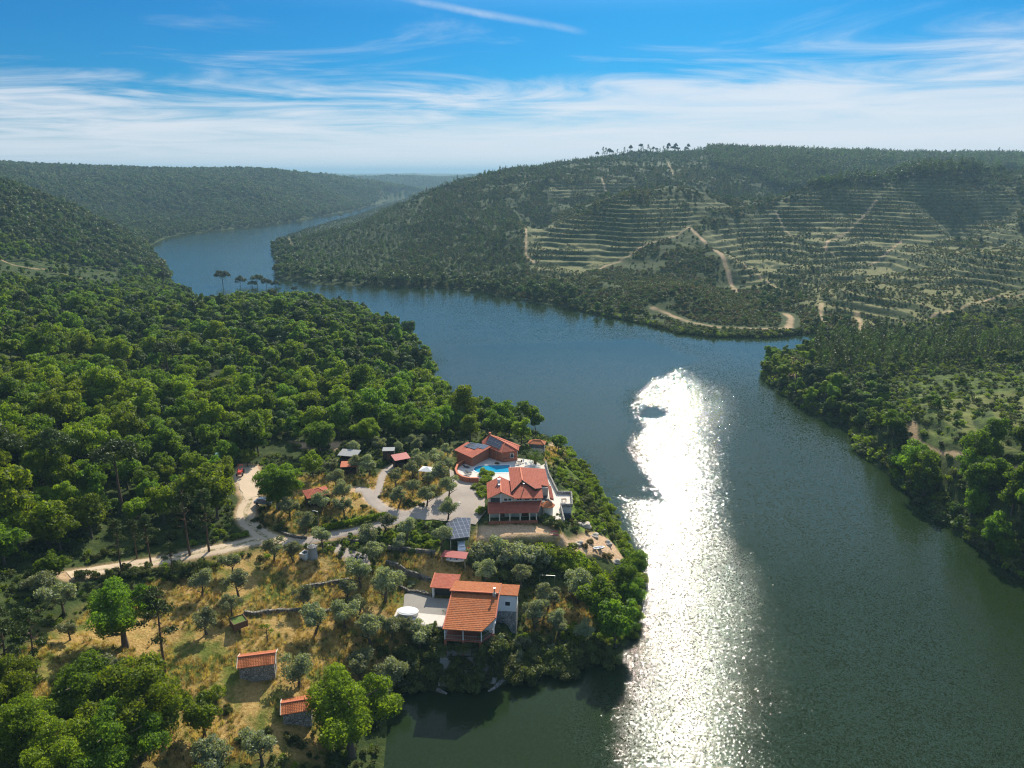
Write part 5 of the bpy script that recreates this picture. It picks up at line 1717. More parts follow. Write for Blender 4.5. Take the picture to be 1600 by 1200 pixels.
def lerp4(P, s, t):
    a = [P[0][i] + (P[1][i] - P[0][i]) * s for i in range(3)]; b = [P[3][i] + (P[2][i] - P[3][i]) * s for i in range(3)]
    return tuple(a[i] + (b[i] - a[i]) * t for i in range(3))
def panel_on(Q, s0, s1, t0, t1, parent, lift=.12):
    c_ = [lerp4(Q, s, t) for s, t in ((s0, t0), (s1, t0), (s1, t1), (s0, t1))]
    q = MB(); q.slab([(x, y, z + lift) for x, y, z in c_], .06); return q.build('solar_panel', M['panel'], parent)
Q_ = (E0_, E1_, H_, A_)
for s in range(4):
    for t in range(2):
        panel_on(Q_, .10 + s * .20, .285 + s * .20, .22 + t * .34, .54 + t * .34, ph)
Ql = ((-.1, -4.75, 2.8), (5.1, 2.65, 3.35), (-2.2, 6.9, 3.05), (-5.5, .7, 3.0))
for s, t in ((.52, .36), (.69, .10), (.69, .36), (.86, .10), (.86, .36), (.69, .62), (.86, .62), (.52, .62)):
    panel_on(Ql, s, s + .155, t, t + .235, ph, .10)
window(ph, 10.4, .2, 1.0, 1.6, 1.2); window(ph, 12.28, 2.1, 1.0, 1.2, 1.2, ax='x', sgn=1)
for x, y in ((5.2, 1.4), (6.5, .2)): MB().box(x - .1, x + .1, y - .1, y + .1, -.4, 2.9).build('pillar', M['terra'], ph)
q = MB(); q.box(4.1, 4.7, 7.4, 8.0, 4.6, 5.7); q.build('chimney', M['ridge'], ph)
q = MB(); q.prism([(8.4, -1.0), (12.3, .5), (12.25, .62), (8.35, -.88)], -.2, .9); q.build('parapet', M['terra'], ph)

# ------------------------------------------------------------------ lower house
KS = 84.5 / 82.0      # the cottage group stands lower than first measured: same view rays, a little farther
L0 = (-12.19 * KS, 113.77 * KS, 5.5)
GZ = 6.74
RL = R(-6)
lh = empty('cottage', L0, RL, 'whitewashed cottage with bright orange tiles and a front balcony, nearest house to the camera', 'house')
cL, sL = math.cos(RL), math.sin(RL)
def ll(u, v): return (L0[0] + KS * (u * cL - v * sL), L0[1] + KS * (u * sL + v * cL))
lh.scale = (KS, KS, KS)
MB().box(.55, 8.7, 1.6, 12.4, 2.35, 4.95).build('wall', M['white'], lh)
MB().box(.6, 8.65, 1.65, 12.35, -3, 2.35).build('ground_floor_wall', M['stone'], lh)
q = MB(); q.face([(8.7, 1.6, 4.9), (8.7, 12.4, 4.9), (8.7, 12.4, 5.85), (8.7, 7.6, 6.7)]); q.face([(.55, 7.6, 6.7), (.55, 12.4, 5.85), (.55, 12.4, 4.9), (.55, 1.6, 4.9)]); q.box(.55, 8.7, 12.28, 12.4, 4.9, 5.8); q.build('gable', M['white'], lh)
q = MB(); q.slab([(.25, -1.4, 4.85), (7.1, -1.4, 4.85), (9.1, 1.75, 5.52), (9.05, 7.5, 6.75), (.25, 7.5, 6.75)], .14); fr_ = q.build('front_roof', M['tile_orange'], lh)
q = MB()
for i in range(1, 21):   # raised courses of the tiles
    y = -1.4 + i * .424; z = 4.85 + (y + 1.4) * .2135
    xr = 7.1 + max(0, min(2, (y + 1.4) * .635)) - .02
    q.bar((.26, y, z + .012), (min(xr, 9.05), y, z + .012), .06, .035)
q.build('tile_course', M['tile_orange'], fr_)
q = MB(); q.slab([(8.95, 12.9, 5.9), (-.15, 12.9, 5.9), (-.15, 7.35, 7.12), (9.0, 7.35, 7.12)], .2); bk_ = q.build('back_roof', M['tile_orange'], lh)
q = MB(); q.bar((-.2, 7.36, 7.14), (9.05, 7.36, 7.14), .3, .16); q.build('ridge', M['ridge'], bk_)
q = MB(); q.bar((.2, -1.45, 4.87), (.2, 7.4, 6.8), .22, .16); q.bar((9.12, 1.75, 5.55), (9.08, 7.4, 6.8), .22, .16); q.build('verge', M['ridge'], fr_)
MB().box(8.7, 12.1, 8.75, 12.4, 2.5, 5.75).build('annex_wall', M['white'], lh)
MB().box(8.65, 12.15, 8.7, 12.42, -2.5, 2.5).build('annex_base', M['stonelight'], lh)
q = MB(); q.slab([(12.45, 12.9, 5.72), (8.97, 12.9, 5.72), (8.97, 8.45, 6.15), (12.45, 8.45, 6.15)], .16); q.build('annex_roof', M['tile_orange'], lh)
window(lh, 10.5, 8.75, 3.7, .9, .85)
q = MB(); q.bar((12.2, 8.6, 2.5), (12.2, 8.6, 5.9), .07); q.build('downpipe', M['metal'], lh)
q = MB(); q.prism([(.3, -1.2), (7.0, -1.2), (8.95, 1.6), (.3, 1.6)], 2.35, 2.6); q.build('balcony_floor', M['balcony_floor'], lh)
for x, y in ((.42, -1.1), (3.7, -1.1), (6.95, -1.1), (8.85, 1.45)):
    MB().box(x - .08, x + .08, y - .08, y + .08, 2.6, 4.85 if y < 1 else 5.3).build('balcony_post', M['white'], lh)
q = MB()
rp = [(.42, 1.5), (.42, -1.12), (7.0, -1.12), (8.85, 1.5)]
for a, b in zip(rp[:-1], rp[1:]):
    q.bar((*a, 3.5), (*b, 3.5), .07); q.bar((*a, 2.75), (*b, 2.75), .04)
    L_ = math.dist(a, b); k_n = int(L_ / .28)
    for i in range(k_n): t = i / k_n; x = a[0] + (b[0] - a[0]) * t; y = a[1] + (b[1] - a[1]) * t; q.bar((x, y, 2.75), (x, y, 3.5), .025)
q.build('railing', M['metal'], lh)
for x, y in ((.5, -1.0), (3.7, -1.0), (6.8, -1.0), (8.7, 1.3)): MB().box(x - .2, x + .2, y - .2, y + .2, -1.2, 2.35).build('pillar', M['terra'], lh)
door(lh, 2.2, 1.6, 2.6, 1.0, 2.1, M['wood']); window(lh, 5.0, 1.6, 3.3, 1.5, 1.1); door(lh, 2.0, 1.6, 0, 1.0, 2.0, M['wood']); window(lh, 5.5, 1.6, .9, 1.2, 1.0)
window(lh, 8.7, 4.2, 3.2, 1.0, 1.1, ax='x', sgn=1)
q = MB(); q.cyl(8.25, 7.1, 6.3, 8.2, .13, k=10); q.cyl(8.25, 7.1, 8.2, 8.32, .26, k=10); q.build('stove_pipe', M['metal'], lh)
q = MB(); q.box(7.95, 8.55, 6.75, 7.35, 6.3, 7.35); q.build('chimney', M['stonelight'], lh)
# garage
ga = empty('garage', (*ll(-2.7, 15.8), GZ), RL, 'open-fronted garage with an orange-red tiled roof joined to the left of the cottage', 'garage')
MB().box(-2.35, -2.0, -2.0, 2.1, -.8, 2.4).build('left_wall', M['white'], ga); MB().box(2.0, 2.35, -2.0, 2.1, -.8, 2.4).build('right_wall', M['white'], ga); MB().box(-2.35, 2.35, 1.9, 2.15, -.8, 2.6).build('back_wall', M['white'], ga)
q = MB(); q.slab([(-2.55, -2.2, 2.42), (2.45, -2.2, 2.42), (2.7, 2.3, 2.95), (-2.55, 2.3, 2.95)], .14); q.build('roof', M['tile_red'], ga)
q = MB(); q.box(-2.0, 2.0, -.9, -.8, 0, 2.2); q.build('garage_door', M['slab'], ga)  # dark panel standing in for the shade inside the open front
q = MB(); q.bar((-2.6, -2.25, 2.45), (-2.6, 2.35, 3.0), .25, .16); q.build('verge', M['ridge'], ga)
patch('cobbled_yard', [ll(*p) for p in ((-9.8, 9.0), (-10.8, 14.5), (-7.2, 16.3), (-5.2, 14.0), (-5.0, 13.6), (-.4, 13.6), (-.35, 7.9), (-5.8, 8.0))], M['cobble'], 0.1, step=.8, jitter=.25)
st = empty('stone_terrace', (*ll(0, 0), GZ), RL, 'pale paved terrace on a stone wall left of the cottage', 'terrace')
q = MB(); q.prism([(-10.9, 4.9), (-.35, 4.4), (-.35, 7.8), (-6.0, 8.1), (-10.9, 9.2)], -.6, .16); q.build('paving', M['paving'], st)
q = MB(); q.bar((-11.1, 4.75, -1.1), (-.3, 4.3, -1.1), .45, 2.5); q.build('retaining_wall', M['stonelight'], st)
hot = empty('covered_pool', (*ll(-8.4, 7.4), GZ + .16), RL, 'oval above-ground pool under a white cover on the terrace left of the cottage', 'pool')
q = MB(); q.cyl(0, 0, 0, .72, 2.0, k=24, ry=1.35); q.build('tub', M['metal'], hot); q = MB(); q.cyl(0, 0, .72, .84, 2.08, k=24, ry=1.43); q.cyl(0, 0, .84, .95, 2.0, 1.7, k=24, ry=1.3); q.build('cover', M['cloth'], hot)
# rubble wall below the cottage, with a slab yard
yd = empty('rubble_wall', (*ll(0, 0), 5.5), RL, 'low curved rubble wall around the shaded yard in front of the cottage', 'wall')
q = MB(); arc = [(-.6, -4.8), (2.0, -5.6), (4.5, -5.8), (7.2, -5.0), (9.3, -3.4), (11.2, -1.0), (12.2, 1.6)]
for a, b in zip(arc[:-1], arc[1:]):
    pa, pb = ll(*a), ll(*b); za, zb_ = (float(hgt(*pa)) - 5.5) / KS, (float(hgt(*pb)) - 5.5) / KS
    q.bar((*a, za + .15), (*b, zb_ + .15), .45, 1.2)
q.build('wall', M['stonelight'], yd)
patch('slab_yard', [ll(*p) for p in ((-.3, 1.4), (-.4, -4.4), (2.0, -5.2), (4.5, -5.4), (6.9, -4.7), (9.0, -3.2), (10.8, 0), (9.1, 1.5))], M['cobble'], 0.08, step=.8)

for o_ in (ga, st, hot, yd): o_.scale = (KS, KS, KS)

# ------------------------------------------------------------------ stone sheds
def stone_shed(px, py, W_, Dp, rz, zr, ze, label):
    g = on_ground(px, py)
    zg = g[2] + .25
    r_ = empty('stone_shed', (g[0], g[1], zg), rz, label, 'shed', 'small stone sheds in the dry grass')
    MB().box(0, W_, 0, Dp, -1.5, ze - .12).build('wall', M['stonelight'], r_)
    q = MB()
    for x in (0, W_): q.face([(x, 0, ze - .12), (x, Dp, ze - .12), (x, Dp / 2, zr - .12)])
    q.build('gable', M['stonelight'], r_)
    q = MB(); q.slab([(-.25, -.4, ze - .1), (W_ + .25, -.4, ze - .1), (W_ + .25, Dp / 2, zr), (-.25, Dp / 2, zr)], .1); q.slab([(W_ + .25, Dp + .4, ze - .1), (-.25, Dp + .4, ze - .1), (-.25, Dp / 2, zr), (W_ + .25, Dp / 2, zr)], .1)
    rf = q.build('roof', M['tile_orange'], r_)
    q = MB(); q.bar((-.27, Dp / 2, zr + .03), (W_ + .27, Dp / 2, zr + .03), .28, .14); q.build('ridge', M['ridge'], rf)
    q = MB()
    for x in (-.28, W_ + .28): q.bar((x, -.42, ze - .1), (x, Dp / 2, zr + .02), .1, .16); q.bar((x, Dp + .42, ze - .1), (x, Dp / 2, zr + .02), .1, .16)
    q.build('verge', M['cream'], rf)
    n_ = int(W_ / .26); q = MB()
    for i in range(1, n_):
        x = -.2 + i * .26; q.bar((x, -.39, ze - .08), (x, Dp / 2, zr + .015), .1, .07)
    q.build('tile_row', M['tile_orange'], rf)
    door(r_, W_, Dp * .35, 0, .8, 1.7, M['darkwood'], ax='x', sgn=1)
stone_shed(375, 1060, 5.5, 3.1, R(12), 2.75, 2.05, 'stone shed with a gridded orange tile roof standing alone in the dry grass')
stone_shed(443, 1132, 4.2, 2.9, R(14), 2.55, 1.95, 'stone shed with orange roof half hidden by the big bright tree')

# ------------------------------------------------------------------ small huts and canopies
def hut(name, x, y, z, rz, w_, d_, h_, rise, roofm, wallm, label, cat='hut', openfront=True, hip=True, over=.4, group=None):
    r_ = empty(name, (x, y, z), rz, label, cat, group)
    zr = h_ + rise; o_ = over
    a, b, c_, d = (-w_ / 2 - o_, -d_ / 2 - o_), (w_ / 2 + o_, -d_ / 2 - o_), (w_ / 2 + o_, d_ / 2 + o_), (-w_ / 2 - o_, d_ / 2 + o_)
    q = MB()
    if hip:
        e = min(w_, d_) / 2 * .9
        r0, r1 = ((-w_ / 2 + e, 0, zr), (w_ / 2 - e, 0, zr)) if w_ >= d_ else ((0, -d_ / 2 + e, zr), (0, d_ / 2 - e, zr))
        if w_ >= d_:
            q.slab([(*a, h_), (*b, h_), r1, r0], .08); q.slab([(*c_, h_), (*d, h_), r0, r1], .08); q.slab([(*b, h_), (*c_, h_), r1], .08); q.slab([(*d, h_), (*a, h_), r0], .08)
        else:
            q.slab([(*b, h_), (*c_, h_), r1, r0], .08); q.slab([(*d, h_), (*a, h_), r0, r1], .08); q.slab([(*a, h_), (*b, h_), r0], .08); q.slab([(*c_, h_), (*d, h_), r1], .08)
        rf = q.build('roof', roofm, r_)
        q = MB(); q.bar(r0, r1, .22, .1)
        for cc in (a, b): q.bar((*cc, h_), r0 if cc == a or w_ < d_ else r1, .18, .09)
        q.build('ridge', M['ridge'], rf)
    else:
        q.slab([(*a, h_), (*b, h_), (*c_, h_ + rise), (*d, h_ + rise)], .1); q.build('roof', roofm, r_)
    q = MB(); q.box(-w_ / 2, w_ / 2, d_ / 2 - .12, d_ / 2, -.8, h_); q.box(-w_ / 2, -w_ / 2 + .12, -d_ / 2 + (.8 if openfront else 0), d_ / 2, -.8, h_); q.box(w_ / 2 - .12, w_ / 2, -d_ / 2 + (.8 if openfront else 0), d_ / 2, -.8, h_)
    q.build('wall', wallm, r_)
    if openfront:
        for x_ in (-w_ / 2 + .08, w_ / 2 - .08): MB().box(x_ - .07, x_ + .07, -d_ / 2, -d_ / 2 + .14, -.8, h_).build('post', M['darkwood'], r_)
        q = MB(); q.box(-w_ / 2, w_ / 2, -d_ / 2, -d_ / 2 + .06, -.6, .7); q.build('rail', wallm, r_)
    else:
        q = MB(); q.box(-w_ / 2, w_ / 2, -d_ / 2, -d_ / 2 + .12, -.8, h_); q.build('front_wall', wallm, r_)
        door(r_, 0, -d_ / 2, 0, .8, 1.8, M['wood'])
    return r_
hut('log_cabin', -46.1, 159.6, 15.33, R(28), 4.9, 4.4, 2.2, 1.0, M['tile_red'], M['darkwood'], 'dark timber cabin under a red hipped roof among the olives', 'cabin')
hut('garden_hut', -29.8, 183.6, 14.8, R(28), 3.6, 2.6, 2.0, .5, M['redsheet'], M['darkwood'], 'small open hut with a bright red sheet roof beside the gravel path end', hip=False, openfront=True)
hut('tool_shed', -33.6, 187.4, 15.0, R(3), 3.0, 2.0, 2.6, .2, M['concrete'], M['darkwood'], 'dark brown shed with a flat tan roof behind the red-roofed hut', 'shed', openfront=False, hip=False, over=.15)
hut('hen_house', -42.2, 177.4, 15.5, R(5), 3.6, 2.0, 1.7, .5, M['ridge'], M['darkwood'], 'low shed with a tan sheet roof among the olives behind the timber cabin', 'shed', hip=False)
hut('grey_lean_to', -43.6, 184.2, 15.8, R(-12), 4.6, 2.6, 1.8, .6, M['concrete'], M['darkwood'], 'lean-to with a grey sheet roof at the edge of the wood', 'shed', hip=False)
hut('storage_hut', 9.6, 150.9, 9.45, R(-5), 1.6, 1.5, 1.9, .25, M['redsheet'], M['terra'], 'tiny dark red hut on the bare earth below the large house', 'hut', hip=False, openfront=False, over=.1)
hut('pavilion', 7.4, 203.2, 11.6, R(-12), 4.3, 2.4, 2.1, .8, M['tile_orange'], M['cream'], 'open pavilion with an orange tiled roof at the tip of the point', 'pavilion', hip=True)
hut('green_shed', -74.5, 176.5, 17.8, R(4), 3.2, 2.2, 2.2, .5, M['greens'], M['darkwood'], 'shed with a pale green sheet roof at the wood edge beside the dirt track', 'shed', hip=False, openfront=False)


def canopy(name, pts, z, zl, mat, label, cat, postm, t=.08, poles=None):
    cx = sum(p[0] for p in pts) / len(pts); cy = sum(p[1] for p in pts) / len(pts)
    r_ = empty(name, (cx, cy, z), 0, label, cat)
    q = MB(); q.slab([(p[0] - cx, p[1] - cy, h) for p, h in zip(pts, zl)], t); rf = q.build('roof', mat, r_)
    for p, h in zip(pts, zl):
        x, y = (p[0] - cx) * .9, (p[1] - cy) * .9
        MB().box(x - .06, x + .06, y - .06, y + .06, -.9, h - .1).build('post', postm, r_)
    return r_, cx, cy
zcp = on_ground(718, 850)[2]
cp = [atz(px, py, zcp + 3.0) for px, py in ((702.5, 842.8), (734, 839), (736, 811), (712, 810.5), (697, 819.5))]
carport, cx, cy = canopy('carport', cp, zcp, [2.9, 2.9, 3.3, 3.3, 3.2], M['slab'], 'carport roofed with rows of solar panels below the gravel yard', 'carport', M['metal'], .12)
q = MB(); q.slab([(cp[i][0] - cx + (.12 if i in (0, 3, 4) else -.12), cp[i][1] - cy + (.15 if i < 2 else -.15), [3.02, 3.02, 3.42, 3.42, 3.32][i]) for i in range(5)], .05)
q.build('solar_panel', M['panel'], carport)
zcn = on_ground(710, 880)[2]
cn = [atz(px, py, zcn + 2.4) for px, py in ((688, 868), (728, 872), (731.8, 864), (695, 860.7))]
canopy('boat_shelter', cn, zcn, [2.2, 2.2, 2.6, 2.6], M['redsheet'], 'open shelter with a red sheet roof over a small boat', 'shelter', M['metal'])


def hull(x, y, z, rz, L_, W_, H_, mat, label, name='boat'):
    r_ = empty(name, (x, y, z), rz, label, 'boat')
    st_ = [(-.5, .62, .12), (-.3, .92, .03), (0, 1, 0), (.25, .85, .04), (.42, .45, .14), (.5, .04, .3)]
    rings = []
    for s, wf, kz in st_:
        X = s * L_; hw = wf * W_ / 2
        rings.append([(X, -hw, H_), (X, -hw * .8, H_ * .35 + kz * H_), (X, 0, kz * H_), (X, hw * .8, H_ * .35 + kz * H_), (X, hw, H_), (X, hw * .78, H_), (X, hw * .6, H_ * .55), (X, 0, H_ * .5), (X, -hw * .6, H_ * .55), (X, -hw * .78, H_)])
    q = MB(); q.loft(rings); q.build('hull', mat, r_)
    q = MB()
    for s in (-.25, .1): q.box(s * L_ - .12, s * L_ + .12, -W_ * .36, W_ * .36, H_ * .72, H_ * .8)
    q.build('bench', M['wood'], r_)
    q = MB()
    pts_ = [(s * L_, -wf * W_ / 2, H_) for s, wf, kz in st_] + [(s * L_, wf * W_ / 2, H_) for s, wf, kz in st_[::-1]]
    for a, b in zip(pts_[:-1], pts_[1:]): q.bar(a, b, .09)
    q.build('gunwale', M['whitep'], r_)
    return r_
hull(*on_ground(711, 878)[:2], zcn + .2, R(-8), 3.9, 1.6, .7, M['whitep'], 'white rowing boat under the red sheet roof shelter')
hull(19.9, 151.2, 7.25, R(15), 2.6, .9, .4, M['whitep'], 'white upturned-looking small boat on the bare rocky slope above the water', 'dinghy')
hull(12.2, 539.0, .05, R(10), 4.5, 1.6, .7, M['whitep'], 'tiny white boat moored at the foot of the far wooded bank')


def car(x, y, z, rz, L_, W_, body, label, name='car', van=False, cat='car'):
    r_ = empty(name, (x, y, z), rz, label, cat)
    hw = W_ / 2
    prof = [(-.5, .45), (-.49, .85), (-.36, .95), (-.27, 1.42), (.12, 1.45), (.26, 1.02), (.47, .86), (.5, .5)] if not van else [(-.5, .4), (-.5, 1.7), (-.46, 1.95), (.25, 1.95), (.36, 1.25), (.49, 1.0), (.5, .5)]
    q = MB()
    A_ = [(px_ * L_, -hw * (1 if h < 1.1 else .82), h) for px_, h in prof]; B_ = [(px_ * L_, hw * (1 if h < 1.1 else .82), h) for px_, h in prof]
    A_ = [(-.5 * L_, -hw, .28)] + A_ + [(.5 * L_, -hw, .28)]; B_ = [(-.5 * L_, hw, .28)] + B_ + [(.5 * L_, hw, .28)]
    n_ = len(A_)
    for i in range(n_): q.face([A_[i], A_[(i + 1) % n_], B_[(i + 1) % n_], B_[i]])
    q.face(A_[::-1]); q.face(B_)
    bd = q.build('body', body, r_, bevel=.04)
    q = MB()
    if van: w_ = [((.27, 1.88), (.365, 1.28))]
    else: w_ = [((-.345, 1.0), (-.275, 1.36)), ((.135, 1.38), (.245, 1.06))]
    for (xa, za), (xb, zb_) in w_:
        q.bar(((xa + xb) / 2 * L_, -hw * .72, (za + zb_) / 2 + .03), ((xa + xb) / 2 * L_, hw * .72, (za + zb_) / 2 + .03), abs(xa - xb) * L_ * .8, .05)
    for s in (-1, 1): q.box(-.25 * L_, .16 * L_, s * hw * .93 - .02, s * hw * .93 + .02, 1.0, 1.32)
    q.build('windscreen', M['glass'], r_)
    for sx_ in (-.31, .32):
        for s in (-1, 1):
            q = MB(); k = 12
            ra = [(sx_ * L_ + .32 * math.cos(a), s * (hw - .18), .32 + .32 * math.sin(a)) for a in np.linspace(0, 2 * math.pi, k, endpoint=False)]
            rb = [(p_[0], s * (hw + .01), p_[2]) for p_ in ra]
            for i in range(k): q.face([ra[i], ra[(i + 1) % k], rb[(i + 1) % k], rb[i]])
            q.face(rb); q.face(ra[::-1]); q.build('wheel', M['black'], r_)
    for s in (-1, 1): q = MB(); q.box(.495 * L_, .505 * L_, s * hw * .7 - .15, s * hw * .7 + .15, .62, .76); q.build('headlight', M['whitep'], r_)
    return r_
car(-57.7, 156.6, 16.0, R(-8), 4.2, 1.75, M['bluep'], 'blue-grey car parked in the shade beside the dirt track')
car(*atz(721, 853, zcp + .7), zcp, R(96), 4.1, 1.7, M['whitep'], 'white car parked under the solar carport')
tr = empty('trailer', on_ground(737, 862), R(10), 'low red trailer by the right front post of the solar carport', 'trailer')
MB().box(-1.0, 1.0, -.6, .6, .45, .55).build('bed', M['redp'], tr)
q = MB(); q.box(-1.0, 1.0, -.6, -.55, .55, .85); q.box(-1.0, 1.0, .55, .6, .55, .85); q.box(-1.0, -.95, -.55, .55, .55, .85); q.build('side_panel', M['redp'], tr)
for s in (-1, 1):
    q = MB(); q.bar((0, s * .72, .3), (0, s * .62, .3), .55, .55); q.build('wheel', M['black'], tr)
q = MB(); q.bar((1.0, 0, .5), (1.9, 0, .4), .08); q.build('drawbar', M['metal'], tr)
# red tipper cart by the track
tp_ = empty('tractor', (-68.3, 171.4, 17.15), R(-80), 'small red tractor with a roll frame at the top of the dirt track', 'tractor')
MB().box(.1, 1.6, -.4, .4, .6, 1.15).build('bonnet', M['redp'], tp_); MB().box(-1.2, .1, -.6, .6, .5, .95).build('chassis', M['redp'], tp_)
q = MB()
for s in (-.55, .55): q.bar((-.9, s, .9), (-.9, s, 2.1), .08)
q.bar((-.9, -.55, 2.1), (-.9, .55, 2.1), .08); q.build('roll_frame', M['redp'], tp_); MB().box(-.7, -.3, -.25, .25, .95, 1.1).build('seat', M['black'], tp_)
for x, r_w in ((-.75, .62), (1.2, .38)):
    for s in (-1, 1):
        q = MB(); k = 14; ra = [(x + r_w * math.cos(a), s * .55, r_w + r_w * math.sin(a) - .05) for a in np.linspace(0, 2 * math.pi, k, endpoint=False)]; rb = [(p_[0], s * .85, p_[2]) for p_ in ra]
        for i in range(k): q.face([ra[i], ra[(i + 1) % k], rb[(i + 1) % k], rb[i]])
        q.face(rb); q.face(ra[::-1]); q.build('wheel', M['black'], tp_)

# white round dovecote tower with a basin
tw = empty('stone_well', (-41.5, 137.4, 13.3), R(-20), 'white round well tower with a square basin beside the dirt road', 'well')
q = MB(); q.cyl(0, 0, -.8, 2.0, .95, .85, k=18); q.build('tower', M['concrete'], tw); q = MB(); q.cyl(0, 0, 2.0, 2.15, 1.1, k=18); q.cyl(0, 0, 2.15, 2.6, 1.1, .12, k=18); q.build('roof', M['stonelight'], tw)
q = MB(); q.box(-2.2, -2.0, -1.6, .2, -.8, .85); q.box(-.9, -.7, -1.6, .2, -.8, .85); q.box(-2.0, -.9, -1.6, -1.4, -.8, .85); q.box(-2.0, -.9, 0, .2, -.8, .85); q.build('basin', M['white'], tw)
q = MB(); q.box(-2.0, -.9, -1.4, 0, 0, .6); q.build('basin_water', M['glass'], tw)
# white gazebo tent
tn = empty('gazebo_tent', (-21.9, 176.6, 14.15), R(-14), 'white canvas gazebo over a table between the olives', 'tent')
q = MB(); ap = (0, 0, 2.9)
cs = [(-1.9, -1.7, 2.15), (1.9, -1.7, 2.15), (1.9, 1.7, 2.15), (-1.9, 1.7, 2.15)]
for i in range(4): q.slab([cs[i], cs[(i + 1) % 4], ap], .03)
q.build('canopy', M['cloth'], tn)
for x, y, z in cs: MB().box(x * .97 - .04, x * .97 + .04, y * .97 - .04, y * .97 + .04, -.6, 2.12).build('pole', M['whitep'], tn)
q = MB(); q.box(1.86, 1.9, -1.65, 1.65, 0, 2.12); q.build('side_curtain', M['cloth'], tn)
pt = empty('picnic_table', (-21.9, 176.4, 14.2), R(-14), 'wooden table standing under the white canvas gazebo', 'table')
MB().box(-.9, .9, -.4, .4, .7, .76).build('table_top', M['wood'], pt)
for x in (-.7, .7): MB().box(x - .05, x + .05, -.35, .35, -.3, .7).build('leg', M['wood'], pt)
# raised planting box and football goal
rb_ = empty('raised_planter', (-48.8, 114.3, 12.6), R(38), 'square wooden planter box full of grass among the olives', 'planter')
q = MB()
for a, b in (((-1.2, -1.2), (1.2, -1.2)), ((1.2, -1.2), (1.2, 1.2)), ((1.2, 1.2), (-1.2, 1.2)), ((-1.2, 1.2), (-1.2, -1.2))): q.bar((*a, .3), (*b, .3), .12, 1.2)
q.build('frame', M['wood'], rb_); MB().box(-1.14, 1.14, -1.14, 1.14, -.2, .75).build('soil', M['grass_lawn'], rb_)
go_ = empty('football_goal', on_ground(855, 912), R(-6), 'white football goal frame in the shade right of the cottage', 'goal')
q = MB(); q.bar((-1.6, 0, -.4), (-1.6, 0, 2.0), .09); q.bar((1.6, 0, -.4), (1.6, 0, 2.0), .09); q.build('post', M['metal'], go_); q = MB(); q.bar((-1.65, 0, 2.0), (1.65, 0, 2.0), .09); q.build('crossbar', M['metal'], go_)
q = MB(); q.bar((-1.6, 0, 2.0), (-1.6, 1.0, -.2), .04); q.bar((1.6, 0, 2.0), (1.6, 1.0, -.2), .04); q.build('brace', M['metal'], go_)

# dry stone terrace walls
def stone_wall(pts, label, h_=.7, th=.5, up=True):
    P = gline(pts); c0 = P.mean(0); z0_ = float(hgt(*c0))
    r_ = empty('dry_stone_wall', (float(c0[0]), float(c0[1]), z0_), 0, label, 'wall', 'dry stone terrace walls')
    q = MB(); n_ = 0
    g = np.random.default_rng(len(label))
    for a, b in zip(P[:-1], P[1:]):
        m_ = max(1, int(np.linalg.norm(b - a) / 1.3))
        for i in range(m_):
            p0 = a + (b - a) * i / m_; p1 = a + (b - a) * (i + 1) / m_
            za, zb_ = float(hgt(*p0)), float(hgt(*p1)); e = g.uniform(-.1, .1)
            q.bar((p0[0] - c0[0], p0[1] - c0[1], za - z0_ + h_ / 2 - .3 + e), (p1[0] - c0[0], p1[1] - c0[1], zb_ - z0_ + h_ / 2 - .3 + e), th + g.uniform(-.08, .08), h_ + .6)
    q.build('wall', M['stone'], r_)
stone_wall([(380, 957), (420, 953), (470, 955), (520, 952), (556, 950)], 'long low stone wall crossing the olive grove beside the square planter')
stone_wall([(470, 915), (510, 912), (545, 906)], 'short stone wall in the dry grass left of the gravel ramp')
stone_wall([(603, 880), (622, 886), (646, 898), (672, 908)], 'curved stone wall with a pale cap behind the garage yard', .9)
stone_wall([(606, 856), (640, 860), (680, 866)], 'straight stone wall along the foot of the vegetable garden', .8)
stone_wall([(624, 918), (650, 926), (674, 932)], 'low wall along the back of the cobbled yard', .6)
stone_wall([(534, 844), (560, 846), (600, 850)], 'little stone wall right of the road fork below the bright hedge', .5)
stone_wall([(440, 835), (462, 842), (480, 843)], 'stone wall at the bend of the dirt road under the olives', .5)
stone_wall([(592, 748), (640, 762), (662, 752), (700, 748)][1:3], 'low rubble edging by the red gravel garden bed', .3, .3)
pr_ = gline([(648, 818), (672, 814), (692, 814)])

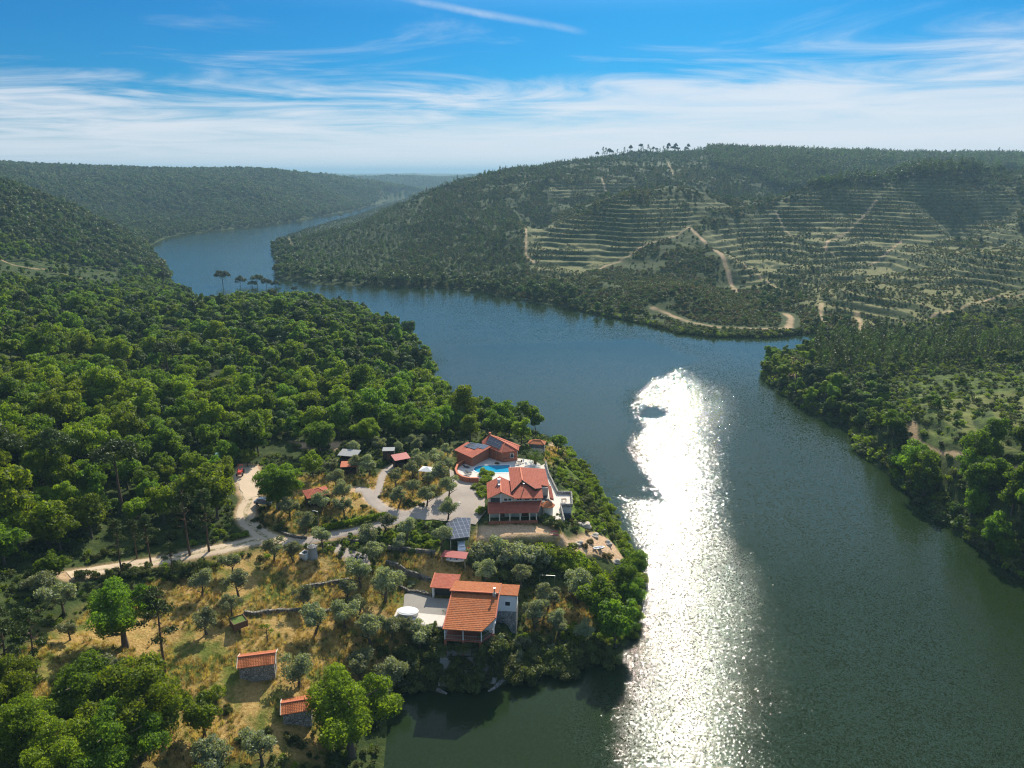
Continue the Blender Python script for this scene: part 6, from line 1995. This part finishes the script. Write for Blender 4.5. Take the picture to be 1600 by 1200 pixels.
# boulders
def rock(px, py, s, label, k=0):
    g = on_ground(px, py); r = np.random.default_rng(int(px * 7 + py))
    bm = bmesh.new(); bmesh.ops.create_icosphere(bm, subdivisions=3, radius=1)
    for v in bm.verts:
        d = v.co.normalized(); f = 1 + .25 * math.sin(d.x * 3 + px) * math.cos(d.y * 3.3) + .12 * math.sin(d.z * 6 + py + d.x * 4)
        v.co = Vector((d.x * f * s, d.y * f * s * .8, d.z * f * s * .55))
    me = bpy.data.meshes.new('boulder'); bm.to_mesh(me); bm.free(); me.materials.append(M['boulder'])
    o = link_obj('boulder', me, loc=(g[0], g[1], g[2] + s * .1)); o.rotation_euler = (0, 0, float(r.uniform(0, 6)))
    tag(o, label, 'boulder', 'boulders on the steep bank')
M['boulder'] = mat_plain('granite', (0.50, 0.44, 0.36), 0.95, 0.35, 1.5)
for px, py, s, lb in ((915, 822, 1.5, 'largest pale boulder on the green bank below the terrace bay'), (905, 820, .9, 'boulder just left of the largest one on the green bank'), (930, 838, 1.1, 'boulder at the top edge of the bare rocky slope'),
                      (716, 788, .8, 'dark rock in the middle of the gravel yard'), (950, 850, 1.2, 'boulder on the bare slope near the small white boat'), (899, 755, .8, 'rock high on the green bank behind the terrace'), (922, 790, .9, 'rock half way down the green bank above the glittering water'),
                      (940, 830, .9, 'rock close to the waterline shrubs on the green bank'), (905, 850, 1.0, 'boulder at the left of the bare rocky slope'), (963, 880, 1.3, 'lowest boulder of the bare rocky slope')):
    rock(px, py, s, lb)

# lamp post at the junction
lp_g = on_ground(499, 833)
lp = empty('lamp_post', lp_g, 0, 'slender street lamp beside the lane at the end of the bright hedge', 'street lamp')
q = MB(); q.cyl(0, 0, -.3, 5.2, .08, .05, k=8); q.build('pole', M['metal'], lp); q = MB(); q.bar((0, 0, 5.2), (-.7, 0, 5.4), .06); q.build('arm', M['metal'], lp); q = MB(); q.box(-1.1, -.6, -.12, .12, 5.33, 5.43); q.build('lamp_head', M['metal'], lp)
for i, (px, py) in enumerate(((425, 784), (433, 798))):
    g = on_ground(px, py); q = MB(); q.box(-.12, .12, -.12, .12, -.3, 1.9); q.box(-.17, .17, -.17, .17, 1.9, 2.0)
    o = q.build('gate_post', M['concrete']); o.location = g; tag(o, ('stone gate post nearer the parked blue-grey car', 'stone gate post under the olive, the nearer of the pair')[i], 'post', 'stone gate posts by the parked car')

# ------------------------------------------------------------------ trees one can point at
LAND = {'stone shed with the gridded roof': (402, 1040), 'half hidden stone shed': (458, 1112), 'square wooden planter': (372, 965), 'white well tower': (489, 858), 'oval covered pool': (631, 966),
        'cottage': (745, 950), 'garage': (698, 915), 'football goal': (856, 903), 'red boat shelter': (710, 868), 'solar carport': (716, 826), 'large house': (810, 770), 'pool deck': (730, 735),
        'timber cabin': (496, 768), 'red-roofed open hut': (625, 722), 'white gazebo': (668, 734), 'parked blue-grey car': (410, 785), 'street lamp': (499, 820), 'gravel ramp': (545, 872), 'rock in the gravel yard': (716, 786),
        'river corner below the grove': (610, 1130), 'tall lone pine': (258, 1000), 'vegetable garden': (655, 836)}
_used = {}


def where(px, py):
    nm, (lx, ly) = min(LAND.items(), key=lambda kv: math.hypot(px - kv[1][0], (py - kv[1][1]) * 1.3))
    dx_, dy_ = px - lx, (py - ly) * 1.3
    if abs(dx_) > abs(dy_) * 1.8: w_ = 'left of' if dx_ < 0 else 'right of'
    elif abs(dy_) > abs(dx_) * 1.8: w_ = 'behind' if dy_ < 0 else 'in front of'
    else: w_ = ('behind and ' if dy_ < 0 else 'in front and ') + ('left of' if dx_ < 0 else 'right of')
    return '%s the %s' % (w_, nm), math.hypot(dx_, dy_)


ORD = ['', 'second ', 'third ', 'fourth ', 'fifth ', 'sixth ', 'seventh ', 'eighth ', 'ninth ', 'tenth ']
def batch(kind, items, look, group):
    """items: (px, py, height px [, width factor]); each gets a label from its nearest landmark"""
    rows = {}
    for it in items:
        ph_, d = where(it[0], it[1]); rows.setdefault(ph_, []).append((d, it))
    for ph_, lst in rows.items():
        lst.sort(key=lambda q: q[0])
        for i, (d, it) in enumerate(lst):
            n_ = _used.get((look, ph_), 0); _used[(look, ph_)] = n_ + 1
            o = ORD[min(n_, 9)]
            lab = '%s %s' % (look, ph_) if len(lst) == 1 and n_ == 0 else '%s %s, %sclosest to it' % (look, ph_, o)
            plant_px(kind, it[0], it[1], it[2], sz=None, s=None, label=lab, group=group)


OL = [(316, 933, 42), (364, 897, 34), (373, 932, 40), (362, 962, 34), (323, 991, 40), (428, 877, 38), (460, 878, 36), (476, 949, 34), (492, 990, 46), (538, 982, 46), (543, 937, 34), (563, 917, 46), (602, 940, 54),
      (580, 1008, 52), (612, 998, 34), (468, 1075, 50), (564, 1066, 46), (611, 1082, 56), (597, 1104, 46), (453, 812, 38), (479, 832, 34), (502, 802, 36), (538, 808, 34), (534, 786, 36), (524, 766, 34),
      (619, 760, 30), (623, 792, 34), (645, 776, 28), (578, 744, 34), (519, 742, 28), (622, 708, 20), (592, 706, 26), (552, 714, 28), (652, 706, 24), (655, 724, 24), (646, 748, 28), (576, 858, 40), (586, 882, 40), (636, 843, 34),
      (427, 880, 1), (505, 858, 36), (701, 778, 36), (667, 791, 34), (700, 812, 34), (688, 757, 38), (680, 734, 36), (652, 738, 30), (700, 716, 24), (660, 700, 22), (690, 856, 36), (760, 910, 36), (816, 918, 40), (857, 953, 42),
      (836, 981, 46), (656, 1016, 46), (872, 994, 30), (905, 940, 48), (911, 1004, 34), (868, 985, 32), (560, 962, 32), (626, 864, 30), (606, 832, 34), (560, 740, 30), (515, 700, 24), (672, 760, 26), (640, 700, 22),
      (640, 996, 30), (700, 738, 26)]
OL = [(o[0], o[1], o[2] * 0.9) for o in OL if o[2] > 5]
batch('olive', OL, 'silvery olive tree', 'olive trees of the estate')
BT = [(436, 796, 76, 'big dense green tree beside the parked blue-grey car', 'big_broad'), (500, 708, 54, 'big round dark tree between the dirt patch and the timber cabin', 'big_broad'), (404, 712, 46, 'dark round tree at the top of the dirt track', 'broad'),
      (388, 730, 32, 'small bright bushy tree right of the little tractor', 'lime'), (490, 748, 42, 'rounded green tree behind the timber cabin', 'lime'), (575, 696, 46, 'broad bright tree at the wood edge behind the red-roofed hut', 'big_lime'), (632, 690, 44, 'broad dark green tree at the wood edge behind the gazebo', 'big_broad'),
      (735, 690, 44, 'bright tree directly behind the left roof of the pool house', 'lime'), (775, 686, 42, 'green tree behind the right roof of the pool house', 'broad'), (815, 694, 40, 'tree between the pool house and the orange pavilion', 'lime'), (796, 684, 34, 'smaller dark tree behind the chimney of the pool house', 'broad'),
      (873, 708, 30, 'lone small tree at the tip of the point above the water', 'broad'), (549, 1180, 118, 'very large bright green tree at the bottom beside the river', 'big_lime'), (196, 1010, 100, 'big dark round tree left of the tall lone pine', 'big_broad'),
      (340, 812, 70, 'bright leafy tree on the left edge of the dirt track', 'lime'), (322, 796, 76, 'tree at the wood edge left of the dirt track', 'lime'), (346, 768, 46, 'bright tree hiding the top of the dirt track', 'lime'),
      (230, 1178, 130, 'large bright tree at the bottom left of the grove', 'big_lime'), (150, 1150, 110, 'large grey-green tree at the lower left', 'big_broad'), (320, 1150, 62, 'medium bright tree left of the half hidden shed', 'lime'),
      (40, 1190, 90, 'green tree in the bottom left corner', 'big_lime'), (20, 1120, 90, 'green tree at the left edge above the corner', 'big_lime'), (84, 912, 50, 'round tree beside the left end of the dirt road', 'broad'),
      (105, 1240, 100, 'tree cut by the bottom edge at the left', 'big_lime'), (190, 1230, 110, 'broad tree at the bottom edge under the large bright one', 'big_broad')]
for px, py, h_, lb, kd in BT: plant_px(kd, px, py, h_, label=lb)
GO = [(100, 962, 48, 'large grey olive under the left end of the road'), (66, 940, 40, 'grey olive at the left beside the round tree'), (150, 1080, 50, 'grey olive above the big trees at lower left'), (175, 1075, 44, 'grey olive right beside the lower left trees'), (410, 1195, 46, 'grey olive bush on the bottom edge below the shed'), (336, 1215, 50, 'grey olive cut by the bottom edge'), (110, 1000, 26, 'small grey bush in the dry meadow at left')]
for px, py, h_, lb in GO: plant_px('olive', px, py, h_, label=lb, group='olive trees of the estate')
PN = [(258, 1052, 122, 'tall lone pine with a bare trunk left of the stone shed'), (190, 892, 78, 'pine on the lower side of the dirt road, leftmost of the roadside pines'), (236, 880, 76, 'second roadside pine from the left'), (297, 868, 100, 'tallest roadside pine near the track bend'), (327, 862, 96, 'roadside pine nearest the track fork'),
      (214, 872, 60, 'thin roadside pine between the first two'), (20, 1090, 130, 'big pine on the left edge of the picture'), (60, 1068, 110, 'pine beside the dry meadow at the left'), (-10, 980, 120, 'pine cut by the left edge'), (270, 905, 60, 'short pine below the dirt road')]
for px, py, h_, lb in PN: plant_px('pine', px, py, h_, label=lb)
UP = [(193, 800, 112, 'umbrella pine standing out of the wood above the dirt road'), (8, 790, 126, 'umbrella pine at the left edge of the wood'), (95, 770, 100, 'round pine between the two tall umbrella pines'), (265, 600, 70, 'dark round pine in the middle of the wood'),
      (350, 460, 40, 'tallest umbrella pine on the skyline of the river bend'), (378, 461, 31, 'umbrella pine right of the tallest one by the far river'), (404, 462, 35, 'umbrella pine third from the left by the far river'), (396, 463, 26, 'small umbrella pine behind the third one'), (432, 463, 26, 'umbrella pine at the right end of the row by the far river'), (418, 463, 30, 'slim umbrella pine before the right end of the row'),
      (258, 462, 40, 'dark umbrella pine left of the far river'), (288, 468, 24, 'low dark umbrella pine left of the tallest'), (462, 466, 20, 'small dark pine on the bank right of the row'), (40, 500, 46, 'dark round pine at the foot of the left hill'), (322, 470, 14, 'tiny umbrella pine left of the tallest one')]
for px, py, h_, lb in UP: plant_px('stone_pine', px, py, h_, label=lb)
for px, py, h_, lb in ((1092, 0, 0, ''),)[:0]: pass
g_ = on_ground(1540, 722); plant('poplar', g_[0], g_[1], 1.35, 1.25, 'narrow dark poplar column on the right bank beside the path')
# pines on far skylines, each countable
def skyline(px):
    d = ray(px, 262); rr_s = np.arange(900, 2100, 8.0); u_ = np.array([d[0], d[1]]) / math.hypot(d[0], d[1])
    xs, ys = u_[0] * rr_s, u_[1] * rr_s; hs_ = hgt(xs, ys); j = int(np.argmax((hs_ - CAM_H) / rr_s))
    return float(xs[j]), float(ys[j]), float(hs_[j])
gs = np.random.default_rng(44)
for px in list(gs.uniform(930, 1062, 24)) + list(gs.uniform(1062, 1100, 4)) + [1474, 1483, 1511, 1515, 1549, 1556]:
    x_, y_, z_ = skyline(px)
    s_ = float(gs.uniform(0.9, 1.3)) * (1.0 if px > 1100 else 1.05)
    plant('stone_pine' if gs.uniform() < .7 else 'pine', x_, y_, s_, s_ * float(gs.uniform(1.1, 1.5)), 'tall thin pine sticking out of the ragged part of the far skyline' if px < 1200 else 'lone pine standing out on the skyline at the far right', 'pines on the far skyline' if px < 1200 else 'pines on the right skyline', z=z_)
for i, (px, py) in enumerate(((513, 336), (532, 333), (548, 329), (562, 326), (583, 321), (468, 345), (600, 316))):
    p_ = C(px, py + 3, 3)
    plant('stone_pine', p_[0], p_[1], 1.3, 1.15, 'dark umbrella pine on the spit before the far river', 'umbrella pines in front of the far river')

# palm
pg = hl(13.6, 31.9); palm = empty('palm_tree', (pg[0], pg[1], DZ - .2), 0, 'stout date palm with a round crown behind the large house', 'palm tree')
V, F = tubes([[(0, 0, -.3, .5), (0, 0, .8, .42), (.05, 0, 2.1, .40), (.05, 0, 2.7, .5)]], 10)
link_obj('trunk', np_mesh('palm_trunk', V, F, BM['red'], True), palm)
Vl = []; Fl = []; tn_ = []
gr = np.random.default_rng(5)
for i in range(64):
    az_ = i * 2.39996; e0 = 1.35 - 1.5 * (i / 64) ; L_ = gr.uniform(2.5, 3.1)
    pts_ = []; p_ = np.array([0, 0, 2.7]); ang = e0
    for j in range(9):
        pts_.append(p_.copy()); p_ = p_ + np.array([math.cos(az_) * math.cos(ang), math.sin(az_) * math.cos(ang), math.sin(ang)]) * L_ / 8; ang -= .17
    for j in range(8):
        a, b = pts_[j], pts_[j + 1]; sd_v = np.array([-math.sin(az_), math.cos(az_), 0]); wd = .42 * math.sin(math.pi * (j + 1.2) / 9.5)
        for s in (-1, 1):
            for q_ in range(3):
                c0_ = a + (b - a) * q_ / 3; c1_ = a + (b - a) * (q_ + .55) / 3; tip_ = c0_ + sd_v * s * wd + (b - a) * .7 + np.array([0, 0, -.10])
                k0 = len(Vl); Vl += [c0_, c1_, tip_ + (b - a) * .05, tip_]; Fl.append((k0, k0 + 1, k0 + 2, k0 + 3)); tn_ += [i / 64] * 4
me = np_mesh('frond', np.array(Vl), np.array(Fl), LM['broad']); add_attr(me, 'tone', np.stack([tn_, tn_, tn_, np.ones(len(tn_))], -1))
link_obj('crown', me, palm)


MASS = {}
def row_shrubs(kind, pts, n_, smin, smax, label, group, width=1.0, szf=1.0, mass=False):
    P = gline(pts); seg = np.linalg.norm(np.diff(P, axis=0), axis=1); cs_ = np.concatenate([[0], np.cumsum(seg)])
    for i in range(n_):
        t = (i + .5) / n_ * cs_[-1]; j = min(np.searchsorted(cs_, t) - 1, len(seg) - 1); j = max(j, 0)
        p = P[j] + (P[j + 1] - P[j]) * ((t - cs_[j]) / seg[j]) + rng.uniform(-width, width, 2)
        if mass: MASS.setdefault(kind, []).append((float(p[0]), float(p[1]), float(rng.uniform(smin, smax)))); continue
        plant(kind, float(p[0]), float(p[1]), float(rng.uniform(smin, smax)), float(rng.uniform(smin, smax) * szf), label, group, sink=.1)


# clipped bright hedge
hg = gline([(509, 829), (560, 820), (601, 811)])
hc = hg.mean(0); hz_ = float(hgt(*hc)); cl_ = []
for i in range(46):
    t = i / 45; p = hg[0] + (hg[1] - hg[0]) * t * 2 if t < .5 else hg[1] + (hg[2] - hg[1]) * (t * 2 - 1)
    cl_.append((p[0] - hc[0], p[1] - hc[1], float(hgt(*p)) - hz_ + .75 + .06 * math.sin(i * 2), .75, .75, .75))
tag(link_obj('hedge', leaf_mesh('hedge', cl_, 9000, .12, 9, LM['lime'], outward=.5), loc=(float(hc[0]), float(hc[1]), hz_)), 'long bright green clipped hedge along the lane', 'hedge')
# tall grey bamboo-like screen and thicket below the large house
row_shrubs('grey_shrub', [(742, 878), (790, 872), (848, 878)], 13, 2.0, 2.7, 'tall grey-green bush in the dense screen below the large house', 'bushes of the screen below the large house', 1.0, 1.05)
row_shrubs('dark_shrub', [(740, 884), (790, 882), (850, 890)], 9, 1.5, 2.2, 'dark bush at the foot of the dense screen below the large house', 'bushes of the screen below the large house', .8)
row_shrubs('shrub', [(850, 872), (890, 890), (930, 915), (960, 930)], 16, 1.8, 2.6, 'bright green thicket bush below the bare rocky slope', 'thicket bushes below the rocky slope', 1.8)
row_shrubs('shrub', [(865, 880), (905, 905), (945, 960)], 9, 1.6, 2.3, 'bright green thicket bush below the bare rocky slope', 'thicket bushes below the rocky slope', 2.0)
for px, py, h_, lb in ((962, 1010, 76, 'large green waterside tree on the near point'), (935, 975, 66, 'waterside tree left of the large one on the near point'), (985, 955, 50, 'waterside tree where the glitter touches the point'), (990, 905, 46, 'waterside tree under the rocky slope'), (975, 930, 50, 'leafy tree above the waterside ones')):
    plant_px('broad', px, py, h_, label=lb)
# shore thicket of the near bank
shore_near = [(598, 1095), (622, 1070), (660, 1062), (700, 1058), (745, 1062), (790, 1058), (830, 1052), (870, 1046), (910, 1038), (945, 1026), (968, 1008), (984, 986), (992, 955), (1000, 925), (996, 892), (980, 855), (958, 812), (942, 776), (920, 748), (900, 722), (886, 704)]
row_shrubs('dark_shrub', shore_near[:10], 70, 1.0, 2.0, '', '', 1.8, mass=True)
row_shrubs('shrub', shore_near[9:], 34, .9, 1.7, 'green bush at the water line of the sunny bank', 'bushes along the sunny shore', 1.3)
for pts_, kd, n_, a, b in (([(880, 712), (905, 745), (925, 780), (945, 815)], 'shrub', 46, .6, 1.3), ([(872, 725), (890, 760), (912, 795), (935, 830)], 'shrub', 46, .5, 1.0), ([(900, 760), (920, 790), (940, 820), (965, 850)], 'dark_shrub', 22, .7, 1.4), ([(890, 810), (905, 815), (920, 812)], 'shrub', 8, .5, .9),
                           ([(880, 800), (900, 830), (925, 835)], 'brown_shrub', 7, .4, .8), ([(910, 850), (940, 860), (965, 885)], 'brown_shrub', 7, .4, .8), ([(950, 830), (975, 860), (990, 890)], 'shrub', 10, .8, 1.5)):
    row_shrubs(kd, pts_, n_, a, b, {'shrub': '', 'dark_shrub': '', 'brown_shrub': ''}[kd], '', 1.8, mass=True)
# shaded slope below the cottage
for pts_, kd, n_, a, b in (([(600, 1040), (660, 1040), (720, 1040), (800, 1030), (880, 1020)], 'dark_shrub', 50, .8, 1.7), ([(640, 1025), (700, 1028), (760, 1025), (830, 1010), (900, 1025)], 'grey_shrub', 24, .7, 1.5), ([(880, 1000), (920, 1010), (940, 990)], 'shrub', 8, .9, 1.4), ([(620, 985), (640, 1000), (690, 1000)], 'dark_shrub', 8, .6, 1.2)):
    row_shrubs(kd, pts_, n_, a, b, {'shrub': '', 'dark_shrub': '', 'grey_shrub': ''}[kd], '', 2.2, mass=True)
# garden shrubs and edges
for pts_, kd, n_, a, b, lb in (([(746, 780), (750, 765), (757, 750), (764, 742)], 'shrub', 8, 1.0, 1.6, 'bright bush against the left wall of the large house'), ([(752, 806), (752, 792)], 'shrub', 3, .8, 1.1, 'bright bush by the left corner of the verandah'), ([(765, 738), (790, 738)], 'brown_shrub', 5, .5, .8, 'flowering bush between the pool and the house'),
                               ([(858, 818), (872, 822)], 'dark_shrub', 4, 1.1, 1.5, 'dark round bush at the end of the paved walkway'), ([(596, 830), (640, 826), (690, 822)], 'dark_shrub', 10, .4, .8, 'low plant on the upper edge of the vegetable garden'), ([(605, 842), (645, 850), (690, 856)], 'shrub', 16, .4, .9, 'leafy plant in the vegetable garden'),
                               ([(640, 838), (680, 838), (695, 846)], 'shrub', 14, .4, .8, 'leafy plant in the vegetable garden'), ([(598, 846), (620, 840)], 'shrub', 4, .7, 1.0, 'yellow-green bush at the left of the vegetable garden'), ([(398, 812), (410, 824), (440, 832)], 'dark_shrub', 9, .4, .8, 'low bush on the bank inside the dirt road bend'),
                               ([(344, 838), (384, 842)], 'shrub', 6, .5, .9, 'bush on the outer bank of the dirt road'), ([(520, 790), (545, 796), (580, 792)], 'dark_shrub', 5, .4, .7, 'low garden plant between the olives'), ([(640, 790), (660, 795)], 'dark_shrub', 4, .5, .8, 'low planting in the island of the drive'),
                               ([(595, 775), (640, 790)], 'dark_shrub', 5, .4, .7, 'low planting in the island of the drive'), ([(640, 700), (700, 692)], 'dark_shrub', 8, .6, 1.2, 'bush at the edge of the wood left of the pool house'), ([(460, 700), (560, 700), (640, 698)], 'dark_shrub', 12, .8, 1.4, 'dark bush at the edge of the wood behind the huts'),
                               ([(700, 980), (690, 985), (650, 990)], 'dark_shrub', 6, .7, 1.2, 'dark bush under the terrace wall of the cottage'), ([(640, 905), (600, 925)], 'grey_shrub', 4, .5, .9, 'grey bush behind the cobbled yard'), ([(780, 905), (830, 905)], 'dark_shrub', 7, .8, 1.4, 'dark bush behind the cottage'), ([(850, 930), (910, 940)], 'brown_shrub', 6, .6, 1.0, 'straw coloured bush right of the football goal'),
                               ([(260, 900), (330, 890), (300, 905)], 'dark_shrub', 14, .8, 1.5, 'dark bush below the dirt road under the pines'), ([(120, 905), (250, 895)], 'dark_shrub', 12, .7, 1.4, 'dark bush on the lower verge of the dirt road'), ([(130, 876), (250, 848), (330, 828)], 'dark_shrub', 8, .7, 1.4, 'dark bush on the upper verge of the dirt road'),
                               ([(540, 1050), (520, 1100), (590, 1080)], 'shrub', 9, .7, 1.2, 'bright bush beside the river corner'), ([(360, 1165), (420, 1150), (450, 1160)], 'dark_shrub', 9, .5, .9, 'dark bush in front of the half hidden shed'), ([(330, 1092), (360, 1105)], 'dark_shrub', 5, .4, .8, 'dark bush left of the two stone sheds')):
    row_shrubs(kd, pts_, n_, a, b, lb, lb.replace('bush', 'bushes', 1).replace('plant ', 'plants ', 1), 1.3)
# bare fruit tree
g_ = on_ground(418, 1003)
ft = empty('fruit_tree', g_, 0, 'sparse young fruit tree with a few bright leaves above the stone shed', 'tree')
link_obj('trunk', trunk_mesh('trunk', 3.0, .14, 77, BM['grey'], limbs=8, crown_r=1.7, fork=.2, spread=.8), ft)
link_obj('crown', leaf_mesh('crown', [(-.8, .2, 2.9, .8, .7, .5), (.2, 0, 3.1, .6, .6, .4), (.9, -.2, 2.4, .5, .5, .4)], 420, .12, 78, LM['lime'], jit=.5), ft)

# dry grass, kept off the buildings
k = np.ones(len(GRX), bool)
for cx, cy, rx, ry, rot, z, bl in PADS[:1] + PADS[4:]:
    c_, s_ = math.cos(rot), math.sin(rot)
    k &= ~((np.abs((GRX - cx) * c_ + (GRY - cy) * s_) < rx) & (np.abs(-(GRX - cx) * s_ + (GRY - cy) * c_) < ry))
stuff('dry_grass', FARC['tussock'], GRX[k], GRY[k], rng.uniform(.6, 1.25, k.sum()), 'straw-yellow tall grass between the olive trees', 'grass', -.03)

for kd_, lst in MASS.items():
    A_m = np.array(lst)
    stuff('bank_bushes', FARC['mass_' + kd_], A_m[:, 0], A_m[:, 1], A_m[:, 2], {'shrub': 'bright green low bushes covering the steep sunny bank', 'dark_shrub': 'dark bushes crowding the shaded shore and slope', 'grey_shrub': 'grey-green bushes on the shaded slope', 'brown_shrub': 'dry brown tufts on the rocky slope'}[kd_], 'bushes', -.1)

ux, uy = jgrid(-170, 30, 70, 330, 1.5)
k = in_view(ux, uy, 1.0) & (-poly_sd(ux, uy, SHORE) > 1.0) & (fbm(ux, uy, 7, 3, 171) > -0.15)
for P in DRY: k &= poly_sd(ux, uy, P) < rng.uniform(-1, 3, len(ux))
for P in [YARD] + BARE: k &= poly_sd(ux, uy, P) < -1
for nm, wd, mt, p in ROADS: k &= line_d(ux, uy, gline(p)) > wd * 0.5 + 0.9
for cx, cy, rx, ry, rot, z, bl in PADS:
    c_, s_ = math.cos(rot), math.sin(rot)
    k &= ~((np.abs((ux - cx) * c_ + (uy - cy) * s_) < rx + 1) & (np.abs(-(ux - cx) * s_ + (uy - cy) * c_) < ry + 1))
stuff('undergrowth', FARC['bank_cover'], ux[k], uy[k], rng.uniform(.25, .75, k.sum()), 'low green undergrowth between the trees and along the verges', 'undergrowth', -.05)

# ------------------------------------------------------------------ haze
hb = bpy.data.meshes.new('haze')
X0, X1, Y0, Y1, Z0, Z1 = -23500, 23500, -3000, 23500, -12, 184
hb.from_pydata([(X0, Y0, Z0), (X1, Y0, Z0), (X1, Y1, Z0), (X0, Y1, Z0), (X0, Y0, Z1), (X1, Y0, Z1), (X1, Y1, Z1), (X0, Y1, Z1)], [],
               [(0, 3, 2, 1), (4, 5, 6, 7), (0, 1, 5, 4), (1, 2, 6, 5), (2, 3, 7, 6), (3, 0, 4, 7)])
m, n = material('haze_air')
v = n.add('ShaderNodeVolumePrincipled')
v.inputs['Color'].default_value = (0.34, 0.57, 0.73, 1)
v.inputs['Density'].default_value = 0.00014
v.inputs['Anisotropy'].default_value = 0.15
o = n.add('ShaderNodeOutputMaterial'); n.link(v.outputs[0], o.inputs['Volume'])
hb.materials.append(m)
tag(link_obj('haze', hb), 'thin blue air over the valley', None, kind='stuff')
